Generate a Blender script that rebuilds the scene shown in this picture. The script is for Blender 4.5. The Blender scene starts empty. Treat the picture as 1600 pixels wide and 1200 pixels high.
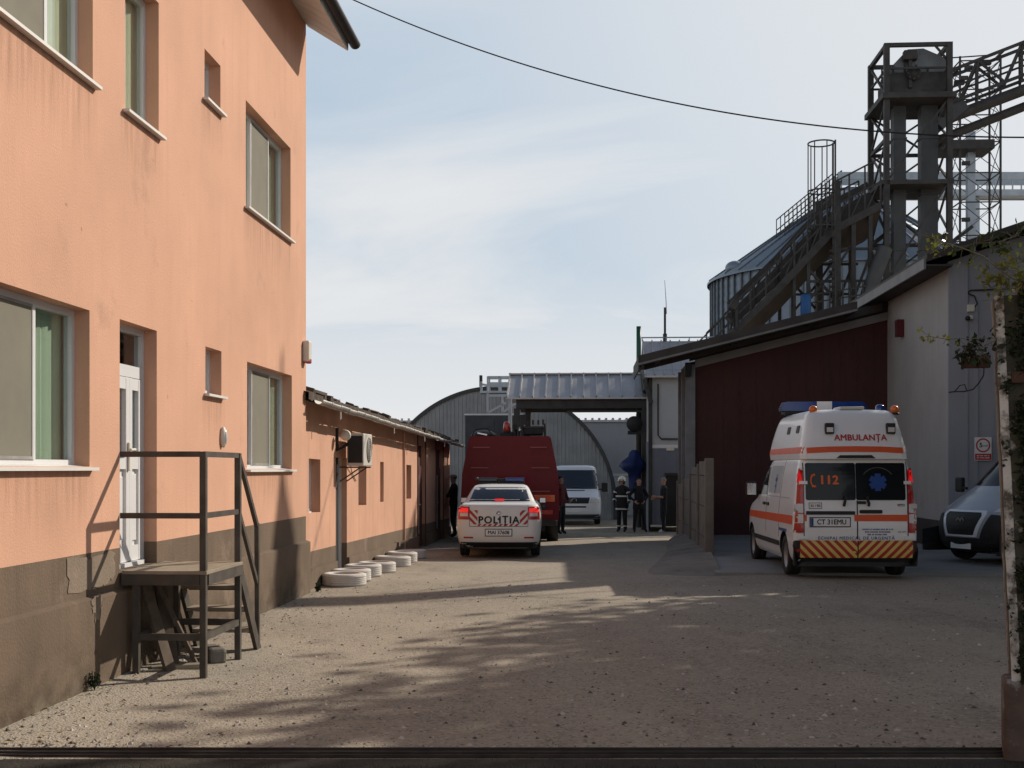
import bpy, bmesh, math, random
from mathutils import Vector, Matrix, noise
from mathutils.bvhtree import BVHTree
R = math.radians
rnd = random.Random(11)
scene = bpy.context.scene
COL = scene.collection
F, EYE, HY = 1900.0, 1.7, 732.0          # focal length in photo pixels, eye height, horizon row


def at(px, py, Y):
    return Vector(((px - 800) / F * Y, Y, EYE + (HY - py) / F * Y))


def gz(y):
    ks = [(-60, 0), (14, 0), (19, -.03), (25, -.145), (31, -.2), (35, -.27), (40, -.38), (55, -.62), (80, -.8), (3000, -.8)]
    for (a, za), (b, zb) in zip(ks, ks[1:]):
        if y <= b:
            return za + (zb - za) * max(0, (y - a)) / (b - a)
    return -.8


class Plane:
    """a vertical wall plane: origin (ox, oy), direction (dx, 1); u runs along it, z is up"""
    def __init__(s, ox, oy, dx):
        s.ox, s.oy, s.dx = ox, oy, dx
        s.k = math.hypot(dx, 1)
        s.rot = -math.atan(dx)

    def u(s, px):
        Y = (s.ox - s.dx * s.oy) / ((px - 800) / F - s.dx)
        return (Y - s.oy) * s.k

    def uz(s, px, py):
        Y = (s.ox - s.dx * s.oy) / ((px - 800) / F - s.dx)
        return (Y - s.oy) * s.k, EYE + (HY - py) / F * Y

    def world(s, x, u, z):
        c, sn = 1 / s.k, s.dx / s.k
        return Vector((s.ox + u * sn + x * c, s.oy + u * c - x * sn, z))


# ------------------------------------------------------------------ materials
MATS = {}


def mat(name, col, rough=.75, metal=0., var=.18, scale=2., streak=0., bump=0., bscale=40., dirt=None, damt=.5, dscale=.8,
        spec=.35, coat=0., emit=0., speck=0.):
    if name in MATS:
        return MATS[name]
    m = bpy.data.materials.new(name)
    m.use_nodes = True
    nt = m.node_tree
    N, L = nt.nodes, nt.links
    b = N['Principled BSDF']
    b.inputs['Roughness'].default_value = rough
    b.inputs['Metallic'].default_value = metal
    b.inputs['Specular IOR Level'].default_value = spec
    b.inputs['Coat Weight'].default_value = coat
    b.inputs['Coat Roughness'].default_value = .08
    tc = N.new('ShaderNodeTexCoord')

    def noise_(sc, det=5, vec=None, rg=.55):
        n = N.new('ShaderNodeTexNoise')
        n.inputs['Scale'].default_value = sc
        n.inputs['Detail'].default_value = det
        n.inputs['Roughness'].default_value = rg
        L.new(vec or tc.outputs['Object'], n.inputs['Vector'])
        return n

    def mix(fac, a, c):
        x = N.new('ShaderNodeMix')
        x.data_type = 'RGBA'
        for val, sock in ((fac, x.inputs[0]), (a, x.inputs[6]), (c, x.inputs[7])):
            if hasattr(val, 'is_output'):
                L.new(val, sock)
            elif isinstance(val, (int, float)):
                sock.default_value = val
            else:
                sock.default_value = (*val[:3], 1)
        return x.outputs[2]

    def ramp(src, a, c):
        r = N.new('ShaderNodeMapRange')
        r.inputs[1].default_value = a
        r.inputs[2].default_value = c
        r.clamp = True
        L.new(src, r.inputs[0])
        return r.outputs[0]
    lo = tuple(max(0, c * (1 - var)) for c in col)
    hi = tuple(min(1, c * (1 + var)) for c in col)
    n1 = noise_(scale)
    out = mix(ramp(n1.outputs[0], .3, .7), lo, hi)
    if streak:
        mp = N.new('ShaderNodeMapping')
        mp.inputs['Scale'].default_value = (3, 3, .22)
        L.new(tc.outputs['Object'], mp.inputs['Vector'])
        n2 = noise_(2.2, 6, mp.outputs[0], .65)
        out = mix(ramp(n2.outputs[0], .5, .8), out, tuple(c * (1 - streak) for c in col))
    if dirt:
        n3 = noise_(dscale, 9, None, .68)
        f = ramp(n3.outputs[0], .72 - .35 * damt, .84 - .32 * damt)
        out = mix(f, out, dirt)
    if speck:
        v = N.new('ShaderNodeTexVoronoi')
        v.inputs['Scale'].default_value = bscale
        L.new(tc.outputs['Object'], v.inputs['Vector'])
        h = N.new('ShaderNodeSeparateColor')
        L.new(v.outputs['Color'], h.inputs[0])
        out = mix(ramp(h.outputs[0], 1 - speck, 1.0), out, tuple(min(1, c * 1.7 + .03) for c in col))
        out = mix(ramp(h.outputs[1], 1 - speck, 1.0), out, tuple(c * .4 for c in col))
    L.new(out, b.inputs['Base Color'])
    if rough < .6 and not emit:
        nr = noise_(scale * 3, 4)
        mr = N.new('ShaderNodeMapRange')
        mr.inputs[3].default_value = max(.02, rough - .06)
        mr.inputs[4].default_value = rough + .12
        L.new(nr.outputs[0], mr.inputs[0])
        L.new(mr.outputs[0], b.inputs['Roughness'])
    if bump:
        nb = noise_(bscale, 6)
        bp = N.new('ShaderNodeBump')
        bp.inputs['Strength'].default_value = bump
        bp.inputs['Distance'].default_value = .02
        L.new(nb.outputs[0], bp.inputs['Height'])
        L.new(bp.outputs[0], b.inputs['Normal'])
    if emit:
        b.inputs['Emission Color'].default_value = (*col, 1)
        b.inputs['Emission Strength'].default_value = emit
    MATS[name] = m
    return m


def glass_mat(name, tint, refl=.25, rough=.02):
    m = bpy.data.materials.new(name)
    m.use_nodes = True
    N, L = m.node_tree.nodes, m.node_tree.links
    N.remove(N['Principled BSDF'])
    tr = N.new('ShaderNodeBsdfTransparent')
    tr.inputs[0].default_value = (*tint, 1)
    gl = N.new('ShaderNodeBsdfGlossy')
    gl.inputs['Roughness'].default_value = rough
    lw = N.new('ShaderNodeLayerWeight')
    fr = N.new('ShaderNodeMath')
    fr.operation = 'POWER'
    fr.inputs[1].default_value = 4.0
    L.new(lw.outputs['Facing'], fr.inputs[0])
    ad = N.new('ShaderNodeMath')
    ad.operation = 'ADD'
    ad.inputs[1].default_value = refl
    ad.use_clamp = True
    mx = N.new('ShaderNodeMixShader')
    L.new(fr.outputs[0], ad.inputs[0])
    L.new(ad.outputs[0], mx.inputs[0])
    L.new(tr.outputs[0], mx.inputs[1])
    L.new(gl.outputs[0], mx.inputs[2])
    L.new(mx.outputs[0], N['Material Output'].inputs[0])
    MATS[name] = m
    return m


def ground_mat():
    m = bpy.data.materials.new('gravel_yard')
    m.use_nodes = True
    nt = m.node_tree
    N, L = nt.nodes, nt.links
    b = N['Principled BSDF']
    b.inputs['Roughness'].default_value = .95
    b.inputs['Specular IOR Level'].default_value = .15
    tc = N.new('ShaderNodeTexCoord')

    def nz(sc, det, rg=.6, stretch=None):
        n = N.new('ShaderNodeTexNoise')
        n.inputs['Scale'].default_value = sc
        n.inputs['Detail'].default_value = det
        n.inputs['Roughness'].default_value = rg
        v = tc.outputs['Object']
        if stretch:
            mp = N.new('ShaderNodeMapping')
            mp.inputs['Scale'].default_value = stretch
            L.new(v, mp.inputs[0])
            v = mp.outputs[0]
        L.new(v, n.inputs['Vector'])
        return n.outputs[0]

    def rg(src, a, c):
        r = N.new('ShaderNodeMapRange')
        r.inputs[1].default_value, r.inputs[2].default_value = a, c
        L.new(src, r.inputs[0])
        return r.outputs[0]

    def mix(f, a, c):
        x = N.new('ShaderNodeMix')
        x.data_type = 'RGBA'
        for val, sock in ((f, x.inputs[0]), (a, x.inputs[6]), (c, x.inputs[7])):
            if hasattr(val, 'is_output'):
                L.new(val, sock)
            else:
                sock.default_value = (*val, 1) if not isinstance(val, float) else val
        return x.outputs[2]
    c = mix(rg(nz(.35, 5), .35, .65), (.238, .207, .166), (.345, .302, .240))
    c = mix(rg(nz(1.1, 8, .7, (1, .35, 1)), .52, .72), c, (.158, .138, .112))
    c = mix(rg(nz(.16, 4, .6, (1, .25, 1)), .5, .68), c, (.385, .34, .275))
    c = mix(rg(nz(14, 6, .7), .42, .8), c, (.37, .32, .255))
    vor = N.new('ShaderNodeTexVoronoi')
    vor.inputs['Scale'].default_value = 55
    L.new(tc.outputs['Object'], vor.inputs['Vector'])
    sp = N.new('ShaderNodeSeparateColor')
    L.new(vor.outputs['Color'], sp.inputs[0])
    c = mix(rg(sp.outputs[0], .80, 1.05), c, (.42, .37, .30))
    c = mix(rg(sp.outputs[1], .86, 1.06), c, (.075, .065, .055))
    L.new(c, b.inputs['Base Color'])
    h1 = nz(30, 8, .75)
    h2 = nz(5, 4)
    ad = N.new('ShaderNodeMath')
    ad.operation = 'MULTIPLY_ADD'
    ad.inputs[1].default_value = .8
    L.new(h2, ad.inputs[0])
    L.new(h1, ad.inputs[2])
    sub = N.new('ShaderNodeMath')
    sub.operation = 'SUBTRACT'
    L.new(ad.outputs[0], sub.inputs[0])
    L.new(vor.outputs['Distance'], sub.inputs[1])
    bp = N.new('ShaderNodeBump')
    bp.inputs['Strength'].default_value = .40
    bp.inputs['Distance'].default_value = .02
    L.new(sub.outputs[0], bp.inputs['Height'])
    L.new(bp.outputs[0], b.inputs['Normal'])
    return m


M_GROUND = ground_mat()
PINK = (.595, .335, .225)
M_STUCCO = mat('salmon_stucco', PINK, .9, var=.10, scale=.7, streak=.08, bump=.25, bscale=60, dirt=(.46, .26, .18), damt=.34, dscale=1.1)
M_STUCCO2 = mat('salmon_stucco_old', (.57, .32, .215), .9, var=.09, scale=1.4, streak=.22, bump=.3, bscale=50, dirt=(.42, .25, .18), damt=.3, dscale=1.1)
M_PLINTH = mat('brown_plinth', (.140, .098, .066), .9, var=.2, scale=1.2, streak=.25, bump=.35, bscale=45, dirt=(.25, .19, .14), damt=.35, dscale=.9)
M_PLASTER = mat('grey_plaster', (.205, .158, .118), .95, var=.15, scale=4, bump=.4, bscale=40)
M_FRAME = mat('window_plastic', (.66, .66, .66), .35, var=.04, dirt=(.5, .49, .46), damt=.15, dscale=3)
M_SILL = mat('sill_white', (.66, .64, .61), .5, var=.06, dirt=(.45, .42, .38), damt=.25, dscale=4)
M_SOFFIT = mat('soffit_board', (.72, .70, .67), .6, var=.06, scale=3)
M_GUTTER = mat('dark_gutter', (.028, .024, .022), .4, var=.3)
M_ROOF = mat('roof_sheet', (.16, .07, .05), .7, var=.2)
M_CURT_G = mat('curtain_green', (.58, .66, .52), .95, var=.08, scale=3, streak=.1)
M_CURT_K = mat('insect_screen', (.185, .172, .135), .9, var=.06, scale=5)
M_CURT_W = mat('curtain_cream', (.85, .82, .62), .95, var=.05, scale=2)
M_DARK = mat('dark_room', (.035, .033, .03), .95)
M_GLASS = glass_mat('window_glass', (.86, .90, .88), .05)
M_STEEL = mat('painted_steel_dark', (.075, .064, .054), .6, metal=.2, var=.3, scale=6, dirt=(.10, .065, .045), damt=.35, dscale=5)
M_DECK = mat('deck_board', (.26, .215, .16), .85, var=.2, scale=5, bump=.3, bscale=30)
M_CONC = mat('concrete', (.26, .25, .235), .9, var=.16, scale=1.5, streak=.15, bump=.35, bscale=30, dirt=(.15, .14, .12), damt=.4)
M_CONC_FENCE = mat('concrete_fence', (.165, .15, .128), .9, var=.2, scale=2.5, streak=.25, bump=.4, bscale=35, dirt=(.10, .09, .075), damt=.4, dscale=1.6)
M_PAD = mat('pad_concrete', (.215, .21, .20), .9, var=.14, scale=.8, bump=.3, bscale=25, dirt=(.11, .105, .10), damt=.45, dscale=.6)
M_TILE = mat('roof_tile_old', (.075, .055, .042), .9, var=.4, scale=5, bump=.6, bscale=20, dirt=(.10, .095, .06), damt=.4, dscale=4)
M_ZINC = mat('zinc_gutter', (.34, .33, .31), .5, metal=.5, var=.25, scale=6, dirt=(.14, .11, .09), damt=.35, dscale=5)
M_MAROON = mat('maroon_post', (.075, .018, .016), .6, var=.3, scale=4)
M_TYREW = mat('white_washed_rubber', (.52, .49, .455), .85, var=.1, scale=6, bump=.3, bscale=40, dirt=(.33, .29, .25), damt=.3, dscale=5)
M_HANGAR = mat('galvanised_old', (.30, .31, .315), .5, metal=.35, var=.18, scale=1.2, streak=.3, dirt=(.16, .15, .14), damt=.3, dscale=.5)
M_HANGTRIM = mat('hangar_trim', (.05, .05, .052), .6, var=.2)
M_HANGDOOR = mat('hangar_door', (.045, .05, .055), .6, var=.25)
M_GREYWALL = mat('grey_panel', (.42, .425, .43), .7, var=.07, scale=.5, streak=.1)
M_GREYLIGHT = mat('grey_cap', (.62, .62, .62), .5, var=.1)
M_METALROOF = mat('silver_roof', (.44, .43, .42), .38, metal=.6, var=.1, scale=1.5, streak=.1)
M_DSTEEL = mat('dark_structure', (.055, .051, .048), .7, metal=.2, var=.3, scale=2.5, dirt=(.10, .07, .05), damt=.3, dscale=1.5)
M_HEAD = mat('elevator_head', (.15, .16, .165), .55, metal=.4, var=.2, scale=1.5, streak=.25)
M_CASING = mat('elevator_casing', (.075, .078, .08), .6, metal=.3, var=.2, scale=1.2, streak=.2)
M_BROWNPLATE = mat('conveyor_belly', (.062, .048, .037), .75, var=.25, scale=1.2, streak=.2)
M_GALV = mat('bright_galvanised', (.38, .42, .46), .45, metal=.5, var=.12, scale=2)
M_SILO = mat('silo_sheet', (.20, .245, .295), .42, metal=.35, var=.12, scale=.6, streak=.18)
M_SILOSEAM = mat('silo_seam', (.13, .15, .17), .5, metal=.4)
M_SHEDRED = mat('maroon_cladding', (.060, .021, .019), .75, var=.14, scale=.7, streak=.2, bump=.2, bscale=30)
M_GREYPLASTER = mat('grey_render', (.36, .345, .33), .92, var=.08, scale=.8, streak=.14, bump=.25, bscale=40, dirt=(.25, .24, .23), damt=.3, dscale=.8)
M_BLUEPLASTER = mat('bluegrey_render', (.30, .315, .345), .92, var=.08, scale=.8, streak=.14, bump=.25, bscale=40, dirt=(.22, .23, .25), damt=.3, dscale=.9)
M_DKPLINTH = mat('dark_plinth', (.06, .05, .047), .9, var=.2)
M_FASCIA = mat('fascia_dark', (.055, .047, .042), .7, var=.25)
M_FASCIAL = mat('fascia_grey', (.19, .185, .18), .6, var=.15)
M_POSTGREY = mat('timber_grey', (.19, .19, .195), .85, var=.2, scale=3, streak=.25)
M_BLUEBOARD = mat('blue_grey_board', (.15, .165, .20), .8, var=.12, scale=1.5, streak=.2)
M_PALEPANEL = mat('pale_panel', (.40, .42, .43), .7, var=.06, scale=1)
M_GREENPIPE = mat('green_pipe', (.012, .075, .045), .45, var=.15, scale=3)
M_BLUETARP = mat('blue_tarp', (.010, .022, .10), .5, var=.3, scale=4, bump=.4, bscale=10)
M_BLACK = mat('black_plastic', (.02, .02, .021), .55, var=.2, scale=5)
M_RUBBER = mat('tyre_rubber', (.022, .021, .02), .85, var=.25, scale=8, dirt=(.09, .08, .065), damt=.3, dscale=5)
M_RIM = mat('wheel_rim', (.30, .30, .31), .4, metal=.6, var=.15)
M_WHITE = mat('white_paint', (.77, .77, .76), .3, var=.03, scale=1, coat=.5, dirt=(.58, .56, .52), damt=.2, dscale=1.4)
M_WHITE2 = mat('white_paint_dusty', (.68, .67, .64), .35, var=.05, scale=1, coat=.35, dirt=(.50, .47, .42), damt=.32, dscale=1.6)
M_VANBLUE = mat('white_van_paint', (.72, .74, .77), .3, var=.04, coat=.4, dirt=(.5, .51, .52), damt=.2)
M_VANSILVER = mat('silver_grey_paint', (.33, .355, .39), .3, metal=.15, var=.05, coat=.5)
M_CARGLASS = mat('car_glass', (.012, .014, .016), .06, var=.1, spec=.28)
M_CARGLASS2 = mat('car_glass_bluish', (.02, .028, .042), .1, var=.1, spec=.5)
M_ORANGE = mat('orange_stripe', (.66, .10, .025), .4, var=.05)
M_REDLET = mat('red_lettering', (.46, .025, .02), .5, var=.03)
M_ORLET = mat('orange_lettering', (.80, .16, .03), .5, var=.03)
M_CHEVY = mat('chevron_yellow', (.70, .52, .14), .45, var=.05)
M_CHEVR = mat('chevron_red', (.40, .035, .02), .45, var=.05)
M_BLUE = mat('star_blue', (.015, .06, .26), .45, var=.04)
M_LAMPRED = mat('lamp_red', (.40, .012, .012), .18, var=.06, coat=.6)
M_LAMPLIT = mat('lamp_red_lit', (1.0, .035, .03), .3, emit=.42, var=0)
M_LAMPLIT2 = mat('lamp_red_dim', (.75, .02, .02), .3, emit=.28, var=0)
M_LAMPWHITE = mat('lamp_clear', (.62, .60, .58), .15, var=.1, coat=.6)
M_LAMPORANGE = mat('lamp_amber', (.72, .16, .02), .2, var=.06, coat=.5)
M_BEACONBLUE = mat('beacon_blue', (.010, .045, .22), .15, var=.1, coat=.7)
M_PLATE = mat('plate_white', (.74, .74, .73), .5, var=.03)
M_TEXTBLK = mat('lettering_black', (.012, .012, .013), .55, var=.02)
M_TEXTBLUE = mat('lettering_blue', (.05, .09, .22), .55, var=.02)
M_CHROME = mat('chrome', (.62, .62, .63), .15, metal=.9, var=.05)
M_ENGINE = mat('fire_engine_red', (.165, .007, .012), .42, var=.06, scale=1.2, coat=.1, spec=.2, dirt=(.12, .02, .02), damt=.2)
M_ENGLINE = mat('engine_trim', (.36, .10, .09), .4, var=.05)
M_WOODOLD = mat('old_wood', (.10, .075, .055), .9, var=.35, scale=6, streak=.3)
M_TROUGH = mat('rail_rusty', (.036, .029, .024), .8, var=.35, scale=8, dirt=(.065, .043, .03), damt=.4, dscale=6)
M_PILLAR = mat('pillar_whitewash', (.60, .58, .53), .92, var=.12, scale=4, bump=.5, bscale=30, dirt=(.115, .10, .08), damt=.78, dscale=9)
M_PILLARMOSS = mat('pillar_moss', (.070, .068, .050), .95, var=.3, scale=7, bump=.6, bscale=25, dirt=(.60, .59, .55), damt=.50, dscale=6)
M_CREAMLIT = mat('cream_sunlit_edge', (.40, .37, .31), .9, var=.15, scale=9, bump=.4, bscale=40, dirt=(.16, .12, .09), damt=.45, dscale=12)
M_PILLARBROWN = mat('pillar_render', (.068, .066, .060), .95, var=.25, scale=6, bump=.5, bscale=30, dirt=(.36, .34, .32), damt=.35, dscale=4)
M_PILLARBASE = mat('pillar_base', (.115, .084, .068), .95, var=.25, scale=6, bump=.5, bscale=25, dirt=(.42, .43, .44), damt=.5, dscale=4)
M_RUST = mat('rusty_plate', (.075, .038, .025), .85, var=.25, scale=9, bump=.3)
M_BRICK = mat('brick_cap', (.12, .065, .045), .9, var=.25, scale=8, bump=.4)
M_BARK = mat('bark', (.13, .10, .075), .95, var=.3, scale=9, bump=.5, bscale=30)
M_TWIG = mat('twig', (.17, .15, .12), .9, var=.3, scale=20)
M_WIRE = mat('cable_black', (.015, .015, .015), .6)
M_SIREN = mat('siren_red', (.09, .010, .014), .4, var=.1)
M_PVC = mat('pvc_cream', (.62, .58, .50), .5, var=.06)
M_SKIN = mat('skin', (.42, .24, .17), .6, var=.08, scale=8)
M_HAIR = mat('hair_dark', (.02, .015, .012), .7)
M_NAVY = mat('dark_uniform', (.016, .017, .022), .85, var=.25, scale=12, bump=.3, bscale=25)
M_TURNOUT = mat('turnout_black', (.020, .019, .020), .85, var=.25, scale=12, bump=.3, bscale=25)
M_REFLECT = mat('reflective_tape', (.62, .63, .60), .4, var=.08)
M_HELMET = mat('helmet_pale', (.78, .75, .60), .3, var=.05, coat=.4)
M_CAPGREY = mat('cap_grey', (.30, .29, .27), .8, var=.1)
M_SHOEWHITE = mat('shoe_white', (.72, .72, .70), .6, var=.05)
M_SHOEBLK = mat('shoe_black', (.012, .012, .012), .5)
M_REDCLOTH = mat('dark_red_jacket', (.085, .018, .02), .85, var=.25, scale=10)
M_AC = mat('ac_casing', (.52, .49, .44), .5, var=.08, dirt=(.3, .27, .23), damt=.3, dscale=4)


def leaf_mat(name, col, trans=.35):
    m = bpy.data.materials.new(name)
    m.use_nodes = True
    N, L = m.node_tree.nodes, m.node_tree.links
    b = N['Principled BSDF']
    b.inputs['Roughness'].default_value = .55
    b.inputs['Specular IOR Level'].default_value = .3
    g = N.new('ShaderNodeNewGeometry')
    hs = N.new('ShaderNodeHueSaturation')
    hs.inputs['Color'].default_value = (*col, 1)
    r1 = N.new('ShaderNodeMapRange')
    r1.inputs[3].default_value, r1.inputs[4].default_value = .5, 1.6
    L.new(g.outputs['Random Per Island'], r1.inputs[0])
    L.new(r1.outputs[0], hs.inputs['Value'])
    r2 = N.new('ShaderNodeMapRange')
    r2.inputs[3].default_value, r2.inputs[4].default_value = .465, .525
    L.new(g.outputs['Random Per Island'], r2.inputs[0])
    L.new(r2.outputs[0], hs.inputs['Hue'])
    L.new(hs.outputs[0], b.inputs['Base Color'])
    t = N.new('ShaderNodeBsdfTranslucent')
    L.new(hs.outputs[0], t.inputs[0])
    mx = N.new('ShaderNodeMixShader')
    mx.inputs[0].default_value = trans
    L.new(b.outputs[0], mx.inputs[1])
    L.new(t.outputs[0], mx.inputs[2])
    L.new(mx.outputs[0], N['Material Output'].inputs[0])
    return m


M_LEAF = leaf_mat('leaf_green', (.060, .090, .022))
M_LEAFY = leaf_mat('leaf_yellow_green', (.20, .21, .035), .5)
M_IVY = leaf_mat('ivy_dark', (.020, .030, .012), .2)
M_GRASS = leaf_mat('grass_shaded', (.040, .046, .020), .2)  # green darkened to stand for the shadow over the strip


# ------------------------------------------------------------------ mesh builder
class MB:
    def __init__(s):
        s.v, s.f, s.mi, s.mats, s.sm = [], [], [], [], []

    def slot(s, m):
        if m not in s.mats:
            s.mats.append(m)
        return s.mats.index(m)

    def add(s, vs, fs, m, smooth=False):
        o = len(s.v)
        k = s.slot(m)
        s.v += [tuple(v) for v in vs]
        for f in fs:
            s.f.append([i + o for i in f])
            s.mi.append(k)
            s.sm.append(smooth)
        return s

    def box(s, c, size, m, rot=None, bev=0.):
        c = Vector(c)
        hx, hy, hz = (a / 2 for a in size)
        if bev:
            bm = bmesh.new()
            bmesh.ops.create_cube(bm, size=1)
            for v in bm.verts:
                v.co = Vector((v.co.x * size[0], v.co.y * size[1], v.co.z * size[2]))
            bmesh.ops.bevel(bm, geom=list(bm.edges), offset=min(bev, .49 * min(size)), segments=2, profile=.5, affect='EDGES')
            bm.verts.index_update()
            vs = [v.co.copy() for v in bm.verts]
            fs = [[v.index for v in f.verts] for f in bm.faces]
            bm.free()
        else:
            vs = [Vector((x, y, z)) for x in (-hx, hx) for y in (-hy, hy) for z in (-hz, hz)]
            fs = [(0, 1, 3, 2), (4, 6, 7, 5), (0, 4, 5, 1), (2, 3, 7, 6), (0, 2, 6, 4), (1, 5, 7, 3)]
        if rot is not None:
            vs = [rot @ v for v in vs]
        return s.add([v + c for v in vs], fs, m)

    def span(s, a, b, m, bev=0.):
        return s.box([(p + q) / 2 for p, q in zip(a, b)], [abs(q - p) for p, q in zip(a, b)], m, None, bev)

    def bar(s, p, q, w, h=None, m=None):
        p, q = Vector(p), Vector(q)
        h = h or w
        d = (q - p)
        ln = d.length
        if ln < 1e-6:
            return s
        d.normalize()
        up = Vector((0, 0, 1)) if abs(d.z) < .95 else Vector((0, 1, 0))
        x = d.cross(up).normalized()
        z = x.cross(d)
        rot = Matrix((x, d, z)).transposed()
        return s.box((p + q) / 2, (w, ln, h), m, rot)

    def tube(s, pts, r, m, n=8, closed=False):
        pts = [Vector(p) for p in pts]
        rs = r if isinstance(r, (list, tuple)) else [r] * len(pts)
        vs, fs = [], []
        prev = None
        N = len(pts)
        for i, p in enumerate(pts):
            a = pts[i - 1] if i or closed else pts[i]
            b = pts[(i + 1) % N] if i < N - 1 or closed else pts[i]
            d = (b - a).normalized()
            if prev is None:
                x = d.cross(Vector((0, 0, 1)) if abs(d.z) < .9 else Vector((1, 0, 0))).normalized()
            else:
                x = (prev - d * prev.dot(d)).normalized()
            prev = x
            y = d.cross(x)
            for k in range(n):
                t = 2 * math.pi * k / n
                vs.append(p + (x * math.cos(t) + y * math.sin(t)) * rs[i])
        for i in range(N if closed else N - 1):
            for k in range(n):
                a, b = i * n + k, i * n + (k + 1) % n
                c, d_ = ((i + 1) % N) * n + (k + 1) % n, ((i + 1) % N) * n + k
                fs.append((a, b, c, d_))
        s.add(vs, fs, m, True)
        if not closed:
            s.add(vs[:n], [tuple(range(n))[::-1]], m)
            s.add(vs[-n:], [tuple(range(n))], m)
        return s

    def prism(s, poly, a, b, m, axis='y', smooth=False):
        """poly of (h, v) pairs; axis y: (x, z), axis x: (y, z), axis z: (x, y)"""
        def p(h, v, t):
            return {'y': (h, t, v), 'x': (t, h, v), 'z': (h, v, t)}[axis]
        n = len(poly)
        vs = [p(h, v, a) for h, v in poly] + [p(h, v, b) for h, v in poly]
        s.add(vs, [(i, (i + 1) % n, n + (i + 1) % n, n + i) for i in range(n)], m, smooth)
        s.add(vs[:n], [tuple(range(n))], m)
        s.add(vs[n:], [tuple(range(n))[::-1]], m)
        return s

    def lathe(s, prof, c, m, axis='z', n=24):
        c = Vector(c)
        vs, fs = [], []
        for r, h in prof:
            for k in range(n):
                t = 2 * math.pi * k / n
                a, b = r * math.cos(t), r * math.sin(t)
                vs.append(c + Vector({'z': (a, b, h), 'x': (h, a, b), 'y': (a, h, b)}[axis]))
        for i in range(len(prof) - 1):
            for k in range(n):
                fs.append((i * n + k, i * n + (k + 1) % n, (i + 1) * n + (k + 1) % n, (i + 1) * n + k))
        return s.add(vs, fs, m, True)

    def ball(s, c, r, m, sq=(1, 1, 1), n=10):
        prof = [(max(1e-4, math.sin(math.pi * i / n)) * r, -math.cos(math.pi * i / n) * r) for i in range(n + 1)]
        o = len(s.v)
        s.lathe(prof, (0, 0, 0), m, 'z', n + 4)
        c = Vector(c)
        for i in range(o, len(s.v)):
            v = s.v[i]
            s.v[i] = (v[0] * sq[0] + c.x, v[1] * sq[1] + c.y, v[2] * sq[2] + c.z)
        return s

    def build(s, name, parent=None, angle=35, recalc=True):
        me = bpy.data.meshes.new(name)
        me.from_pydata(s.v, [], s.f)
        for m in s.mats:
            me.materials.append(m)
        me.polygons.foreach_set('material_index', s.mi)
        if recalc:
            bm = bmesh.new()
            bm.from_mesh(me)
            bmesh.ops.recalc_face_normals(bm, faces=bm.faces)
            bm.to_mesh(me)
            bm.free()
        if any(s.sm):
            me.polygons.foreach_set('use_smooth', s.sm)
        me.update()
        o = bpy.data.objects.new(name, me)
        COL.objects.link(o)
        o.parent = parent
        return o


def tag(o, label=None, cat=None, group=None, kind=None):
    for k, v in (('label', label), ('category', cat), ('group', group), ('kind', kind)):
        if v:
            o[k] = v
    return o


def thing(name, label, cat, loc=(0, 0, 0), rz=0., group=None):
    o = bpy.data.objects.new(name, None)
    COL.objects.link(o)
    o.empty_display_size = .3
    o.location = loc
    o.rotation_euler = (0, 0, rz)
    return tag(o, label, cat, group)


def copy_tree(o, parent=None):
    c = o.copy()
    COL.objects.link(c)
    c.parent = parent
    for ch in list(o.children):
        copy_tree(ch, c)
    return c


def bake(o):
    bpy.context.view_layer.update()
    dg = bpy.context.evaluated_depsgraph_get()
    me = bpy.data.meshes.new_from_object(o.evaluated_get(dg))
    o.modifiers.clear()
    o.data = me
    return o


def leaves(mb, pts, size, m, flat=.0, fold=True):
    for p in pts:
        p = Vector(p)
        d = Vector((rnd.gauss(0, 1), rnd.gauss(0, 1), rnd.gauss(0, 1) * (1 - flat))).normalized()
        e = d.orthogonal().normalized()
        e.rotate(Matrix.Rotation(rnd.uniform(0, 6.28), 3, d))
        w = e.cross(d)
        s = size * rnd.uniform(.6, 1.3)
        t = w * (s * .12)
        mb.add([p, p + d * s * .35 + e * s * .32 + t, p + d * s, p + d * s * .35 - e * s * .32 + t],
               [(0, 1, 2), (0, 2, 3)], m)


def wall_holes(mb, u0, u1, v0, v1, holes, depth, m, mrev=None, top=None):
    """wall in the local x = 0 plane facing +x, with reveals going in to -depth"""
    us = sorted({u0, u1, *[min(max(h[k], u0), u1) for h in holes for k in (0, 1)]})
    vs = sorted({v0, v1, *[min(max(h[k], v0), v1) for h in holes for k in (2, 3)]})
    for a, b in zip(us, us[1:]):
        for c, d in zip(vs, vs[1:]):
            mu, mv = (a + b) / 2, (c + d) / 2
            if any(h[0] < mu < h[1] and h[2] < mv < h[3] for h in holes):
                continue
            mb.add([(0, a, c), (0, b, c), (0, b, d), (0, a, d)], [(0, 1, 2, 3)], m)
    for h in holes:
        a, b = max(h[0], u0), min(h[1], u1)
        c, d = max(h[2], v0), min(h[3], v1)
        if b <= a or d <= c:
            continue
        k = -depth
        q = mrev or m
        if h[0] >= u0:
            mb.add([(0, a, c), (0, a, d), (k, a, d), (k, a, c)], [(0, 1, 2, 3)], q)
        if h[1] <= u1:
            mb.add([(0, b, c), (k, b, c), (k, b, d), (0, b, d)], [(0, 1, 2, 3)], q)
        if h[3] <= v1:
            mb.add([(0, a, d), (0, b, d), (k, b, d), (k, a, d)], [(0, 1, 2, 3)], q)
        if h[2] >= v0:
            mb.add([(0, a, c), (k, a, c), (k, b, c), (0, b, c)], [(0, 1, 2, 3)], q)


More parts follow.
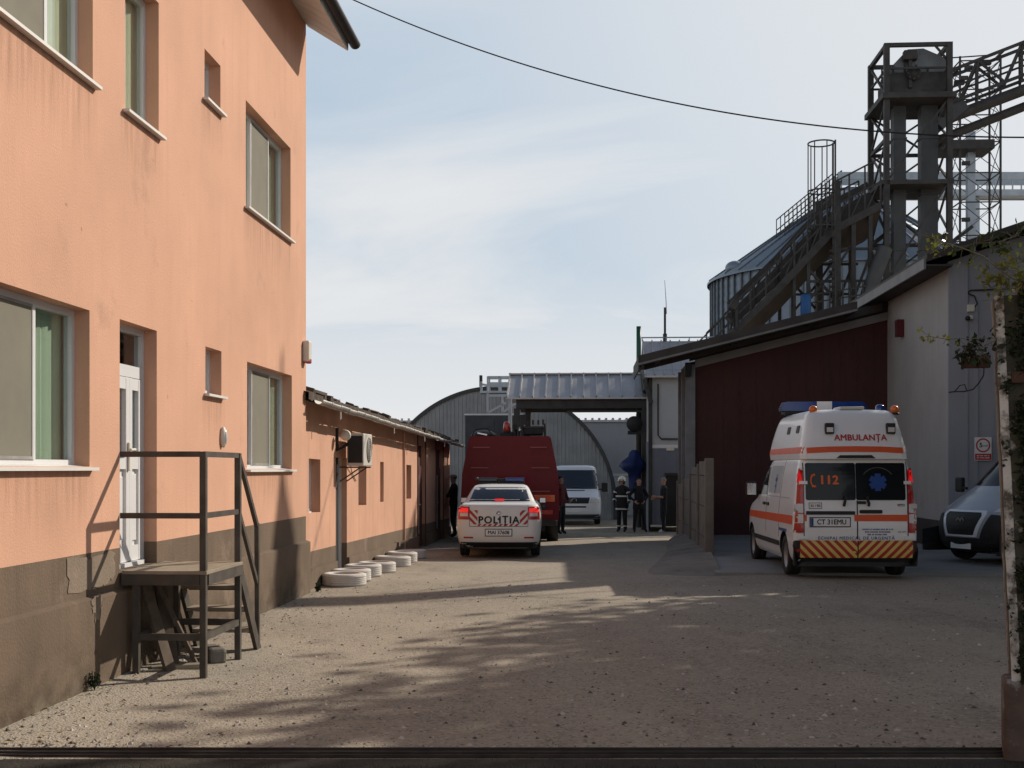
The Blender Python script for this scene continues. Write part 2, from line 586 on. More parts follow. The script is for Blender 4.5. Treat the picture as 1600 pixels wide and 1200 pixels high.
def window_unit(parent, h, depth, splits, fills, sill=True, bw=.05, silldrop=.0):
    """a plastic window set into hole h=(u0,u1,v0,v1) at -depth; fills: curtain material for each light"""
    u0, u1, v0, v1 = h
    x0, x1 = -depth - .05, -depth + .012
    fr = MB()
    fr.span((x0, u0, v0), (x1, u1, v0 + bw), M_FRAME)
    fr.span((x0, u0, v1 - bw), (x1, u1, v1), M_FRAME)
    fr.span((x0, u0, v0 + bw), (x1, u0 + bw, v1 - bw), M_FRAME)
    fr.span((x0, u1 - bw, v0 + bw), (x1, u1, v1 - bw), M_FRAME)
    us = [u0 + bw] + [u0 + (u1 - u0) * s for s in splits] + [u1 - bw]
    for i, s in enumerate(us[1:-1]):
        k = .004 * (i % 2)
        fr.span((x0 + .004 + k, s - bw * .45, v0 + bw), (x1 + .008 + k, s + bw * .45, v1 - bw), M_FRAME)
    w = fr.build('window', parent)
    for i, (a, b) in enumerate(zip(us, us[1:])):
        gx = -depth - .02
        MB().span((gx - .003, a - .01, v0 + bw - .01), (gx + .003, b + .01, v1 - bw + .01), M_GLASS).build('pane', w)
        m = fills[i % len(fills)]
        if m is None:
            continue
        if m is M_CURT_K:          # taut insect screen behind the pane
            sc = MB().span((gx + .034, a + .012, v0 + bw + .012), (gx + .038, b - .012, v1 - bw - .012), m)
            for c0, c1, d0, d1 in ((a, a + .02, v0 + bw, v1 - bw), (b - .02, b, v0 + bw, v1 - bw), (a + .02, b - .02, v0 + bw, v0 + bw + .02), (a + .02, b - .02, v1 - bw - .02, v1 - bw)):
                sc.span((gx + .0335, c0, d0), (gx + .044, c1, d1), M_ZINC)
            sc.build('insect_screen', w)
        else:                       # hanging curtain with folds
            e0, e1 = (.06 if i == 0 else .0), (.45 if i == len(us) - 2 else .0)
            n = max(8, int((b - a + e0 + e1) / .03))
            vs, fs = [], []
            for k in range(n + 1):
                t = a - .02 - e0 + (b - a + .04 + e0 + e1) * k / n
                xx = gx - .06 - .045 * (i % 2) + .018 * math.sin(t * 70) + .01 * math.sin(t * 31)
                vs += [(xx, t, v0 + .03), (xx, t, v1 + .05)]
            for k in range(n):
                fs.append((2 * k, 2 * k + 2, 2 * k + 3, 2 * k + 1))
            MB().add(vs, fs, m, True).build('curtain', w)
    if sill:
        sm = MB()
        sm.add([(-depth + .014, u0 - .0, v0 + .012), (.05, u0 - .0, v0 - .012), (.05, u1 + .0, v0 - .012), (-depth + .014, u1 + .0, v0 + .012),
                (-depth + .014, u0, v0 + .002), (.044, u0, v0 - .022), (.044, u1, v0 - .022), (-depth + .014, u1, v0 + .002)],
               [(0, 1, 2, 3), (4, 7, 6, 5), (0, 4, 5, 1), (2, 6, 7, 3), (1, 5, 6, 2), (0, 3, 7, 4)], M_SILL)
        sm.span((.004, u0 - .05, v0 - .03), (.056, u1 + .05, v0 - .006), M_SILL)
        sm.build('sill', w)
    return w


class Lines(list):
    def __init__(s):
        super().__init__()
        s.depth = []


def text_geo(st, size, bold=0., align='CENTER', spacing=1.):
    cu = bpy.data.curves.new('lettering', 'FONT')
    cu.body = st
    cu.size = size
    cu.align_x = align
    cu.align_y = 'CENTER'
    cu.space_character = spacing
    cu.resolution_u = 3
    o = bpy.data.objects.new('lettering', cu)
    COL.objects.link(o)
    bpy.context.view_layer.update()
    dg = bpy.context.evaluated_depsgraph_get()
    me = bpy.data.meshes.new_from_object(o.evaluated_get(dg))
    vs0 = [(v.co.x, v.co.y) for v in me.vertices]
    fs0 = [list(p.vertices) for p in me.polygons]
    bpy.data.objects.remove(o)
    bpy.data.curves.remove(cu)
    bpy.data.meshes.remove(me)
    vs, fs = Lines(), []
    for k, d in enumerate(((0, 0), (bold, 0), (-bold, 0), (0, bold * .8), (0, -bold * .8)) if bold else ((0, 0),)):   # heavier strokes
        fs += [[i + len(vs) for i in f] for f in fs0]
        vs += [(x + d[0], y + d[1]) for x, y in vs0]
        vs.depth += [.0004 * k] * len(vs0)
    return vs, fs
M_STONE1 = mat('stone_grey', (.27, .25, .22), .9, var=.3, scale=9)
M_STONE2 = mat('stone_pale', (.46, .42, .36), .9, var=.2, scale=9)
M_STONE3 = mat('stone_dark', (.09, .08, .07), .9, var=.3, scale=9)


def stain_mat(name, col, amt, rising=False, sc=(9, 9, .6), freq=2.0):
    """streaky weathering: a see-through film, strongest at its top edge (or at its foot when rising)"""
    m = bpy.data.materials.new(name)
    m.use_nodes = True
    N, L = m.node_tree.nodes, m.node_tree.links
    b = N['Principled BSDF']
    b.inputs['Base Color'].default_value = (*col, 1)
    b.inputs['Roughness'].default_value = .95
    b.inputs['Specular IOR Level'].default_value = .1
    tc = N.new('ShaderNodeTexCoord')
    mp = N.new('ShaderNodeMapping')
    mp.inputs['Scale'].default_value = sc
    L.new(tc.outputs['Object'], mp.inputs[0])
    n = N.new('ShaderNodeTexNoise')
    n.inputs['Scale'].default_value = freq
    n.inputs['Detail'].default_value = 7
    n.inputs['Roughness'].default_value = .65
    L.new(mp.outputs[0], n.inputs['Vector'])
    r = N.new('ShaderNodeMapRange')
    r.inputs[1].default_value, r.inputs[2].default_value = .38, .75
    L.new(n.outputs[0], r.inputs[0])
    sp = N.new('ShaderNodeSeparateXYZ')
    L.new(tc.outputs['Generated'], sp.inputs[0])
    f = N.new('ShaderNodeMapRange')
    f.interpolation_type = 'SMOOTHSTEP'
    f.inputs[3].default_value, f.inputs[4].default_value = (amt, 0) if rising else (0, amt)
    L.new(sp.outputs[2], f.inputs[0])
    e = N.new('ShaderNodeMath')          # fade at both ends
    e.operation = 'PINGPONG'
    e.inputs[1].default_value = .5
    L.new(sp.outputs[1], e.inputs[0])
    e2 = N.new('ShaderNodeMapRange')
    e2.inputs[2].default_value = .08
    L.new(e.outputs[0], e2.inputs[0])
    m1 = N.new('ShaderNodeMath')
    m1.operation = 'MULTIPLY'
    L.new(r.outputs[0], m1.inputs[0])
    L.new(f.outputs[0], m1.inputs[1])
    m2 = N.new('ShaderNodeMath')
    m2.operation = 'MULTIPLY'
    L.new(m1.outputs[0], m2.inputs[0])
    L.new(e2.outputs[0], m2.inputs[1])
    L.new(m2.outputs[0], b.inputs['Alpha'])
    return m


M_DRIP = stain_mat('drip_stain', (.26, .16, .12), .30)
M_SPLASH = stain_mat('splash_dirt', (.33, .275, .20), .95, True, (1.6, 1.6, 3.0), 2.5)
M_SPLASHD = stain_mat('damp_stain', (.06, .045, .035), .8, True, (1.2, 1.2, 2.2), 2.0)
M_LITTER = leaf_mat('dry_leaf', (.16, .10, .04), .15)
# ------------------------------------------------------------------ ground
def build_ground():
    ys = [-60, -20, 0, 3, 5, 6, 7] + [7 + .5 * i for i in range(1, 50)] + [33, 35, 37, 40, 43, 47, 51, 55, 60, 70, 80, 120, 200, 400, 900, 2500]
    xs = [-2500, -600, -150, -40, -15, -8] + [-5 + .5 * i for i in range(33)] + [15, 25, 40, 100, 300, 900, 2500]
    vs, fs = [], []
    for y in ys:
        for x in xs:
            z = gz(y)
            if -6 < x < 14 and 7.2 < y < 50:
                z += .022 * noise.noise((x * .35, y * .2, 1.3)) + .010 * noise.noise((x * 1.1, y * .8, 4.1))
                d = x - (-2.76 + .0605 * (y - 16.3))          # a little bank of swept dirt along the wall foot
                if y < 17:
                    z += .05 * math.exp(-max(0, d) ** 2 * 2.5)
            if y < 6.6:
                z -= .05
            vs.append((x, y, z))
    n = len(xs)
    for j in range(len(ys) - 1):
        for i in range(n - 1):
            a = j * n + i
            fs.append((a, a + 1, a + n + 1, a + n))
    o = MB().add(vs, fs, M_GROUND, True).build('ground')
    return tag(o, kind='structure', label='sandy gravel yard with tyre tracks'), BVHTree.FromPolygons([Vector(v) for v in vs], fs)


GROUND, GBVH = build_ground()


def gh(x, y):
    h = GBVH.ray_cast(Vector((x, y, 20)), Vector((0, 0, -1)))
    return h[0].z if h[0] else gz(y)


# loose stones on the gravel, nearest part only
mb = MB()
for i in range(5200):
    y = 7.3 + 11 * rnd.random() ** 1.7
    x = rnd.uniform(-.47 * y, .42 * y)
    if x < -2.7 + .0605 * (y - 16.3) or x > 3.4 and y > 18.5:
        continue
    r = .006 + .020 * rnd.random() ** 4
    z = gh(x, y)
    vs = []
    for k in range(5):
        t = k * 1.2566 + rnd.uniform(-.3, .3)
        vs.append((x + r * math.cos(t) * rnd.uniform(.7, 1.2), y + r * math.sin(t) * rnd.uniform(.7, 1.2), z - .002))
    vs.append((x + rnd.uniform(-.3, .3) * r, y + rnd.uniform(-.3, .3) * r, z + r * rnd.uniform(.5, .9)))
    m = rnd.choice([M_STONE1, M_STONE1, M_STONE2, M_STONE3]) if 'M_STONE1' in globals() else M_CONC
    mb.add(vs, [(k, (k + 1) % 5, 5) for k in range(5)], m)
tag(mb.build('gravel_stones'), kind='stuff', label='loose small stones scattered over the near gravel')

# fallen leaves and twigs, thicker along the wall foot
mb = MB()
for i in range(520):
    y = 7.3 + 14 * rnd.random() ** 1.3
    xw = -2.7 + .0605 * (y - 16.3)
    x = xw + abs(rnd.gauss(0, .35)) if rnd.random() < .5 else rnd.uniform(xw, .42 * y)
    if x > 3.2 and y > 18.5:
        continue
    z = gh(x, y) + .006
    a = rnd.uniform(0, 6.28)
    s_ = rnd.uniform(.012, .03)
    c_, d_ = math.cos(a) * s_, math.sin(a) * s_
    mb.add([(x - c_, y - d_, z), (x - d_ * .4, y + c_ * .4, z + rnd.uniform(0, .012)), (x + c_, y + d_, z + rnd.uniform(0, .01)), (x + d_ * .4, y - c_ * .4, z + rnd.uniform(0, .012))], [(0, 1, 2), (0, 2, 3)], M_LITTER)
tag(mb.build('leaf_litter'), kind='stuff', label='scattered dry leaves on the gravel')

# rough grass strip this side of the gate rail
mb = MB()
for i in range(11000):
    y = rnd.uniform(6.2, 7.10)
    x = rnd.uniform(-3.6, 3.6)
    z = gh(x, y) - .005
    h = rnd.uniform(.012, .05) * (1.7 if rnd.random() < .05 else 1) * (.35 if y > 6.9 else 1)
    a = rnd.uniform(0, 6.28)
    dx, dy = math.cos(a) * .004, math.sin(a) * .004
    lx, ly = rnd.gauss(0, .4) * h, rnd.gauss(0, .4) * h
    mb.add([(x - dx, y - dy, z), (x + dx, y + dy, z), (x + lx, y + ly, z + h)], [(0, 1, 2)], M_GRASS)
tag(mb.build('grass'), kind='stuff', label='short grass strip, coloured dark for shadow, in front of the gate rail')
# soil under it, its colour darkened for the shadow lying there
mb = MB()
mb.add([(-9, 3.0, -.03), (9, 3.0, -.03), (9, 7.09, .006), (-9, 7.09, .006)], [(0, 1, 2, 3)], mat('shadow_soil', (.026, .023, .017), .95, var=.35, scale=9, bump=.5, bscale=40))
tag(mb.build('soil'), kind='structure')

# the gate rail across the entrance
t = thing('gate_rail', 'rusty steel sliding gate rail lying across the yard entrance', 'gate rail', (0, 7.2, 0))
mb = MB()
for a, b, z0, z1 in ((-.07, -.045, -.03, .075), (.045, .07, -.03, .075)):
    pass
mb.prism([(-.06, -.02), (-.06, .022), (-.05, .022), (-.05, .010), (.05, .010), (.05, .036), (.06, .036), (.06, -.02)], -6.2, 2.93, M_TROUGH, 'x')
mb.build('channel', t)
MB().tube([(-6.2, -.005, .02), (2.93, -.005, .02)], .010, M_TROUGH, 6).build('track_bar', t)

# ------------------------------------------------------------------ salmon house
H = Plane(-2.762, 16.3, .0605)
house = thing('salmon_house', 'two storey salmon stucco house with brown plinth and white windows', 'house', (H.ox, H.oy, 0), H.rot)


def hole(pl, px0, px1, ytop, ybot, pxz=None, w=None):
    u1, zt = pl.uz(px1, ytop)
    _, zb = pl.uz(px1, ybot)
    u0 = pl.u(px0) if w is None else u1 - w
    return (u0, u1, zb, zt)


h_low_big = hole(H, 0, 140, 485, 729, w=2.06)
h_low_r = hole(H, 386, 456, 587, 733)
h_low_s = hole(H, 321, 346, 549, 619)
h_up_r = hole(H, 384, 454, 232, 376)
h_up_s = hole(H, 319.5, 344.5, 103, 177)
h_up_n = hole(H, 195.5, 248, 0, 212)
h_up_big = hole(H, 0, 145, 0, 132, w=2.06)
zt_up = h_up_r[3]
h_up_n = (h_up_n[0], h_up_n[1], h_up_n[2], zt_up + .02)
h_up_big = (h_up_big[0], h_up_big[1], h_up_big[2], zt_up + .02)
h_door = hole(H, 187, 245, 517, 893)
h_door = (h_door[0], h_door[1], .875, h_door[3])
h_prev = (-14.6, -12.5, h_low_big[2], h_low_big[3])
h_prev2 = (-14.6, -12.5, h_up_big[2], h_up_big[3])
HOLES = [h_low_big, h_low_r, h_low_s, h_up_r, h_up_s, h_up_n, h_up_big, h_door, h_prev, h_prev2]
U0 = -17.5
ZB, ZW = 1.062, 7.66
mb = MB()
wall_holes(mb, U0, 0, ZB, ZW, HOLES, .15, M_STUCCO)
mb.add([(0, 0, ZB), (-8, 0, ZB), (-8, 0, ZW), (-4, 0, ZW + 2.6), (0, 0, ZW)], [(0, 1, 2, 3, 4)], M_STUCCO)
mb.add([(0, U0, ZB), (-8, U0, ZB), (-8, U0, ZW), (-4, U0, ZW + 2.6), (0, U0, ZW)], [(4, 3, 2, 1, 0)], M_STUCCO)
mb.add([(-8, U0, -.3), (-8, 0, -.3), (-8, 0, ZW), (-8, U0, ZW)], [(0, 1, 2, 3)], M_STUCCO)
mb.build('wall', house, recalc=False)
mb = MB()
wall_holes(mb, U0, 0, .70, ZB, [h_door], .15, M_PLINTH)
mb.add([(0, 0, .5), (-8, 0, .5), (-8, 0, ZB), (0, 0, ZB)], [(0, 1, 2, 3)], M_PLINTH)
mb.add([(0, U0, .5), (-8, U0, .5), (-8, U0, ZB), (0, U0, ZB)], [(3, 2, 1, 0)], M_PLINTH)
mb.build('painted_band', house, recalc=False)
mb = MB()
mb.add([(.05, U0, -.4), (.05, .05, -.4), (.05, .05, .715), (.05, U0, .715),
        (0, U0, .735), (0, .0, .735), (-8, .05, -.4), (-8, .05, .735), (0, .05, .735)],
       [(0, 1, 2, 3), (3, 2, 8, 4), (1, 6, 7, 8, 2)], M_PLINTH)
mb.build('plinth', house, recalc=False)
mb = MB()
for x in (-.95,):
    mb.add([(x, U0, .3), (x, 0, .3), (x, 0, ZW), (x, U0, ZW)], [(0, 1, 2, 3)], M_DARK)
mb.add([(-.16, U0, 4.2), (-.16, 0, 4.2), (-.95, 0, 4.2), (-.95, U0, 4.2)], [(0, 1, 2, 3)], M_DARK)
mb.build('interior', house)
# plaster repair patches
mb = MB()


def blob(pts, x, m, jit=.028):
    out = []
    for (a, b), (c, d) in zip(pts, pts[1:] + pts[:1]):
        for k in range(5):
            f = k / 5
            u, z = H.uz(a + (c - a) * f, b + (d - b) * f)
            out.append((x, u + rnd.uniform(-jit, jit), z + rnd.uniform(-jit, jit)))
    mb.add(out, [tuple(range(len(out)))], m)


blob([(106, 872), (140, 869), (178, 862), (177, 900), (160, 913), (140, 919), (106, 930)], .005, M_PLASTER)
blob([(132, 934), (146, 931), (149, 945), (146, 968), (139, 972), (135, 955)], .055, M_PLASTER)
mb.build('plaster_patch', house)

window_unit(house, h_low_big, .13, (.34, .66), (M_CURT_K, M_CURT_K, M_CURT_G))
window_unit(house, h_low_r, .13, (.29, .66), (None, M_CURT_K, M_CURT_G))
window_unit(house, h_low_s, .13, (), (None,), bw=.05)
window_unit(house, h_up_r, .13, (.29, .66), (M_CURT_W, M_CURT_K, M_CURT_G))
window_unit(house, h_up_s, .13, (), (None,), bw=.05)
window_unit(house, h_up_n, .13, (), (M_CURT_W,))
window_unit(house, h_up_big, .13, (.34, .72), (M_CURT_G, M_CURT_K, M_CURT_W))
window_unit(house, h_prev, .13, (.34, .66), (M_CURT_K, M_CURT_K, M_CURT_G))
window_unit(house, h_prev2, .13, (.34, .66), (M_CURT_G, M_CURT_K, M_CURT_G))

# entrance door: fixed narrow light beside a panelled leaf, transom above
du0, du1, dz0, dz1 = h_door
X0, X1 = -.18, -.115
mb = MB()
zt = dz1 - .38
mb.span((X0, du0, dz0), (X1, du0 + .05, dz1), M_FRAME)
mb.span((X0, du1 - .06, dz0), (X1, du1, dz1), M_FRAME)
mb.span((X0, du0 + .05, dz1 - .055), (X1, du1 - .06, dz1), M_FRAME)
mb.span((X0, du0 + .05, zt - .05), (X1, du1 - .06, zt + .05), M_FRAME)
mb.span((X0, du0 + .05, dz0 - .02), (X1 + .03, du1 - .06, dz0 + .035), M_FRAME)
door = mb.build('door', house)
MB().span((-.152, du0 + .05, zt + .05), (-.146, du1 - .06, dz1 - .055), M_GLASS).build('transom_pane', door)
um = du0 + .05 + (du1 - du0 - .11) * .60


def leaf(a, b, name, x1):
    z0, z1 = dz0 + .04, zt - .055
    sw = .075
    m = MB()
    m.span((X0 + .01, a, z0), (x1, a + sw, z1), M_FRAME, .006)
    m.span((X0 + .01, b - sw, z0), (x1, b, z1), M_FRAME, .006)
    for c, d in ((z0, z0 + .13), (z0 + .78, z0 + .90), (z1 - .10, z1)):
        m.span((X0 + .012, a + sw, c), (x1 - .003, b - sw, d), M_FRAME)
    m.span((X0 + .02, a + sw, z0 + .13), (x1 - .03, b - sw, z0 + .78), M_FRAME)
    if b - a > .35:
        m.span((x1 - .03, a + sw + .04, z0 + .19), (x1 - .012, b - sw - .04, z0 + .72), M_FRAME, .008)
    else:
        m.span((x1 - .03, a + sw + .015, z0 + .17), (x1 - .014, b - sw - .015, z0 + .74), M_FRAME, .005)
    o = m.build(name, house)
    MB().span((-.152, a + sw - .005, z0 + .895), (-.146, b - sw + .005, z1 - .095), M_GLASS).build('pane', o)
    return o


leaf_main = leaf(du0 + .05, um, 'door_leaf', -.108)
leaf(um + .006, du1 - .06, 'side_leaf', -.112)
mb = MB()
mb.box((-.098, um - .035, 1.80), (.02, .032, .24), M_PVC, None, .006)
mb.tube([(-.09, um - .035, 1.86), (-.045, um - .035, 1.86), (-.04, um - .15, 1.855)], .011, M_PVC, 8)
mb.build('handle', leaf_main)

# weathering on the walls
for h in (h_low_big, h_low_r, h_low_s, h_up_r, h_up_s, h_up_n, h_up_big):
    z1 = h[2] - .028
    z0 = max(z1 - (.75 if h[1] - h[0] > 1 else .55), ZB + .005)
    MB().add([(.003, h[0] - .12, z0), (.003, h[1] + .12, z0), (.003, h[1] + .12, z1), (.003, h[0] - .12, z1)], [(0, 1, 2, 3)], M_DRIP).build('drip_stain', house, recalc=False)
for a, b in ((U0, -6.6), (-6.6, -.1)):
    MB().add([(.0535, a, -.15), (.0535, b, -.15), (.0535, b, .34), (.0535, a, .34)], [(0, 1, 2, 3)], M_SPLASH).build('splash_dirt', house, recalc=False)
    MB().add([(.0525, a, -.15), (.0525, b, -.15), (.0525, b, .62), (.0525, a, .62)], [(0, 1, 2, 3)], M_SPLASHD).build('damp_stain', house, recalc=False)
mb = MB()
for px, py, w_, h_ in ((105, 319, .035, .02), (128, 357, .018, .03), (287, 304, .03, .012), (240, 250, .02, .02), (300, 470, .05, .010), (262, 620, .012, .03), (420, 520, .03, .012)):
    u, z = H.uz(px, py)
    n_ = 7
    mb.add([(.002, u + .7 * w_ * math.cos(k * .9) * rnd.uniform(.5, 1.2), z + .7 * h_ * math.sin(k * .9) * rnd.uniform(.5, 1.2)) for k in range(n_)], [tuple(range(n_))], M_STUCCO2)
mb.build('chipped_spots', house)

# roof with boarded eave
mb = MB()
ov, ze = .55, ZW - .345
sl = (ZW - ze) / ov
mb.prism([(ov, ze + .04), (-4, ze + .04 + sl * (ov + 4)), (-8 - ov, ze + .04), (-8 - ov, ze + .16), (-4, ze + .16 + sl * (ov + 4)), (ov, ze + .16)], U0 - .4, .10, M_ROOF, 'y')
mb.build('roof', house)
mb = MB()
n = 56
for k in range(n):
    a = U0 + (.1 - U0) * k / n
    b = U0 + (.1 - U0) * (k + 1) / n - .012
    mb.add([(.002, a, ZW - .003), (ov, a, ze), (ov, b, ze), (.002, b, ZW - .003),
            (.002, a, ZW + .017), (ov, a, ze + .02), (ov, b, ze + .02), (.002, b, ZW + .017)],
           [(0, 1, 2, 3), (0, 4, 5, 1), (3, 2, 6, 7), (1, 5, 6, 2)], M_SOFFIT)
mb.span((ov - .02, U0, ze + .02), (ov + .005, .1, ze + .13), M_SOFFIT)
mb.build('soffit', house)
mb = MB()
prof = []
for k in range(13):
    t = math.pi + math.pi * k / 12
    prof.append((ov + .085 + .075 * math.cos(t), ze + .12 + .075 * math.sin(t)))
prof += [(ov + .085 + .068 * math.cos(math.pi + math.pi * k / 12), ze + .12 + .068 * math.sin(math.pi + math.pi * k / 12)) for k in range(12, -1, -1)]
mb.prism(prof, U0 - .3, .16, M_GUTTER, 'y', True)
mb.prism([(ov + .085 + .075 * math.cos(math.pi + math.pi * k / 12), ze + .12 + .075 * math.sin(math.pi + math.pi * k / 12)) for k in range(13)], .16, .165, M_GUTTER, 'y')
mb.build('gutter', house)

# siren and bulkhead lamp on the house wall
u, z = H.uz(472, 548)
t = thing('alarm_siren', 'white alarm siren with red flasher high on the house corner', 'siren', H.world(0, -.12, z), H.rot)
MB().box((.045, 0, 0), (.09, .17, .28), M_PVC, None, .02).build('casing', t)
MB().box((.055, 0, -.125), (.075, .13, .07), M_LAMPRED, None, .015).build('flasher', t)
u, z = H.uz(346, 683)
t = thing('wall_lamp', 'small oval cream bulkhead lamp on the house wall between door and window', 'lamp', H.world(0, u, z), H.rot)
m1 = MB()
m1.ball((.02, 0, 0), 1, M_PVC, (.035, .055, .11))
m1.build('lamp_body', t)
MB().ball((.03, 0, 0), 1, M_LAMPWHITE, (.035, .04, .085)).build('lens', t)

# ------------------------------------------------------------------ steel landing with steps
uA, uB, uC = H.u(187) + .02, H.u(187) + .99, H.u(187) + 1.66
st = thing('steel_landing', 'brown steel landing with railing and three steps at the white door', 'landing', H.world(.4, (uA + uB) / 2, 0), H.rot)
off = Vector((.4, (uA + uB) / 2, 0))


def L(x, u, z):
    return Vector((x, u, z)) - off


xo, p = .68, .05
zr, zm, zd, zl = 1.835, 1.32, .86, .345


def part(name, fn):
    m = MB()
    fn(m)
    return m.build(name, st)


for (x, u, z) in ((xo, uA, zr), (xo, uB, zr), (.13, uA, zd - .08), (.13, uB, zd - .08)):
    part('post', lambda m: m.box(L(x, u, (z - .05) / 2), (p, p, z + .05), M_STEEL))
part('top_rail', lambda m: (m.bar(L(.0, uA, zr - .02), L(xo - .025, uA, zr - .02), .035, .045, M_STEEL), m.bar(L(xo, uA + .025, zr - .02), L(xo, uB - .025, zr - .02), .035, .045, M_STEEL)))
part('mid_rail', lambda m: (m.bar(L(.0, uA, zm), L(xo - .025, uA, zm), .03, .045, M_STEEL), m.bar(L(xo, uA + .025, zm), L(xo, uB - .025, zm), .03, .045, M_STEEL)))
part('deck', lambda m: (m.span(L(.02, uA - .03, zd - .012), L(xo + .035, uB + .03, zd + .018), M_DECK, .004),
                        m.bar(L(.02, uA - .012, zd - .055), L(xo - .025, uA - .012, zd - .055), .05, .085, M_STEEL),
                        m.bar(L(xo + .012, uA + .026, zd - .055), L(xo + .012, uB + .03, zd - .055), .05, .085, M_STEEL),
                        m.bar(L(.06, uB + .0, zd - .055), L(xo - .026, uB + .0, zd - .055), .05, .085, M_STEEL)))
part('brace', lambda m: (m.bar(L(.155, uA, zl), L(xo - .025, uA, zl), .035, .055, M_STEEL),
                         m.bar(L(xo, uA + .025, zl), L(xo, uB - .025, zl), .035, .055, M_STEEL),
                         m.bar(L(.155, uB, zl), L(xo - .025, uB, zl), .035, .055, M_STEEL),
                         m.bar(L(.13, uA + .025, zl), L(.13, uB - .025, zl), .035, .055, M_STEEL)))
part('stair_rail', lambda m: (m.bar(L(xo, uB + .02, zr - .02), L(xo, uC - .06, 1.17), .035, .045, M_STEEL),
                              m.bar(L(xo, uB + .02, zm), L(xo, uC - .06, .64), .03, .045, M_STEEL),
                              m.bar(L(xo, uC - .05, 1.19), L(xo, uC - .03, .05), .04, .045, M_STEEL)))
for x in (.12, xo):
    part('stringer', lambda m: m.bar(L(x, uB + .03, zd - .05), L(x, uC, -.02), .035, .11, M_STEEL))
for k in range(3):
    f = (k + 1) / 4
    u = uB + (uC - uB) * f
    z = zd - (zd + .0) * f
    part('tread', lambda m: (m.span(L(.14, u - .12, z - .015), L(xo - .02, u + .12, z + .015), M_DECK, .004),
                             m.bar(L(.15, u + .10, z - .03), L(xo - .03, u + .10, z - .03), .02, .03, M_STEEL)))


# rubbish stored under the landing
def plank(label, pts, w, th, m):
    a, b = (H.world(*q) for q in pts)
    c = (a + b) / 2
    o = MB().bar(a - c, b - c, w, th, m).build('plank')
    o.location = c
    tag(o, label, 'plank')


g0 = .03
plank('dark board leaning on the wall under the landing', ((.09, uA + .28, .76), (.34, uA + .20, g0)), .12, .03, M_WOODOLD)
plank('brown board leaning under the landing beside the steps', ((.10, uA + .62, .72), (.30, uA + .40, g0)), .10, .025, M_WOODOLD)
plank('narrow batten leaning under the landing near its front post', ((.10, uA + .48, .80), (.46, uA + .52, g0)), .05, .03, M_WOODOLD)
plank('short plank lying on the ground under the landing', ((.16, uA + .25, .05), (.55, uA + .42, .05)), .11, .04, M_DECK)
mb = MB()
mb.box((0, 0, .06), (.15, .34, .14), M_CONC_FENCE, None, .03)
o = mb.build('concrete_block')
o.location = H.world(.50, uA + .84, .02)
o.rotation_euler = (0, 0, .5)
tag(o, 'pale concrete block under the landing by the steps', 'block')
# weeds at the plinth foot
for px, py, n, s, lab in ((127, 1066, 26, .05, 'small dark weed growing at the house plinth foot'), (486, 925, 30, .06, 'dark weed tuft at the corner between house and tyres')):
    u, z = H.uz(px, py)
    w = H.world(.1, u, 0)
    mb = MB()
    for k in range(n):
        a = rnd.uniform(0, 6.28)
        h = rnd.uniform(.04, .14)
        mb.tube([(0, 0, 0), (math.cos(a) * h * .3, math.sin(a) * h * .3, h)], .003, M_IVY, 4)
        leaves(mb, [(math.cos(a) * h * .3, math.sin(a) * h * .3, h * f) for f in (.5, .8, 1)], s * .6, M_IVY)
    o = mb.build('weed')
    o.location = (w.x, w.y, gh(w.x, w.y))
    tag(o, lab, 'weed')

# ------------------------------------------------------------------ low outbuilding
B = Plane(-2.95, 16.3, .062)
SH = .0134
low = thing('low_outbuilding', 'long low salmon outbuilding with old tiled eave and narrow windows', 'building', (B.ox, B.oy, 0), B.rot)
LEN = (35.0 - 16.3) * B.k


def sheared(mb):
    mb.v = [(x, y, z - SH * y) for x, y, z in mb.v]
    return mb


def bhole(px0, px1, ytop, ybot):
    u0, u1 = B.u(px0), B.u(px1)
    _, zt = B.uz(px1, ytop)
    _, zb = B.uz(px1, ybot)
    return (u0, u1, zb + SH * u1, zt + SH * u1)


bA = bhole(482.5, 500.5, 718, 800)
bD = bhole(524.5, 542, 715.6, 880)
bD = (bD[0], bD[1], -.02, bD[3])
bC = bhole(560, 572.5, 723, 789)
bC2 = bhole(594, 599.5, 722, 784)
bE = bhole(635, 642.6, 727, 779)
bF = bhole(652.5, 664, 690, 838)
bF = (bF[0], bF[1], .0, 2.42)
bG = bhole(681, 692, 690, 832)
bG = (bG[0], bG[1], .0, 2.42)
BH = [bA, bD, bC, bC2, bE, bF, bG]
_, zband = B.uz(484, 862)
zband += SH * B.u(484)
ZT = 2.72
mb = MB()
wall_holes(mb, 0, LEN, zband, ZT, BH, .17, M_STUCCO2)
mb.add([(0, LEN, zband), (-5, LEN, zband), (-5, LEN, ZT), (0, LEN, ZT)], [(0, 1, 2, 3)], M_STUCCO2)
mb.add([(-5, 0, -.3), (-5, LEN, -.3), (-5, LEN, ZT), (-5, 0, ZT)], [(3, 2, 1, 0)], M_STUCCO2)
sheared(mb).build('wall', low, recalc=False)
mb = MB()
wall_holes(mb, 0, LEN, -.6, zband, BH, .17, M_PLINTH)
mb.add([(0, LEN, -.6), (-5, LEN, -.6), (-5, LEN, zband), (0, LEN, zband)], [(0, 1, 2, 3)], M_PLINTH)
sheared(mb).build('painted_band', low, recalc=False)
mb = MB()
us = [0, bD[0] - .02, bD[1] + .02, bF[0] - .05, bF[1] + .05, bG[0] - .05, bG[1] + .05, LEN]
for a, b in zip(us[::2], us[1::2]):
    sheared(MB().span((.002, a, -.6), (.04, b, zband - .24), M_PLINTH)).build('plinth', low)
mb = MB()
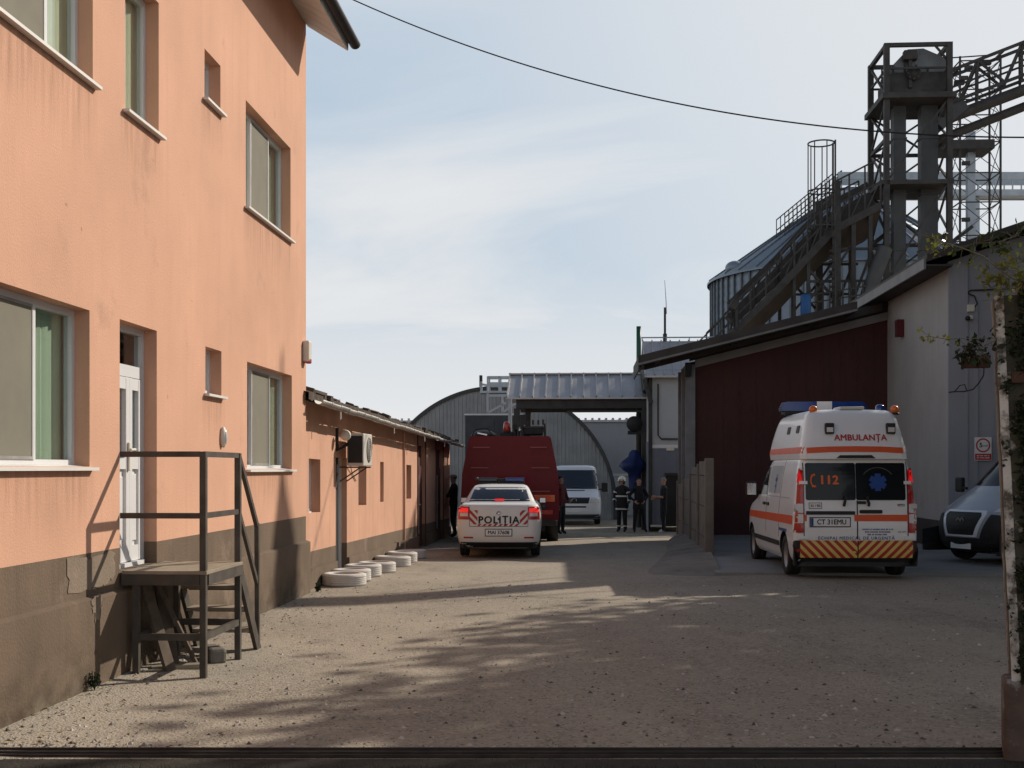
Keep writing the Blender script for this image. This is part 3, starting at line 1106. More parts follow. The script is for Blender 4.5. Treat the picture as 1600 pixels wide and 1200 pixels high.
mb.add([(-1.2, 0, -.5), (-1.2, LEN, -.5), (-1.2, LEN, ZT), (-1.2, 0, ZT)], [(0, 1, 2, 3)], M_DARK)
sheared(mb).build('interior', low)
for h in (bA, bC, bC2, bE):
    h2 = (h[0], h[1], h[2] - SH * (h[0] + h[1]) / 2, h[3] - SH * (h[0] + h[1]) / 2)
    window_unit(low, h2, .15, (), (None,), sill=False, bw=.05)
    if h is bA:
        MB().span((-.13, h2[0], h2[2]), (-.02, h2[0] + .25, h2[2] + .025), M_SILL).build('window_ledge', low)
# white-framed door leaf
mb = MB()
a, b, c, d = bD
k = SH * a
mb.span((-.17, a, c - k), (-.13, b, d - k - .0), M_DARK)
mb.span((-.13, a, c - k), (-.09, a + .07, d - k), M_FRAME)
mb.span((-.13, b - .07, c - k), (-.09, b, d - k), M_FRAME)
o = mb.build('door', low)
MB().box((-.075, a + .05, 1.02 - k), (.03, .03, .12), M_FRAME, None, .008).build('handle', o)
# two maroon doorways
for h in (bF, bG):
    a, b, c, d = h
    k = SH * a
    mb = MB()
    mb.span((-.16, a + .0, c - k), (-.10, b, d - k), M_MAROON)
    mb.span((-.10, a + .02, c - k), (-.07, a + (b - a) * .48, d - k - .5), M_MAROON)
    mb.span((-.10, a + (b - a) * .52, c - k), (-.07, b - .02, d - k - .5), M_MAROON)
    o = mb.build('maroon_door', low)
    m2 = MB()
    m2.span((-.069, a + (b - a) * .46, c - k + .3), (-.05, a + (b - a) * .5, d - k - .7), M_ZINC)
    m2.build('edge_strip', o)
    MB().box((-.04, a + (b - a) * .42, 1.0 - k), (.05, .1, .03), M_ZINC, None, .008).build('handle', o)
    for uu in (a - .035, b + .035):
        MB().span((.002, uu - .035, -.5 - k), (.018, uu + .035, ZT - .05 - k), M_MAROON).build('door_post', low)

# tiled roof, rough along the eave
mb = MB()
nu, nx = 330, 9
vs, fs = [], []
sl = .26
for i in range(nx + 1):
    x = .27 - (5.2 * (i / nx) ** 1.6 if i else 0)
    for j in range(nu + 1):
        u = -.12 + (LEN + .3) * j / nu
        ridge = .022 * abs(math.sin(u * math.pi / .21)) ** .7
        jz = .03 * noise.noise((u * 2.2, x * 2, 3.3)) + (.015 * rnd.random() if i < 3 else 0)
        vs.append((x + (.04 * noise.noise((u * 4.1, 9.2, 0)) if i == 0 else 0), u, 2.685 + sl * (.27 - x) + ridge + jz))
n0 = len(vs)
vs += [(x, y, z - .10) for x, y, z in vs[:nu + 1]] + [(-4.93, -.12, 2.63 + sl * 5.2 - .05), (-4.93, LEN + .18, 2.63 + sl * 5.2 - .05)]
for i in range(nx):
    for j in range(nu):
        a = i * (nu + 1) + j
        fs.append((a, a + 1, a + nu + 2, a + nu + 1))
for j in range(nu):
    fs.append((j, n0 + j, n0 + j + 1, j + 1))
mb.add(vs, fs, M_TILE)
mb.add([(.25, -.12, 2.60), (.25, LEN + .15, 2.60), (-.02, LEN + .15, 2.67), (-.02, -.12, 2.67)], [(0, 1, 2, 3)], M_WOODOLD)
mb.add([(-.02, LEN + .15, 2.67), (-5, LEN + .15, 3.9), (-5, LEN + .15, 2.5), (-.02, LEN + .15, 2.5)], [(0, 1, 2, 3)], M_WOODOLD)
for j in range(130):     # broken and slipped tiles, moss lumps along the eave
    u = rnd.uniform(0, LEN)
    x = rnd.uniform(-.5, .24)
    mb.box((x, u, 2.72 + sl * (.27 - x)), (rnd.uniform(.08, .2), rnd.uniform(.08, .22), rnd.uniform(.04, .11)), M_TILE,
           Matrix.Rotation(rnd.uniform(-.3, .3), 3, 'X') @ Matrix.Rotation(.26 + rnd.uniform(-.15, .15), 3, 'Y'))
sheared(mb).build('roof', low)
mb = MB()
n = 60
for seg in range(int(LEN / .62) + 1):
    a, b = .06 + seg * .62, min(.06 + seg * .62 + .60, LEN + .1)
    if b <= a:
        break
    zz = .008 * rnd.uniform(-1, 1)
    pr = [(.35 + .065 * math.cos(math.pi + math.pi * q / 8), 2.62 + zz + .065 * math.sin(math.pi + math.pi * q / 8)) for q in range(9)]
    pr += [(.35 + .058 * math.cos(math.pi + math.pi * q / 8), 2.62 + zz + .058 * math.sin(math.pi + math.pi * q / 8)) for q in range(8, -1, -1)]
    mb.prism(pr, a, b, M_ZINC, 'y', True)
    mb.prism([(.35 + .071 * math.cos(math.pi + math.pi * q / 8), 2.625 + zz + .071 * math.sin(math.pi + math.pi * q / 8)) for q in range(9)] +
             [(.35 + .06 * math.cos(math.pi + math.pi * q / 8), 2.625 + zz + .06 * math.sin(math.pi + math.pi * q / 8)) for q in range(8, -1, -1)], b - .01, b + .03, M_ZINC, 'y', True)
sheared(mb).build('gutter', low)
for px in (502, 591, 639, 673, 700):
    u = B.u(px) - .3 * (1 if px < 600 else 0)
    u = max(.4, u)
    sheared(MB().span((.345, u - .012, 2.44), (.36, u + .012, 2.55), M_SILL)).build('bracket', low)
sheared(MB().tube([(.03, bE[0] - .55, 2.6), (.03, bE[0] - .5, 1.5), (.03, bE[0] - .5, .1)], .025, M_STUCCO2, 6)).build('conduit', low)

for a, b in ((.1, bD[0] - .1), (bD[1] + .1, bF[0] - .1)):
    sheared(MB().add([(.0425, a, -.1), (.0425, b, -.1), (.0425, b, .30), (.0425, a, .30)], [(0, 1, 2, 3)], M_SPLASH)).build('splash_dirt', low, recalc=False)

# weeds on the low roof
for px, s, lab in ((563, 1.0, 'small weed growing on the low tiled roof, nearest clump'), (582, .8, 'weed sprouting on the low roof behind the nearest clump'), (611, .9, 'thin weed on the low roof farthest along the eave')):
    u = B.u(px) - .4
    w = B.world(-.35, u, 2.78 - SH * u)
    mb = MB()
    for k in range(7):
        a = rnd.uniform(0, 6.28)
        r = rnd.uniform(0, .16)
        h = rnd.uniform(.06, .22) * s
        q = Vector((math.cos(a) * r, math.sin(a) * r, 0))
        tip = q + Vector((rnd.uniform(-.08, .08), rnd.uniform(-.08, .08), h))
        mb.tube([q, tip], .004, M_TWIG, 4)
        leaves(mb, [q.lerp(tip, rnd.uniform(.4, 1.05)) for _ in range(4)], .035, M_LEAF)
    o = mb.build('roof_weed')
    o.location = w
    tag(o, lab, 'weed', 'weeds on the low roof')

# air conditioner unit and the round lamp beside it
ua = 3.05
t = thing('air_conditioner', 'cream outdoor air conditioner unit on brackets above the narrow window', 'air conditioner', B.world(0, ua, 1.74), B.rot)
mb = MB()
mb.box((.27, .38, .26), (.27, .76, .52), M_AC, None, .015)
mb.build('casing', t)
mb = MB()
mb.span((.155, -.008, .05), (.385, .0, .48), M_BLACK)
for k in range(12):
    mb.span((.155, -.014, .06 + k * .035), (.385, -.007, .068 + k * .035), M_DARK)
mb.build('side_grille', t)
mb = MB()
mb.lathe([(.0, .405), (.05, .41), (.2, .412), (.215, .40)], (0, .46, .26), M_BLACK, 'x', 24)
for k in range(6):
    rr = .03 + k * .034
    mb.tube([(.418, .46 + rr * math.cos(q * .4488), .26 + rr * math.sin(q * .4488)) for q in range(14)], .004, M_AC, 4, True)
mb.build('fan_grille', t)
for uu in (.1, .66):
    MB().tube([(.0, uu, -.02), (.40, uu, -.02)], .014, M_STEEL, 6).tube([(.0, uu, -.25), (.34, uu, -.02)], .012, M_STEEL, 6).build('bracket', t)
MB().tube([(.2, .7, .1), (.05, .72, .02), (.02, 1.0, -.1), (.015, 1.4, -.25)], .012, M_AC, 6).tube([(.15, .0, .35), (.02, -.18, .25), (.015, -.2, .6)], .03, M_BLACK, 6).build('pipe', t)
t = thing('round_wall_lamp', 'round cream lamp head on a short arm beside the air conditioner', 'lamp', B.world(0, ua - .25, 2.22), B.rot)
MB().lathe([(.001, -.05), (.07, -.05), (.085, -.01), (.06, .05), (.02, .07), (.001, .07)], (.17, 0, 0), M_PVC, 'y', 16).build('lamp_head', t)
MB().tube([(0, 0.06, -.02), (.12, .06, 0)], .015, M_PVC, 6).build('arm', t)

# whitewashed tyres lying along the low wall
TY = [(527, 918, .325), (550, 911.5, .30), (566, 904.5, .30), (577, 897.5, .33), (601, 886.5, .335), (617, 879, .30), (632, 872.5, .30)]
lab = ['whitewashed tyre lying nearest the house corner', 'whitewashed tyre second from the house corner', 'narrow white tyre lying before the outbuilding door, third from the house',
       'white tyre with dark gap under its tread, fourth from the house', 'largest white tyre, fifth from the house corner', 'greyish white tyre behind the largest one', 'whitewashed tyre farthest from the house, last of the row']
for i, ((px, py, r), lb) in enumerate(zip(TY, lab)):
    Y = F * (EYE - gz(18 + i)) / (py - HY) + r
    X = (px - 806) / F * Y
    X = max(X, B.ox + B.dx * (Y - B.oy) + r + .05)
    w = .185 + .01 * (i % 3)
    prof = [(r * .60, 0.03), (r * .62, .0), (r * .86, -.0), (r * .97, .010), (r, .032)]
    for q in range(4):
        f = .04 + (w - .08) * (q + .5) / 4
        prof += [(r * 1.004, f - .012), (r * .985, f - .004), (r * .985, f + .004), (r * 1.004, f + .012)]
    prof += [(r, w - .032), (r * .97, w - .010), (r * .86, w), (r * .62, w), (r * .60, w - .03), (r * .72, w - .06), (r * .72, .06), (r * .60, .03)]
    o = MB().lathe(prof, (0, 0, 0), M_TYREW, 'z', 40).build('painted_tyre')
    o.location = (X, Y, gh(X, Y) - .004)
    o.rotation_euler = (rnd.uniform(-.03, .03), rnd.uniform(-.03, .03), rnd.uniform(0, 6))
    tag(o, lb, 'tyre', 'whitewashed tyres along the outbuilding')
SR = -math.atan(.0605)          # heading of the yard

# ------------------------------------------------------------------ arched hangar
Yh = 55.0
sc_ = F / Yh
hc = Vector(((776 - 800) / sc_, Yh, 0))
Rh, zc, zg = 5.34, EYE - (791 - HY) / sc_, gz(55) - .1
t = thing('arched_hangar', 'grey corrugated steel arched hangar behind the fire engine', 'hangar', hc, -.02)
mb = MB()
n = 62
vs, fs = [], []
xs = []
for k in range(n):
    a = -Rh + 2 * Rh * k / n
    b = -Rh + 2 * Rh * (k + 1) / n
    m_ = (b - a)
    for x, y in ((a, 0), (a + m_ * .62, 0), (a + m_ * .70, -.045), (a + m_ * .92, -.045)):
        xs.append((x, y))
xs.append((Rh, 0))
for x, y in xs:
    zt = zc + math.sqrt(max(0, Rh * Rh - x * x)) - .02
    vs += [(x, y, zg), (x, y, zt)]
for k in range(len(xs) - 1):
    fs.append((2 * k, 2 * k + 2, 2 * k + 3, 2 * k + 1))
mb.add(vs, fs, M_HANGAR)
mb.build('gable_wall', t)
mb = MB()
vs, fs = [], []
na, ny = 64, 2
for j in range(ny):
    y = -.14 + j * 20
    for r in (Rh + .10, Rh - .06):
        for k in range(na + 1):
            a = math.pi * k / na
            vs.append((r * math.cos(a), y, zc + r * math.sin(a)))
m_ = na + 1
for k in range(na):
    fs += [(k, k + 1, m_ + k + 1, m_ + k), (2 * m_ + k, 3 * m_ + k, 3 * m_ + k + 1, 2 * m_ + k + 1),
           (k, 2 * m_ + k, 2 * m_ + k + 1, k + 1), (m_ + k, m_ + k + 1, 3 * m_ + k + 1, 3 * m_ + k)]
mb.add(vs, fs, M_HANGTRIM)
for s in (-1, 1):
    mb.span((s * (Rh - .06), -.13, zg), (s * (Rh + .09), 19.8, zc), M_HANGTRIM)
mb.build('arch_roof', t)


def hx(px):
    return (px - 776) / sc_


def hz(py):
    return EYE + (HY - py) / sc_


dr = MB()
for a, b in ((727, 772.5), (773.5, 816)):
    dr.span((hx(a), -.10, zg), (hx(b), -.05, hz(649)), M_HANGDOOR)
    for k in range(14):
        z = zg + .3 + k * .29
        dr.span((hx(a) + .03, -.11, z), (hx(b) - .03, -.098, z + .03), M_HANGDOOR)
o = dr.build('door', t)
m2 = MB()
m2.span((hx(727) - .05, -.12, hz(649)), (hx(816) + .05, -.04, hz(646.5)), M_GREYLIGHT)
m2.build('lintel', t)
# rails and roof walkway on the hangar front
wk = thing('roof_walkway', 'small grey railed walkway standing over the arched hangar top', 'walkway', at(775, 640, 47), SR)
q = 47 / F


def wp(px, py, y=0):
    return ((px - 775) * q, y, (640 - py) * q)


mb = MB()
for y in (0, .8):
    mb.bar(wp(762, 589, y), wp(800, 589, y), .07, .07, M_GALV)
    mb.bar(wp(762, 600, y), wp(800, 600, y), .06, .14, M_GALV)
    for px in (762, 780, 797):
        mb.bar(wp(px, 588, y), wp(px, 614, y), .07, .07, M_GALV)
mb.build('railing', wk)
mb = MB()
mb.span(Vector(wp(750, 611, -.1)), Vector(wp(800, 614, .9)), M_GALV)
mb.bar(wp(761, 618), wp(800, 618), .06, .10, M_GALV)
mb.build('deck', wk)
mb = MB()
for a, b in (((762, 614), (762, 645)), ((762, 645), (790, 630)), ((785, 620), (785, 645)), ((785, 645), (806, 630)), ((752, 596), (752, 612)), ((750, 600), (762, 602))):
    mb.bar(wp(*a), wp(*b), .08, .08, M_GALV)
mb.build('bracket', wk)
MB().box(wp(751, 595, .1), (.12, .12, .45), M_DSTEEL, None, .02).build('floodlight', wk)
MB().bar(wp(796, 614, .4), wp(796, 850, .4), .14, .14, M_GALV).build('leg', wk)

# ------------------------------------------------------------------ long grey hall in the back
t = thing('grey_warehouse', 'long low light grey warehouse closing the yard behind the hangar', 'warehouse', (0, 75, 0), SR)
mb = MB()
mb.span((-22, 0, -1.2), (24, 14, 4.55), M_GREYWALL)
for k in range(20):
    x = -21 + k * 2.3
    mb.span((x, -.02, -1.2), (x + .05, .0, 4.5), M_GREYWALL)
mb.build('wall', t)
mb = MB()
mb.span((-22.2, -.15, 4.55), (24.2, 14.2, 4.68), M_GREYLIGHT)
for k in range(110):
    x = -22.0 + k * .42
    mb.span((x, -.14, 4.683), (x + .14, 3, 4.80), M_GREYLIGHT)
mb.build('roof', t)
t = thing('low_white_wall', 'low whitish wall in front of the grey warehouse', 'wall', at(970, 800, 62), SR)
t.location.z = gz(62)
MB().span((-4, 0, -.3), (4.6, .2, 2.0), M_PALEPANEL).build('wall', t)
MB().span((-4.05, -.06, 2.0), (4.65, .26, 2.1), M_GREYLIGHT).build('coping', t)

# ------------------------------------------------------------------ weighbridge canopy
Yc = 42.0
c0 = at(800, 622, Yc)
cv = thing('metal_canopy', 'silver sheet roof canopy on dark columns spanning the yard', 'canopy', (c0.x, c0.y, gz(42)), SR)
zb = c0.z - gz(42)
WL = 5.12
mb = MB()
zr_, dr_ = .93, 1.5
for x0, x1 in ((-.18, WL),):
    mb.add([(x0, -.25, zb), (x1, -.25, zb), (x1 + .0, dr_, zb + zr_), (x0 + .0, dr_, zb + zr_), (x0, -.25, zb - .05), (x1, -.25, zb - .05), (x1, dr_, zb + zr_ - .05), (x0, dr_, zb + zr_ - .05)],
           [(0, 1, 2, 3), (4, 7, 6, 5), (0, 4, 5, 1), (1, 5, 6, 2), (2, 6, 7, 3), (3, 7, 4, 0)], M_METALROOF)
    mb.add([(x0, dr_ + .004, zb + zr_), (x1, dr_ + .004, zb + zr_), (x1, 3.2, zb), (x0, 3.2, zb)], [(0, 1, 2, 3)], M_METALROOF)
for k in range(13):
    x = -.16 + k * (WL + .14) / 12
    mb.bar((x, -.26, zb + .025), (x, dr_, zb + zr_ + .03), .045, .07, M_METALROOF)
mb.bar((-.2, dr_, zb + zr_ + .02), (WL, dr_, zb + zr_ + .02), .16, .05, M_METALROOF)
mb.build('roof', cv)
mb = MB()
mb.span((0.15, -.1, zb - .36), (WL - .05, .15, zb - .055), M_DSTEEL)
mb.span((0.15, 2.8, zb - .36), (WL - .05, 3.0, zb - .055), M_DSTEEL)
mb.span((0.15, .15, zb - .30), (.35, 2.8, zb - .056), M_DSTEEL)
mb.span((1.9, -.06, zb - .50), (WL - .3, .06, zb - .44), M_DSTEEL)
for x in (2.4, 3.6, 4.6):
    mb.span((x, -.02, zb - .45), (x + .04, .02, zb - .36), M_DSTEEL)
mb.build('beam', cv)
for x, y in ((.17, 0), (.42, 2.9), (4.66, 2.9), (4.60, 0)):
    MB().box((x, y, (zb - .36) / 2), (.2 if x < 1 else .30, .2, zb - .36), M_DSTEEL).build('column', cv)
MB().box((.40, -.12, zb - .75), (.22, .16, .35), M_DSTEEL, None, .02).build('lamp', cv)

t = thing('round_fixture', 'dark round disc and crossbar fixed to the right canopy column', 'fixture', at(1000, 676, 41.7), SR)
MB().bar((-.42, 0, 0), (.40, 0, 0), .12, .13, M_BLACK).build('crossbar', t)
MB().lathe([(.01, -.08), (.24, -.08), (.27, -.02), (.27, .05), (.22, .09), (.01, .09)], (-.20, -.06, .30), M_BLACK, 'y', 22).tube([(-.2, 0, 0), (-.2, .02, .1)], .04, M_BLACK, 6).build('disc', t)

t = thing('blue_tarpaulin', 'dark blue tarpaulin bundle hanging beside the canopy column', 'tarpaulin', at(990, 750, 41.4), SR)
mb = MB()
vs, fs = [], []
prof = [(.10, 1.02), (.17, .95), (.22, .80), (.34, .62), (.42, .48), (.36, .36), (.25, .22), (.22, 0), (.20, -.25), (.16, -.45)]
for i, (r, h) in enumerate(prof):
    for k in range(16):
        a = 2 * math.pi * k / 16
        rr = r * (1 + .16 * math.sin(a * 4 + i)) * (1.25 if math.cos(a) < 0 and i in (3, 4, 5) else .85)
        vs.append((rr * math.cos(a) + .03, rr * .6 * math.sin(a), h))
for i in range(len(prof) - 1):
    for k in range(16):
        fs.append((i * 16 + k, i * 16 + (k + 1) % 16, (i + 1) * 16 + (k + 1) % 16, (i + 1) * 16 + k))
fs += [tuple(range(16)), tuple(range(len(prof) * 16 - 16, len(prof) * 16))]
mb.add(vs, fs, M_BLUETARP, True)
mb.build('bundle', t)

gp = at(998, 510, 44)
t = thing('green_pipe', 'tall dark green vent pipe rising behind the metal canopy', 'pipe', (gp.x, gp.y, gz(44)))
MB().tube([(0, 0, 0), (0, 0, 4.1)], .10, M_DSTEEL, 10).build('lower_pipe', t)
mb = MB()
mb.lathe([(.09, 4.1), (.105, 4.1), (.09, 4.12), (.085, 6.82 - .4), (.085, gp.z - gz(44)), (.07, gp.z - gz(44)), (.07, 4.6)], (0, 0, 0), M_GREENPIPE, 'z', 14)
mb.build('upper_pipe', t)

# ------------------------------------------------------------------ pale building with silver roof behind the shed
of = at(1012, 800, 40)
t = thing('pale_building', 'pale panelled building with silver seamed roof behind the maroon shed', 'building', (of.x, of.y, gz(40)), SR)
q = 40 / F


def op(px, py, y=0.):
    return ((px - 1012) * q, y, EYE + (HY - py) * q - gz(40))


mb = MB()
mb.span(op(1014, 820, 0), op(1100, 577, 5), M_PALEPANEL)
mb.build('wall', t)
mb = MB()
mb.span(op(1015, 700, -.03), op(1100, 695, -.0), M_GREYLIGHT)
mb.span(op(1014.2, 820, -.022), op(1100, 701, -.0), M_BLUEBOARD)
mb.build('lower_cladding', t)
mb = MB()
mb.tube([op(1028, 600, -.06), op(1028, 680, -.06), op(1033, 686, -.06), op(1062, 686, -.06)], .03, M_DSTEEL, 6)
mb.build('pipe', t)
mb = MB()
mb.span(op(1013, 820, -.08), op(1019, 590, -.0), M_DSTEEL)
mb.build('corner_post', t)
mb = MB()
mb.span(op(1040, 822, -.04), op(1075, 743, -.024), M_DARK)
o = mb.build('doorway', t)
MB().span((op(1014, 0)[0] - .02, 0, 0), (op(1014, 0)[0] - .001, 5, op(0, 690)[2]), M_BLUEBOARD).build('side_darkener', t)  # dark sheet added to tone down the sky-lit side face
MB().span(op(1038, 743, -.09), op(1077, 739, -.026), M_DSTEEL).build('lintel', o)
MB().span(op(1041, 704, -.05), op(1053, 699, -.025), M_PVC).build('wall_plate', t)
mb = MB()
x0, x1 = op(1007, 0)[0], op(1130, 0)[0]
ze_, zr_ = op(0, 588)[2], op(0, 531)[2] + .12
mb.add([(x0, -.3, ze_), (x1, -.3, ze_), (x1, 1.6, zr_), (x0, 1.6, zr_), (x0, -.3, ze_ - .06), (x1, -.3, ze_ - .06), (x1, 1.6, zr_ - .06), (x0, 1.6, zr_ - .06), (x0, 3.6, ze_), (x1, 3.6, ze_)],
       [(0, 1, 2, 3), (0, 4, 5, 1), (4, 7, 6, 5), (0, 3, 7, 4), (3, 2, 9, 8), (1, 5, 6, 2)], M_METALROOF)
for k in range(9):
    x = x0 + .02 + k * .31
    mb.bar((x, -.31, ze_ + .02), (x, 1.6, zr_ + .02), .04, .06, M_METALROOF)
mb.build('roof', t)
mb = MB()
mb.prism([(-.3, ze_ - .05), (1.6, zr_ - .06), (3.6, ze_ - .05), (3.6, ze_ - .4), (-.3, ze_ - .4)], x0 + .01, x0 + .08, M_DSTEEL, 'x')
mb.build('verge', t)
MB().tube([(x0 + .0, .0, ze_ - .1), (x0 + .12, -.2, ze_ - .55), (x0 + .2, -.2, ze_ - .9)], .08, M_DSTEEL, 7).build('downpipe', t)
zp = op(0, 526)[2] + .14
mb = MB()
mb.tube([(x0 - .03, 1.6, zp), (x1, 1.6, zp)], .025, M_GALV, 6)
for k in range(4):
    mb.tube([(x0 + k * .8, 1.6, zr_), (x0 + k * .8, 1.6, zp)], .02, M_GALV, 6)
mb.build('ridge_rail', t)
w = at(1039, 527, 41.6)
t = thing('radio_antenna', 'thin whip antenna mast on the silver roof ridge', 'antenna', w)
MB().tube([(0, 0, -.15), (0, 0, .12)], .07, M_DSTEEL, 8).build('foot', t)
MB().tube([(0, 0, .12), (0, 0, 1.02)], .04, M_DSTEEL, 8).build('mast', t)
MB().tube([(.05, 0, .8), (.04, 0, 1.2), (-.01, 0, 1.95)], [.018, .016, .01], M_GALV, 6).build('whip', t)

# ------------------------------------------------------------------ maroon shed with mono-pitch roof
S = (4.52, 31.0)
sh = thing('maroon_shed', 'dark maroon clad shed with sloping roof beside the ambulance', 'shed', (S[0], S[1], 0), SR)


def sz(x):              # top of wall at local x
    return 4.30 + .245 * x


XW = 5.02
mb = MB()
mb.add([(0, 0, -.3), (XW, 0, -.3), (XW, 0, sz(XW) + .1), (0, 0, sz(0) + .1)], [(0, 1, 2, 3)], M_SHEDRED)
MB().add([(XW, 1.95, -.3), (0, 1.95, -.3), (0, 1.95, sz(0)), (XW, 1.95, sz(XW))], [(0, 1, 2, 3)], M_SHEDRED).build('back_wall', sh, recalc=False)
for k in range(1, 12):
    x = k * .42
    mb.span((x, -.006, -.3), (x + .015, .0, sz(x) + .08), M_SHEDRED)
mb.build('wall', sh, recalc=False)
mb = MB()
for k in range(5):
    y = k * .40
    mb.span((-.04, y, -.4), (.0, y + .38, sz(0) + .1), M_BLUEBOARD)
mb.build('boarding', sh)
for x, y, w in ((.02, -.05, .24), (-.06, .8, .16), (-.06, 1.9, .16)):
    MB().span((x - w / 2, y - .06, -.35), (x + w / 2, y + .06, sz(0) + (.04 if y < 0 else .0)), M_POSTGREY).build('post', sh)
mb = MB()


def slab(m, x0, x1, y0, y1, zo, th, mt, sl=.245, base=4.30):
    a, b = base + sl * x0 + zo, base + sl * x1 + zo
    m.add([(x0, y0, a), (x1, y0, b), (x1, y1, b), (x0, y1, a), (x0, y0, a - th), (x1, y0, b - th), (x1, y1, b - th), (x0, y1, a - th)],
          [(0, 1, 2, 3), (4, 7, 6, 5), (0, 4, 5, 1), (1, 5, 6, 2), (2, 6, 7, 3), (3, 7, 4, 0)], mt)


slab(mb, -1.3, 4.0, -.95, 2.1, .50, .10, M_FASCIA)
mb.build('roof', sh)
mb = MB()
slab(mb, -1.32, 4.0, -1.0, -.955, .52, .26, M_FASCIA)
slab(mb, -1.34, 4.0, -1.03, -1.002, .33, .05, M_FASCIAL)
slab(mb, -1.34, -1.305, -1.0, 2.1, .50, .35, M_FASCIA)
mb.build('fascia', sh)
mb = MB()
slab(mb, -1.15, 4.8, -.2, -.10, .385, .2, M_FASCIA)
slab(mb, .0, 4.98, -.04, .0, .41, .28, M_DARK)
slab(mb, .14, 5.0, -.07, -.01, .13, .2, M_FASCIAL)
for k in range(6):
    x = -.9 + k * .95
    slab(mb, x, x + .12, -.9, -.21, .39, .14, M_FASCIA)
mb.build('rafter', sh)
mb = MB()
slab(mb, -1.2, .0, -.9, 2.0, .38, .03, M_FASCIA)
mb.build('soffit', sh)
MB().box((-.05, -.25, sz(0) - .10), (.16, .16, .35), M_BLACK, Matrix.Rotation(.3, 3, 'X'), .03).build('floodlight', sh)

# ------------------------------------------------------------------ grey rendered building on the right
G = (9.17, 25.6)
gb = thing('grey_building', 'tall grey rendered building with dark pitched roof on the right', 'building', (G[0], G[1], 0), SR)
W_, D_ = 11.0, 9.0
SL = .335


def gzt(x):
    return 6.05 + SL * (x if x < W_ / 2 else W_ - x)


mb = MB()
mb.add([(0, 0, .58), (0, D_, .58), (0, D_, gzt(0)), (0, 0, gzt(0))], [(3, 2, 1, 0)], M_GREYPLASTER)
mb.add([(0, D_, 0), (W_, D_, 0), (W_, D_, gzt(W_)), (W_ / 2, D_, gzt(W_ / 2)), (0, D_, gzt(0))], [(4, 3, 2, 1, 0)], M_GREYPLASTER)
mb.build('wall', gb, recalc=False)
mb = MB()
mb.add([(0, 0, .58), (W_, 0, .58), (W_, 0, gzt(W_)), (W_ / 2, 0, gzt(W_ / 2)), (0, 0, gzt(0))], [(0, 1, 2, 3, 4)], M_BLUEPLASTER)
mb.add([(W_, 0, .58), (W_, D_, .58), (W_, D_, gzt(W_)), (W_, 0, gzt(W_))], [(0, 1, 2, 3)], M_BLUEPLASTER)
mb.build('front_wall', gb, recalc=False)
mb = MB()
mb.span((-.03, -.035, -.2), (W_, 0, .58), M_DKPLINTH)
mb.span((-.035, 0, -.2), (0, D_, .58), M_DKPLINTH)
mb.span((W_, -.035, -.2), (W_ + .03, D_, .58), M_DKPLINTH)
mb.build('plinth', gb)
mb = MB()
mb.span((.0, -.06, .58), (.40, -.0, 6.0), M_BLUEPLASTER)
mb.span((.40, -.03, .58), (.62, -.0, 5.2), M_BLUEPLASTER)
mb.build('pilaster', gb)
mb = MB()
for sgn in (0, 1):
    pts = []
    xs_ = (-.55, W_ / 2) if not sgn else (W_ + .55, W_ / 2)
    za = 6.05 + SL * -.55 + .12
    zb_ = 6.05 + SL * W_ / 2 + .12
    x0, x1 = xs_
    mb.add([(x0, -.45, za), (x1, -.45, zb_), (x1, D_ + .4, zb_), (x0, D_ + .4, za), (x0, -.45, za + .16), (x1, -.45, zb_ + .16), (x1, D_ + .4, zb_ + .16), (x0, D_ + .4, za + .16)],
           [(0, 1, 2, 3), (4, 7, 6, 5), (0, 4, 5, 1), (2, 6, 7, 3), (0, 3, 7, 4)], M_FASCIA)
mb.build('roof', gb)
MB().span((-.60, -.40, 5.84), (-.555, D_ + .35, 6.06), M_FASCIAL).build('fascia', gb)
MB().span((-.55, -.40, 5.90), (-.004, D_ + .35, 5.94), M_FASCIA).build('soffit', gb)


def gw(px, py):          # on the front wall
    Y = 25.6 - (((px - 800) / F * 25.6) - 9.17) * .0605
    p = at(px, py, Y)
    return p


# speed sign
p0 = gw(1534.5, 701.5)
t = thing('speed_sign', 'white sign with red ring 5 km/h and red band on the right wall', 'sign', p0 + Vector((0, -.05, 0)), SR)
MB().box((0, 0, 0), (.35, .012, .49), M_PLATE, None, .003).build('board', t)
mb = MB()
for k in range(32):
    a, b = 2 * math.pi * k / 32, 2 * math.pi * (k + 1) / 32
    vs = [(r * math.cos(q_), -.0075, .075 + r * math.sin(q_)) for r, q_ in ((.118, a), (.148, a), (.148, b), (.118, b))]
    mb.add(vs, [(0, 1, 2, 3)], M_REDLET)
mb.build('ring', t)
MB().box((0, -.008, -.165), (.33, .003, .13), M_REDLET).build('red_band', t)


def flat_text(st, size, bold, x, z, y, m, parent, name='lettering', align='CENTER'):
    vs, fs = text_geo(st, size, bold, align)
    return MB().add([(a + x, y - d, b + z) for (a, b), d in zip(vs, vs.depth)], fs, m).build(name, parent, recalc=False)


flat_text('5', .13, .004, -.045, .075, -.009, M_TEXTBLK, t)
flat_text('km/h', .055, .001, .045, .065, -.009, M_TEXTBLK, t)
mb = MB()
for r_ in range(2):          # two lines of small white lettering, too small to read in the photograph
    x = -.13
    while x < .12:
        w_ = rnd.uniform(.008, .018)
        mb.span((x, -.0105, -.142 - r_ * .045 - .012), (x + w_, -.0098, -.142 - r_ * .045 + .012), M_PLATE)
        x += w_ + (.006 if rnd.random() < .8 else .022)
mb.build('small_lettering', t)

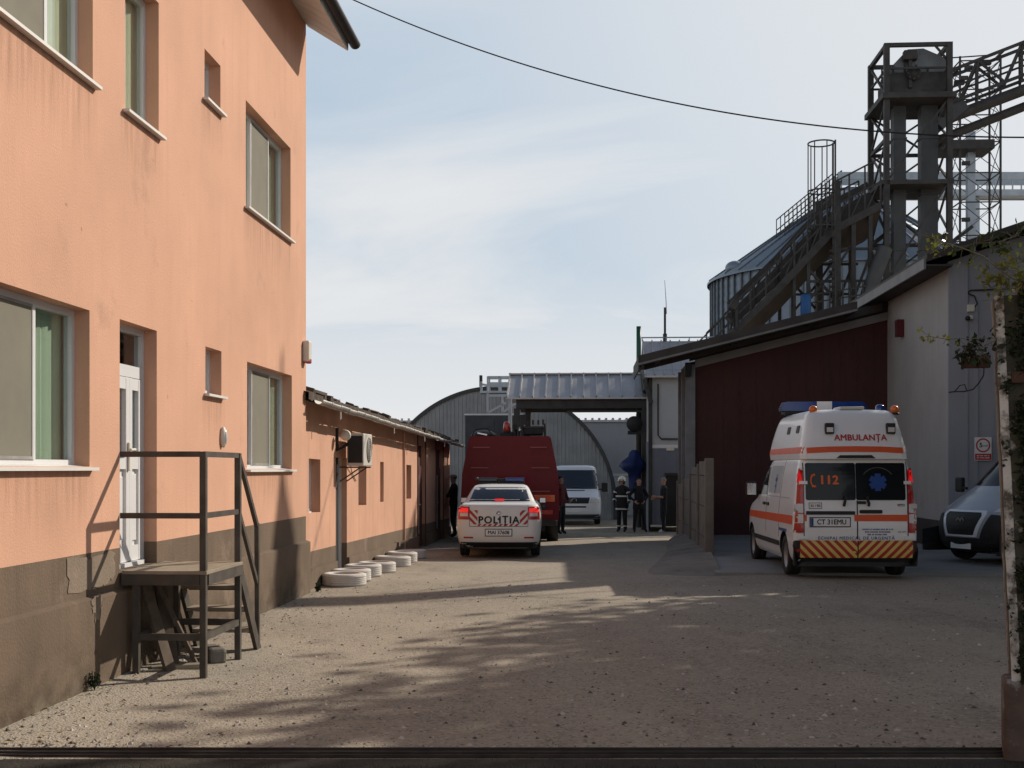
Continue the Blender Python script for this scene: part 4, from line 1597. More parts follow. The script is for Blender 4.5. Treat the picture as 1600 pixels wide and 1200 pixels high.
p0 = gw(1515.5, 482)
t = thing('junction_box', 'small white junction box high on the right wall', 'box', p0 + Vector((0, -.005, 0)), SR)
MB().box((0, -.04, 0), (.15, .08, .15), M_PVC, None, .01).build('box', t)
mb = MB()
c = lambda px, py: Vector(gw(px, py)) - p0 + Vector((0, -.02, 0))
for pts in ([(1515, 405), (1508, 425), (1503, 445), (1510, 458), (1522, 463), (1526, 475), (1520, 483)], [(1510, 458), (1516, 454), (1545, 453), (1600, 452)], [(1509, 460), (1509, 500)]):
    mb.tube([c(*p_) for p_ in pts], .016, M_BLACK, 5)
mb.build('cable', t)
p0 = gw(1512, 498)
t = thing('security_camera', 'small dark dome security camera under the junction box', 'camera', p0 + Vector((0, -.005, 0)), SR)
MB().ball((-.03, -.10, 0), .055, M_BLACK, (1, 1.1, .9)).build('lens_housing', t)
MB().box((.03, -.06, .015), (.10, .12, .08), M_PVC, None, .02).build('mount', t)
p0 = Vector((9.17 + .0605 * 3.6, 29.2, at(1416, 513, 29.2).z))
t = thing('wall_siren', 'small dark red siren box on the grey side wall', 'siren', p0, SR)
MB().prism([(-.13, -.2), (.13, -.2), (.13, .2), (-.13, .2)], -.16, -.004, M_SIREN, 'x').build('housing', t)
MB().span((-.168, -.1, -.14), (-.161, .1, -.02), M_DSTEEL).build('grille', t)

# ------------------------------------------------------------------ pad, ramp and concrete slab fence
mb = MB()
pad = [(3.30, 19.75), (14, 19.2), (14, 25.5), (9.1, 25.55), (9.35, 30.9), (4.42, 30.95), (3.95, 24.2)]
mb.prism(pad, -.4, .012, M_PAD, 'z')
tag(mb.build('concrete_pad'), kind='structure', label='grey concrete apron under the ambulance')
mb = MB()
ra = [(2.2, 19.9), (2.35, 21.2), (2.75, 23.2), (3.35, 26.5), (4.0, 31.2)]
rb = [(3.35, 19.2), (3.5, 20.6), (3.92, 24.0), (4.12, 27.0), (4.38, 31.2)]
vs, fs = [], []
for (a, b), (c_, d) in zip(ra, rb):
    for k in range(6):
        f = (0, .05, .28, .52, .76, 1)[k]
        x, y = a + (c_ - a) * f, b + (d - b) * f
        z = gz(y) - .03 + (.0 if k == 0 else .06 * min(1, (y - 19.5) / 2)) + (.0 - gz(y) + .05) * f ** .7 * (0 if y < 20.0 else 1) + .012 * noise.noise((x * 2, y * 2, 0))
        vs.append((x, y, z))
for j in range(4):
    for k in range(5):
        a = j * 6 + k
        fs.append((a, a + 1, a + 7, a + 6))
mb.add(vs, fs, mat('ramp_concrete', (.185, .165, .14), .95, var=.2, scale=1.5, bump=.5, bscale=20, dirt=(.09, .08, .07), damt=.5), True)
tag(mb.build('earth_ramp'), kind='structure', label='rough mortar ramp beside the concrete fence')

fe = thing('concrete_fence', 'weathered concrete slab fence stepping down beside the maroon shed', 'fence', (3.86, 23.8, 0), -math.atan(.075))
mb = MB()
L_ = 9.2
segs = [(0.0, 2.0, 1.86), (2.0, 4.4, 1.74), (4.4, 6.8, 1.46), (6.8, 9.2, 1.30)]
for i, (a, b, zt) in enumerate(segs):
    m = MB()
    z = -.3
    while z < zt - .02:
        z2 = min(z + .62, zt)
        m.span((-.04, a + .10, z), (.04, b - .0, z2 - .012), M_CONC_FENCE, .01)
        z = z2
    m.build('slab', fe)
for y, zt in ((0, 1.90), (2.05, 1.80), (4.45, 1.58), (6.85, 1.40), (9.2, 1.36)):
    MB().span((-.085, y - .08, -.35), (.085, y + .09, zt), M_CONC_FENCE, .015).build('post', fe)

# unseen guyed flue shape, added so that its shadow falls on the house corner
t = thing('shadow_caster', 'unseen flue-shaped shadow caster added above the grey building roof', 'shadow caster', (14.13, 29.0, 7.0))
MB().tube([(0, 0, 0), (0, 0, 6.9)], .42, M_GALV, 20).build('pipe', t)
MB().lathe([(.50, 6.9), (.50, 7.0), (.10, 8.05), (.06, 8.2), (.05, 9.6), (.001, 9.6)], (0, 0, 0), M_GALV, 'z', 20).build('cap', t)
for x, y, z in ((-1.7, -.9, -.4), (2.2, -.9, .6), (.3, 2.6, .8)):
    MB().tube([(0, 0, 7.6), (x, y, z)], .03, M_WIRE, 5).build('guy_wire', t)
MB().tube([(.95, .4, 0), (.95, .4, 7.6)], .16, M_GALV, 12).build('side_pipe', t)
# ------------------------------------------------------------------ silo
sx, sy, sr, se = 18.1, 65.0, 7.36, 11.7
sl_ = thing('grain_silo', 'ribbed blue grey steel grain silo with conical roof', 'silo', (sx, sy, gz(65)))
zo = -gz(65)
mb = MB()
nst = 76
for k in range(nst):
    pass
prof = []
z = 0
while z < se + zo:
    prof += [(sr, z), (sr - .02, z + .2)]
    z += .4
prof.append((sr, se + zo))
mb.lathe(prof, (0, 0, 0), M_SILO, 'z', nst * 2)
mb.build('wall', sl_)
mb = MB()
for k in range(nst):
    a = 2 * math.pi * k / nst
    mb.box((math.cos(a) * (sr + .04), math.sin(a) * (sr + .04), (se + zo) / 2), (.09, .10, se + zo), M_SILOSEAM, Matrix.Rotation(a, 3, 'Z'))
o = mb.build('stiffeners', sl_)
mb = MB()
rise = 4.55
mb.lathe([(sr + .22, se + zo - .12), (sr + .22, se + zo), (.9, se + zo + rise)], (0, 0, 0), M_SILO, 'z', nst)
mb.lathe([(.9, se + zo + rise - .1), (.95, se + zo + rise + .3), (.01, se + zo + rise + .45)], (0, 0, 0), M_SILO, 'z', 24)
for k in range(nst // 2):
    a = 4 * math.pi * k / nst
    mb.bar((math.cos(a) * (sr + .2), math.sin(a) * (sr + .2), se + zo + .02), (math.cos(a) * .95, math.sin(a) * .95, se + zo + rise + .02), .05, .09, M_SILOSEAM)
mb.build('cone_roof', sl_)
mb = MB()
a = R(197)
c = Vector((math.cos(a) * (sr - .5), math.sin(a) * (sr - .5), se + zo + .38))
mb.ball(c, .5, M_SILO, (1, 1, .75))
mb.build('vent', sl_)
# stair with railing up the cone
mb = MB()
a = R(205)
for s_ in (-.35, .35):
    d = Vector((-math.sin(a), math.cos(a), 0)) * s_
    p0 = Vector((math.cos(a) * 4.6, math.sin(a) * 4.6, se + zo + rise * (1 - 4.6 / sr) + .15)) + d
    p1 = Vector((math.cos(a) * .9, math.sin(a) * .9, se + zo + rise + .1)) + d
    for h in (.55, 1.1):
        mb.bar(p0 + Vector((0, 0, h)), p1 + Vector((0, 0, h)), .05, .05, M_DSTEEL)
    for k in range(15):
        q = p0.lerp(p1, k / 14)
        mb.bar(q, q + Vector((0, 0, 1.1)), .04, .04, M_DSTEEL)
    mb.bar(p0, p1, .06, .16, M_DSTEEL)
mb.build('roof_stair', sl_)

# catwalk across the silo tops
cw = thing('silo_catwalk', 'pale steel catwalk running level between the silo tops', 'catwalk', (17.2, 64.2, 16.1))
mb = MB()
for y in (0, 1.1):
    mb.span((0, y - .05, 0), (16, y + .05, .28), M_GALV)
mb.span((0, .05, .05), (16, 1.05, .11), M_GALV)
mb.build('deck', cw)
for y in (0, 1.1):
    mb = MB()
    mb.span((0, y - .04, .85), (16, y + .04, 1.25), M_GALV)
    for k in range(18):
        mb.span((k * .92, y - .03, .28), (k * .92 + .06, y + .03, .85), M_GALV)
    mb.span((0, y - .02, .55), (16, y + .02, .59), M_GALV)
    mb.build('railing', cw)
for x in (7.5, 15.5):
    MB().bar((x, .55, 0), (x, .55, -17), .3, .3, M_GALV).build('leg', cw)


def lattice(mb, x0, x1, y0, y1, levels, w, m, faces='fblr'):
    c = {'f': ((x0, y0), (x1, y0)), 'b': ((x0, y1), (x1, y1)), 'l': ((x0, y0), (x0, y1)), 'r': ((x1, y0), (x1, y1))}
    for f in faces:
        a, b = c[f]
        for i, z in enumerate(levels):
            mb.bar((*a, z), (*b, z), w, w * 1.3, m)
            if i + 1 < len(levels):
                z2 = levels[i + 1]
                mb.bar((*a, z), (*b, z2), w * .7, w * .7, m)
                mb.bar((*b, z), (*a, z2), w * .68, w * .68, m)


# ------------------------------------------------------------------ bucket elevator tower
tw = thing('elevator_tower', 'dark steel bucket elevator tower with two square casings and head box', 'tower', (13.86, 45.0, gz(45)), SR)
tz = -gz(45)
TW, TD = 2.28, 2.5
for x, y in ((0, 0), (TW, 0), (0, TD), (TW, TD)):
    MB().box((x, y, (17.42 + tz) / 2), (.20, .20, 17.42 + tz), M_DSTEEL).build('leg', tw)
mb = MB()
lv = [z + tz for z in (1.5, 4.5, 7.0, 8.7, 10.4, 12.3)]
lattice(mb, 0, TW, 0, TD, lv, .10, M_DSTEEL, 'blr')
lv = [z + tz for z in (12.3, 13.9, 15.4)]
lattice(mb, 0, TW, 0, TD, lv, .10, M_DSTEEL, 'blr')
for z0_, z1_ in ((8.7, 12.3), (12.3, 15.4)):
    mb.bar((0, 0, z0_ + tz), (TW, 0, z1_ + tz), .07, .07, M_DSTEEL)
mb.build('bracing', tw)
mb = MB()
for z in (17.36, 16.5):
    w = .14 if z > 17 else .07
    for a, b in (((0, 0), (TW, 0)), ((TW, 0), (TW, TD)), ((TW, TD), (0, TD)), ((0, TD), (0, 0))):
        mb.bar((*a, z + tz), (*b, z + tz), w, w, M_DSTEEL)
mb.bar((0, 0, 15.5 + tz), (0, TD, 17.3 + tz), .08, .08, M_DSTEEL)
mb.bar((TW, 0, 15.5 + tz), (TW, TD, 17.3 + tz), .08, .08, M_DSTEEL)
mb.bar((TW - .5, 0, 17.3 + tz), (TW, 0, 16.7 + tz), .07, .07, M_DSTEEL)
mb.build('top_frame', tw)
mb = MB()
mb.span((-.2, -.25, 15.35 + tz), (TW + .2, TD + .2, 15.55 + tz), M_DSTEEL)
mb.build('platform', tw)
mb = MB()
mb.span((-.25, -.1, 12.2 + tz), (TW + .15, TD + .1, 12.36 + tz), M_DSTEEL)
mb.build('platform', tw)
for a, b in ((.46, .92), (1.48, 2.10)):
    m = MB()
    m.span((a, .8, .3 + tz), (b, 1.3, 15.35 + tz), M_CASING)
    for k in range(7):
        z = 1.5 + k * 2.1 + tz
        m.span((a - .03, .77, z), (b + .03, 1.33, z + .06), M_CASING)
    m.build('casing', tw)
mb = MB()
k = 45.6 / F


def tp(px, py):
    return ((px - 1385) * k, (HY - py) * k + EYE + tz)


mb.prism([tp(*p_) for p_ in ((1394, 131), (1395, 108), (1403, 100), (1422, 80), (1446, 79), (1481, 95), (1484, 120), (1487, 131))], .45, 1.95, M_HEAD, 'y')
mb.prism([tp(*p_) for p_ in ((1392, 149), (1392, 124), (1397, 117), (1486, 117), (1488, 149))], .35, 2.05, M_DSTEEL, 'y')
hd = mb.build('head_box', tw)
mb = MB()
cx, cz = tp(1431, 110)
mb.lathe([(.01, -.16), (.10, -.16), (.10, -.10), (.26, -.10), (.26, -.04), (.17, -.04), (.17, .1)], (cx - .05, .30, cz - .25), M_DSTEEL, 'y', 18)
for k_ in range(8):
    mb.box((cx - .05 + .21 * math.cos(k_ * .785), .19, cz - .25 + .21 * math.sin(k_ * .785)), (.05, .04, .05), M_CASING)
for k_ in range(5):
    mb.span((cx - 1.2 + k_ * .42, .40, cz - .55), (cx - 1.14 + k_ * .42, .449, cz + .25 - abs(k_ - 2) * .12), M_DSTEEL)
cx, cz = tp(1424, 92)
mb.box((cx, .3, cz), (.5, .3, .35), M_DSTEEL, None, .03)
mb.bar((cx, .3, cz), (cx, .3, cz - 1.2), .12, .12, M_DSTEEL)
mb.build('motor', tw)
MB().prism([tp(*p_) for p_ in ((1486, 145), (1512, 155), (1520, 168), (1480, 200), (1470, 190))], .8, 1.7, M_CASING, 'y').build('spout', tw)

# ------------------------------------------------------------------ inclined conveyor gallery
gl = thing('conveyor_gallery', 'dark inclined conveyor gallery with railings climbing to the elevator tower', 'conveyor gallery', (8.25, 45.0, gz(45)), SR)
gq = 45 / F


def gp_(px, py, y=0.):
    return Vector(((px - 1148) * gq, y, (HY - py) * gq + EYE - gz(45)))


path = [gp_(1104, 560), gp_(1148, 517), gp_(1220, 447), gp_(1300, 361), gp_(1372, 324)]
WD = 3.6
for y in (0, WD):
    mb = MB()
    for a, b in zip(path, path[1:]):
        mb.bar(a + Vector((0, y, 0)), b + Vector((0, y, 0)), .09, .26, M_DSTEEL)
    mb.build('floor_beam', gl)
mb = MB()
for a, b in zip(path, path[1:]):
    d = Vector((0, 0, -.08))
    vs = [a + d + Vector((0, .05, 0)), b + d + Vector((0, .05, 0)), b + d + Vector((0, WD - .05, 0)), a + d + Vector((0, WD - .05, 0))]
    d2 = Vector((0, .8, -.75))
    d3 = Vector((0, -.8, -.75))
    mb.add(vs + [vs[0] + d2, vs[1] + d2, vs[2] + d3, vs[3] + d3], [(0, 1, 2, 3), (4, 7, 6, 5), (0, 4, 5, 1), (3, 2, 6, 7)], M_BROWNPLATE)
mb.build('belly_plate', gl)
m = MB()
for a, b in zip(path[1:], path[2:]):
    m.bar(a + Vector((0, 1.6, .55)), b + Vector((0, 1.6, .55)), .8, .5, M_DSTEEL)
for a, b in zip(path[1:], path[2:]):          # hangers and rollers along the trough
    n_ = int((b - a).length / .9)
    for i in range(n_):
        c = a.lerp(b, i / n_)
        m.bar(c + Vector((0, .1, .12)), c + Vector((0, WD - .1, .12)), .07, .07, M_DSTEEL)
        m.bar(c + Vector((0, 1.15, 0)), c + Vector((0, 1.15, 1.15)), .07, .07, M_DSTEEL)
        m.bar(c + Vector((0, 2.05, 0)), c + Vector((.3, 2.05, 1.3)), .06, .06, M_DSTEEL)
    m.bar(a + Vector((0, 2.05, 1.25)), b + Vector((0, 2.05, 1.25)), .16, .2, M_DSTEEL)
m.build('conveyor_trough', gl)
for y in (0, WD):
    m = MB()
    for (a, b), h in zip(zip(path, path[1:]), (.95, 1.05, 1.25, 1.75)):
        n_ = max(2, int((b - a).length / .62))
        for q in (.5, 1.0):
            m.bar(a + Vector((0, y, h * q)), b + Vector((0, y, h * q)), .05, .06, M_DSTEEL)
        for i in range(n_ + 1):
            c = a.lerp(b, i / n_) + Vector((0, y, 0))
            m.bar(c, c + Vector((0, 0, h)), .055, .055, M_DSTEEL)
            if i < n_ and y == 0 and h > 1.1:
                e = a.lerp(b, (i + 1) / n_) + Vector((0, y, 0))
                m.bar(c, e + Vector((0, 0, h * .55)), .04, .04, M_DSTEEL)
    m.build('railing', gl)
for px, pt, w in ((1262, 400, .13), (1305, 285, .28), (1331, 350, .16), (1357, 335, .14), (1240, 430, .12)):
    for y in (.1, WD - .1):
        m = MB()
        top = gp_(px, pt)
        m.bar((top.x, y, 0), (top.x, y, top.z), w, w, M_DSTEEL)
        m.build('trestle_leg', gl)
for y in (.12, WD - .08):
    m = MB()
    for (a, b) in (((1262, 470), (1305, 420)), ((1305, 470), (1262, 420)), ((1305, 420), (1331, 380)), ((1331, 470), (1357, 400)), ((1305, 440), (1357, 440)), ((1262, 440), (1305, 440)), ((1305, 390), (1370, 390))):
        m.bar(gp_(*a, y), gp_(*b, y), .09, .09, M_DSTEEL)
    m.build('bracing', gl)
m = MB()
for i in range(11):
    m.bar(gp_(1293, 395 + i * 8, -.08), gp_(1304, 391 + i * 8, -.02), .05, .09, M_DSTEEL)
m.build('ladder_rungs', gl)
MB().tube([gp_(1376, 392, -.3), gp_(1350, 462, -.3), gp_(1344, 490, -.3)], .27, M_CASING, 14).build('chute', gl)
m = MB()
for z in (478, 466):
    m.bar(gp_(1255, z, -.5), gp_(1345, z - 14, -.5), .05, .05, M_DSTEEL)
for i in range(9):
    px = 1260 + i * 10
    m.bar(gp_(px, 500, -.5), gp_(px, 452 - i, -.5), .05, .05, M_DSTEEL)
m.build('lower_railing', gl)
m = MB()
m.box(gp_(1146, 477, -.1), (.3, .2, .35), M_DSTEEL, Matrix.Rotation(.5, 3, 'Y'), .03)
m.bar(gp_(1150, 480, -.1), gp_(1150, 515, -.1), .08, .08, M_DSTEEL)
m.build('floodlight', gl)

w = at(1259, 474, 44.0)
t = thing('blue_tank', 'small bright blue tank under the conveyor gallery above the shed roof', 'tank', w)
MB().lathe([(.01, -.45), (.17, -.45), (.19, -.38), (.19, .25), (.15, .32), (.01, .33)], (0, 0, 0), mat('tank_blue', (.013, .075, .22), .5, var=.1), 'z', 16).build('body', t)
MB().tube([(0, 0, -.45), (0, 0, -5.5)], .08, M_DSTEEL, 8).build('stand', t)

# caged ladder
w = at(1283, 480, 44.4)
cl = thing('caged_ladder', 'round cage ladder standing above the conveyor gallery', 'ladder', (w.x, w.y, gz(44)), SR)
q = 44.4 / F


def cz_(py):
    return EYE + (HY - py) * q - gz(44)


m = MB()
for py in (224, 299, 355):
    rad = .47
    m.tube([(rad * math.cos(a), rad * math.sin(a), cz_(py)) for a in [2 * math.pi * i / 24 for i in range(24)]], .028, M_DSTEEL, 6, True)
m.build('hoop', cl)
m = MB()
for a in (20, 75, 130, 180, 230, 285):
    x, y = .47 * math.cos(R(a)), .47 * math.sin(R(a))
    m.bar((x, y, cz_(360)), (x, y, cz_(224)), .035, .035, M_DSTEEL)
m.build('cage_bar', cl)
m = MB()
for y in (-.2, .2):
    m.bar((.47, y, 1.0), (.47, y, cz_(221)), .055, .055, M_DSTEEL)
z = 1.0
while z < cz_(290):
    m.bar((.47, -.2, z), (.47, .2, z), .03, .03, M_DSTEEL)
    z += .3
m.build('ladder', cl)

# ------------------------------------------------------------------ truss bridge with two pipes, to the right of the tower
tb = thing('truss_bridge', 'dark truss bridge with two fat pipes rising right from the tower head', 'bridge', at(1486, 160, 45.6), SR)
bq = 45.6 / F


def bp(px, py, y=0.):
    return Vector(((px - 1486) * bq, y, (160 - py) * bq))


def line(p0, p1, px):
    return p0[1] + (p1[1] - p0[1]) * (px - p0[0]) / (p1[0] - p0[0])


m = MB()
top = ((1486, 110), (1600, 67))
bot = ((1486, 160), (1600, 118))
for y in (0, 1.1):
    for ln, w in ((top, .11), (bot, .11), (((1486, 137), (1600, 95)), .07)):
        m.bar(bp(1480, line(*ln, 1480), y), bp(1740, line(*ln, 1740), y), w, w, M_DSTEEL)
    px = 1500 + (13 if y else 0)
    i = 0
    while px < 1735:
        a, b = (line(*bot, px), line(*top, px + 26)) if i % 2 == 0 else (line(*top, px), line(*bot, px + 42))
        m.bar(bp(px, a, y), bp(px + (26 if i % 2 == 0 else 42), b, y), .085, .085, M_DSTEEL)
        if i % 2:
            m.bar(bp(px, line(*top, px), y), bp(px, line(*bot, px) + 10, y), .085, .085, M_DSTEEL)
        px += 26 if i % 2 == 0 else 42
        i += 1
px = 1500
while px < 1735:
    m.bar(bp(px, line(*top, px), 0), bp(px, line(*top, px), 1.1), .07, .07, M_DSTEEL)
    m.bar(bp(px, line(*bot, px), 0), bp(px, line(*bot, px), 1.1), .07, .07, M_DSTEEL)
    px += 68
m.build('truss', tb)
MB().tube([bp(1478, 184, .3), bp(1740, 88, .3)], .21, M_DSTEEL, 14).build('pipe', tb)
MB().tube([bp(1462, 215, .8), bp(1740, 109, .8)], .17, M_DSTEEL, 14).build('pipe', tb)
m = MB()
for px, dy in ((1505, 20), (1546, 5)):
    m.box(bp(px, line(*top, px) + dy, .5), (.36, .2, .16), M_DSTEEL)
m.build('lamp', tb)
MB().tube([bp(1482, 84, .5), bp(1560, 80, .5)], .025, M_DSTEEL, 6).build('tie_rod', tb)
MB().bar(bp(1735, 60, .5), (bp(1735, 60, .5).x, .5, -18), .3, .3, M_DSTEEL).build('support', tb)

# ------------------------------------------------------------------ lattice mast behind
w = at(1500, 400, 58)
lm = thing('lattice_mast', 'thin steel lattice mast with grey column behind the truss bridge', 'mast', (w.x, w.y, gz(58)), SR)
lz = -gz(58)
k = 58 / F
X1 = 62 * k
m = MB()
zs = [lz + EYE + (HY - py) * k for py in (880, 720, 560, 400, 368, 316, 270, 222, 180, 140, 95)]
lattice(m, 0, X1, 0, 1.6, zs, .042, M_DSTEEL, 'fblr')
m.build('bracing', lm)
for x, y in ((0, 0), (X1, 0), (0, 1.6), (X1, 1.6)):
    MB().bar((x, y, 0), (x, y, lz + EYE + (HY - 88) * k), .085, .085, M_DSTEEL).build('leg', lm)
MB().span((18 * k, .6, 0), (30 * k, .95, lz + EYE + (HY - 200) * k), M_GALV).build('column', lm)
MB().span((-1.0, -.1, lz + EYE + (HY - 233) * k), (X1 - .3, 1.7, lz + EYE + (HY - 219) * k), M_DSTEEL).build('platform', lm)
m = MB()
for px, py in ((8, 256), (8, 344), (12, 107), (5, 123)):
    m.box((px * k, -.1, lz + EYE + (HY - py) * k), (.36, .15, .18), M_DSTEEL)
m.build('junction_box', lm)
MB().bar((-.6, .3, lz + EYE + (HY - 385) * k), (22 * k, .3, lz + EYE + (HY - 352) * k), .16, .16, M_DSTEEL).build('brace', lm)

# overhead cable
a, b = at(535, -8, 31), at(1680, 214, 25)
pts = []
for i in range(41):
    f = i / 40
    p_ = a.lerp(b, f)
    p_.z -= 1.62 * 4 * f * (1 - f) * .62
    pts.append(p_)
c = sum(pts, Vector()) / 41
o = MB().tube([p_ - c for p_ in pts], .017, M_WIRE, 6).build('overhead_cable')
o.location = c
tag(o, 'black overhead cable sagging across the sky from the house eave', 'cable')

# ------------------------------------------------------------------ gate pillar on the right, ivy and twigs
pl = thing('gate_pillar', 'old gate pillar with peeling whitewash and brown base', 'gate pillar', (3.10, 7.25, 0))
q = 7.1 / F


def pp(px, py, y=7.1):
    v = at(px, py, y)
    return v - pl.location


m = MB()
x0t, x0b = pp(1549, 460).x, pp(1574, 1060).x
zt, zb2 = pp(0, 462).z, pp(0, 1062).z


def post(m, xa, xb, ya, yb, mt, z0=None, z1=None, nz=24):
    """leaning strip from xa to xb at top, following the pillar lean, with a chipped edge"""
    z0, z1 = z0 if z0 is not None else zb2 - .04, z1 if z1 is not None else zt
    vs, fs = [], []
    for i in range(nz + 1):
        f = i / nz
        z = z0 + (z1 - z0) * f
        s_ = (zt - z) / (zt - zb2) * (x0b - x0t)
        j = .006 * noise.noise((z * 7, xa * 30, 1))
        j2 = .006 * noise.noise((z * 9, xb * 30, 5))
        vs += [(xa + s_ + j, ya, z), (xb + s_ + j2, ya, z), (xb + s_ + j2, yb, z), (xa + s_ + j, yb, z)]
    for i in range(nz):
        a = 4 * i
        for e in range(4):
            fs.append((a + e, a + (e + 1) % 4, a + 4 + (e + 1) % 4, a + 4 + e))
    fs += [(3, 2, 1, 0), (4 * nz, 4 * nz + 1, 4 * nz + 2, 4 * nz + 3)]
    m.add(vs, fs, mt)


xf = pp(1554, 460).x                     # front left edge of the shaft
post(m, xf, xf + .048, -.15, -.128, M_PILLAR)
post(m, xf + .048, xf + .46, -.142, -.03, M_PILLARMOSS)
post(m, xf + .004, xf + .4, -.128, .10, M_PILLARBROWN)
post(m, xf - .006, xf + .4, .10, .13, M_CREAMLIT)  # cream edge strip with the sunlight on it put into its colour
m.build('shaft', pl)
m = MB()
xb = pp(1562, 1060).x
m.box((xb + .29, -.02, (zb2 - .02) / 2 - .02), (.54, .30, zb2 + .06), M_PILLARBASE, None, .025)
m.build('base', pl)
m = MB()
m.box((x0t + .33, .05, zt + .04), (.36, .36, .07), M_BRICK, Matrix.Rotation(.06, 3, 'Y'), .01)
m.box((x0t + .36, .05, zt + .11), (.26, .3, .07), M_BRICK, Matrix.Rotation(-.2, 3, 'Y'), .01)
m.build('brick_cap', pl)
m = MB()
a, b = pp(1506, 553), pp(1549, 573)
m.span((a.x, -.10, b.z), (b.x, -.06, a.z), M_RUST, .004)
m.span((a.x - .004, -.105, b.z - .004), (a.x + .012, -.055, a.z + .004), M_TROUGH)
m.build('hinge_plate', pl)
m = MB()
a, b = pp(1578, 582), pp(1604, 600)
m.span((a.x, -.20, b.z), (b.x + .1, -.15, a.z), M_RUST, .004)
m.build('hinge_plate', pl)
m = MB()
pts = [(1538, 575), (1537, 588), (1530, 600), (1522, 609), (1510, 612), (1495, 612), (1486, 613)]
m.tube([pp(*p_) + Vector((0, -.08, 0)) for p_ in pts], .004, M_WIRE, 5)
m.tube([pp(*p_) + Vector((0, -.06, 0)) for p_ in [(1495, 612), (1503, 602), (1510, 601), (1513, 611)]], .0035, M_WIRE, 5)
m.build('loose_wire', pl)
iv = thing('ivy', 'dark ivy climbing over the right side of the gate pillar', 'ivy', (3.10, 7.25, 0))
m = MB()
stem = MB()
for s_ in range(8):
    x = xf + .07 + rnd.random() * .3
    pts = [(x + .07 + .03 * math.sin(i * 1.3 + s_), -.16 - .01 * rnd.random(), zb2 - .1 + (zt - zb2 + .15) * i / 10) for i in range(11)]
    stem.tube(pts, .005, M_BARK, 5)
stem.build('stem', iv)
pts = []
for i in range(4000):
    f = rnd.random()
    z = zb2 - .05 + (zt + .06 - zb2) * f
    s_ = (zt - z) / (zt - zb2) * (x0b - x0t)
    edge = .035 + .07 * (noise.noise((z * 2.6, 3.1, 0)) * .9 + .5) + .05 * noise.noise((z * 9, 1.1, 0))
    x = xf + s_ + edge + (rnd.random() ** 1.1) * .36
    if noise.noise((x * 9, z * 6, 2.2)) < -.30:
        continue
    pts.append((x, -.15 - abs(rnd.gauss(0, .03)), z))
leaves(m, pts, .040, M_IVY)
for i in range(60):
    z = zb2 + (zt - zb2) * rnd.random()
    s_ = (zt - z) / (zt - zb2) * (x0b - x0t)
    if noise.noise((z * 3.1, 8.8, 0)) > .0:
        leaves(m, [(xf + s_ + rnd.uniform(-.01, .05), -.165, z)], .035, M_IVY)
m.build('foliage', iv)
pv = Vector((xf, -.15, 0))
turn = Matrix.Rotation(R(-19), 3, 'Z')
for o in (pl, iv):
    o.location = Vector((3.10, 7.25, 0)) + pv - turn @ pv
    o.rotation_euler = (0, 0, R(-19))


def twig(label, pts, r, n, spread, size, m, dens=None, Y=7.0, yj=.1):
    w = [at(px, py, Y + rnd.uniform(-yj, yj)) for px, py in pts]
    c = w[0].copy()
    t = thing('leafy_twig', label, 'twig', c, 0, 'leafy twigs around the gate pillar')
    b = MB()
    b.tube([p_ - c for p_ in w], [r * (1 - .7 * i / (len(w) - 1)) for i in range(len(w))], M_TWIG, 5)
    lf = MB()
    for i in range(n):
        f = rnd.random() ** (.6 if dens is None else dens) * (len(w) - 1)
        k_ = min(int(f), len(w) - 2)
        p_ = w[k_].lerp(w[k_ + 1], f - k_) - c
        e = p_ + Vector((rnd.gauss(0, spread), rnd.gauss(0, spread), rnd.gauss(-.3 * spread, spread)))
        if (e - p_).length > .03:
            b.tube([p_, e], .0016, M_TWIG, 4)
        leaves(lf, [e, e + Vector((rnd.gauss(0, .012), rnd.gauss(0, .012), rnd.gauss(-.01, .012)))], size, m)
    b.build('stem', t)
    lf.build('foliage', t)


twig('long bare twig with yellow green leaves hanging over the roof corner', [(1600, 432), (1585, 436), (1560, 420), (1536, 400), (1510, 390), (1480, 380), (1462, 374), (1440, 366)], .006, 46, .045, .038, M_LEAFY, 1.1)
twig('twig with bright leaves at the pillar top', [(1577, 455), (1566, 430), (1570, 415), (1588, 405), (1605, 398)], .005, 46, .05, .042, M_LEAFY, .9)
twig('short side twig with bright leaves left of the pillar top', [(1574, 440), (1564, 432), (1552, 432), (1538, 433)], .004, 24, .03, .036, M_LEAFY)
twig('dark twig of drooping leaves above the rusty plate', [(1560, 530), (1548, 535), (1532, 545), (1515, 548), (1508, 540)], .004, 60, .035, .045, M_IVY)
twig('thin horizontal twig with a yellow leaf tuft at its tip', [(1560, 528), (1505, 529), (1480, 530), (1455, 526), (1444, 520)], .003, 14, .018, .032, M_LEAFY, .25)
twig('upper right spray of green leaves against the roof line', [(1610, 340), (1590, 368), (1560, 378), (1530, 380), (1515, 382)], .004, 48, .035, .038, M_LEAF, .9)
twig('small leafy sprig right at the frame edge', [(1615, 455), (1604, 440), (1600, 425)], .004, 16, .03, .04, M_LEAFY)


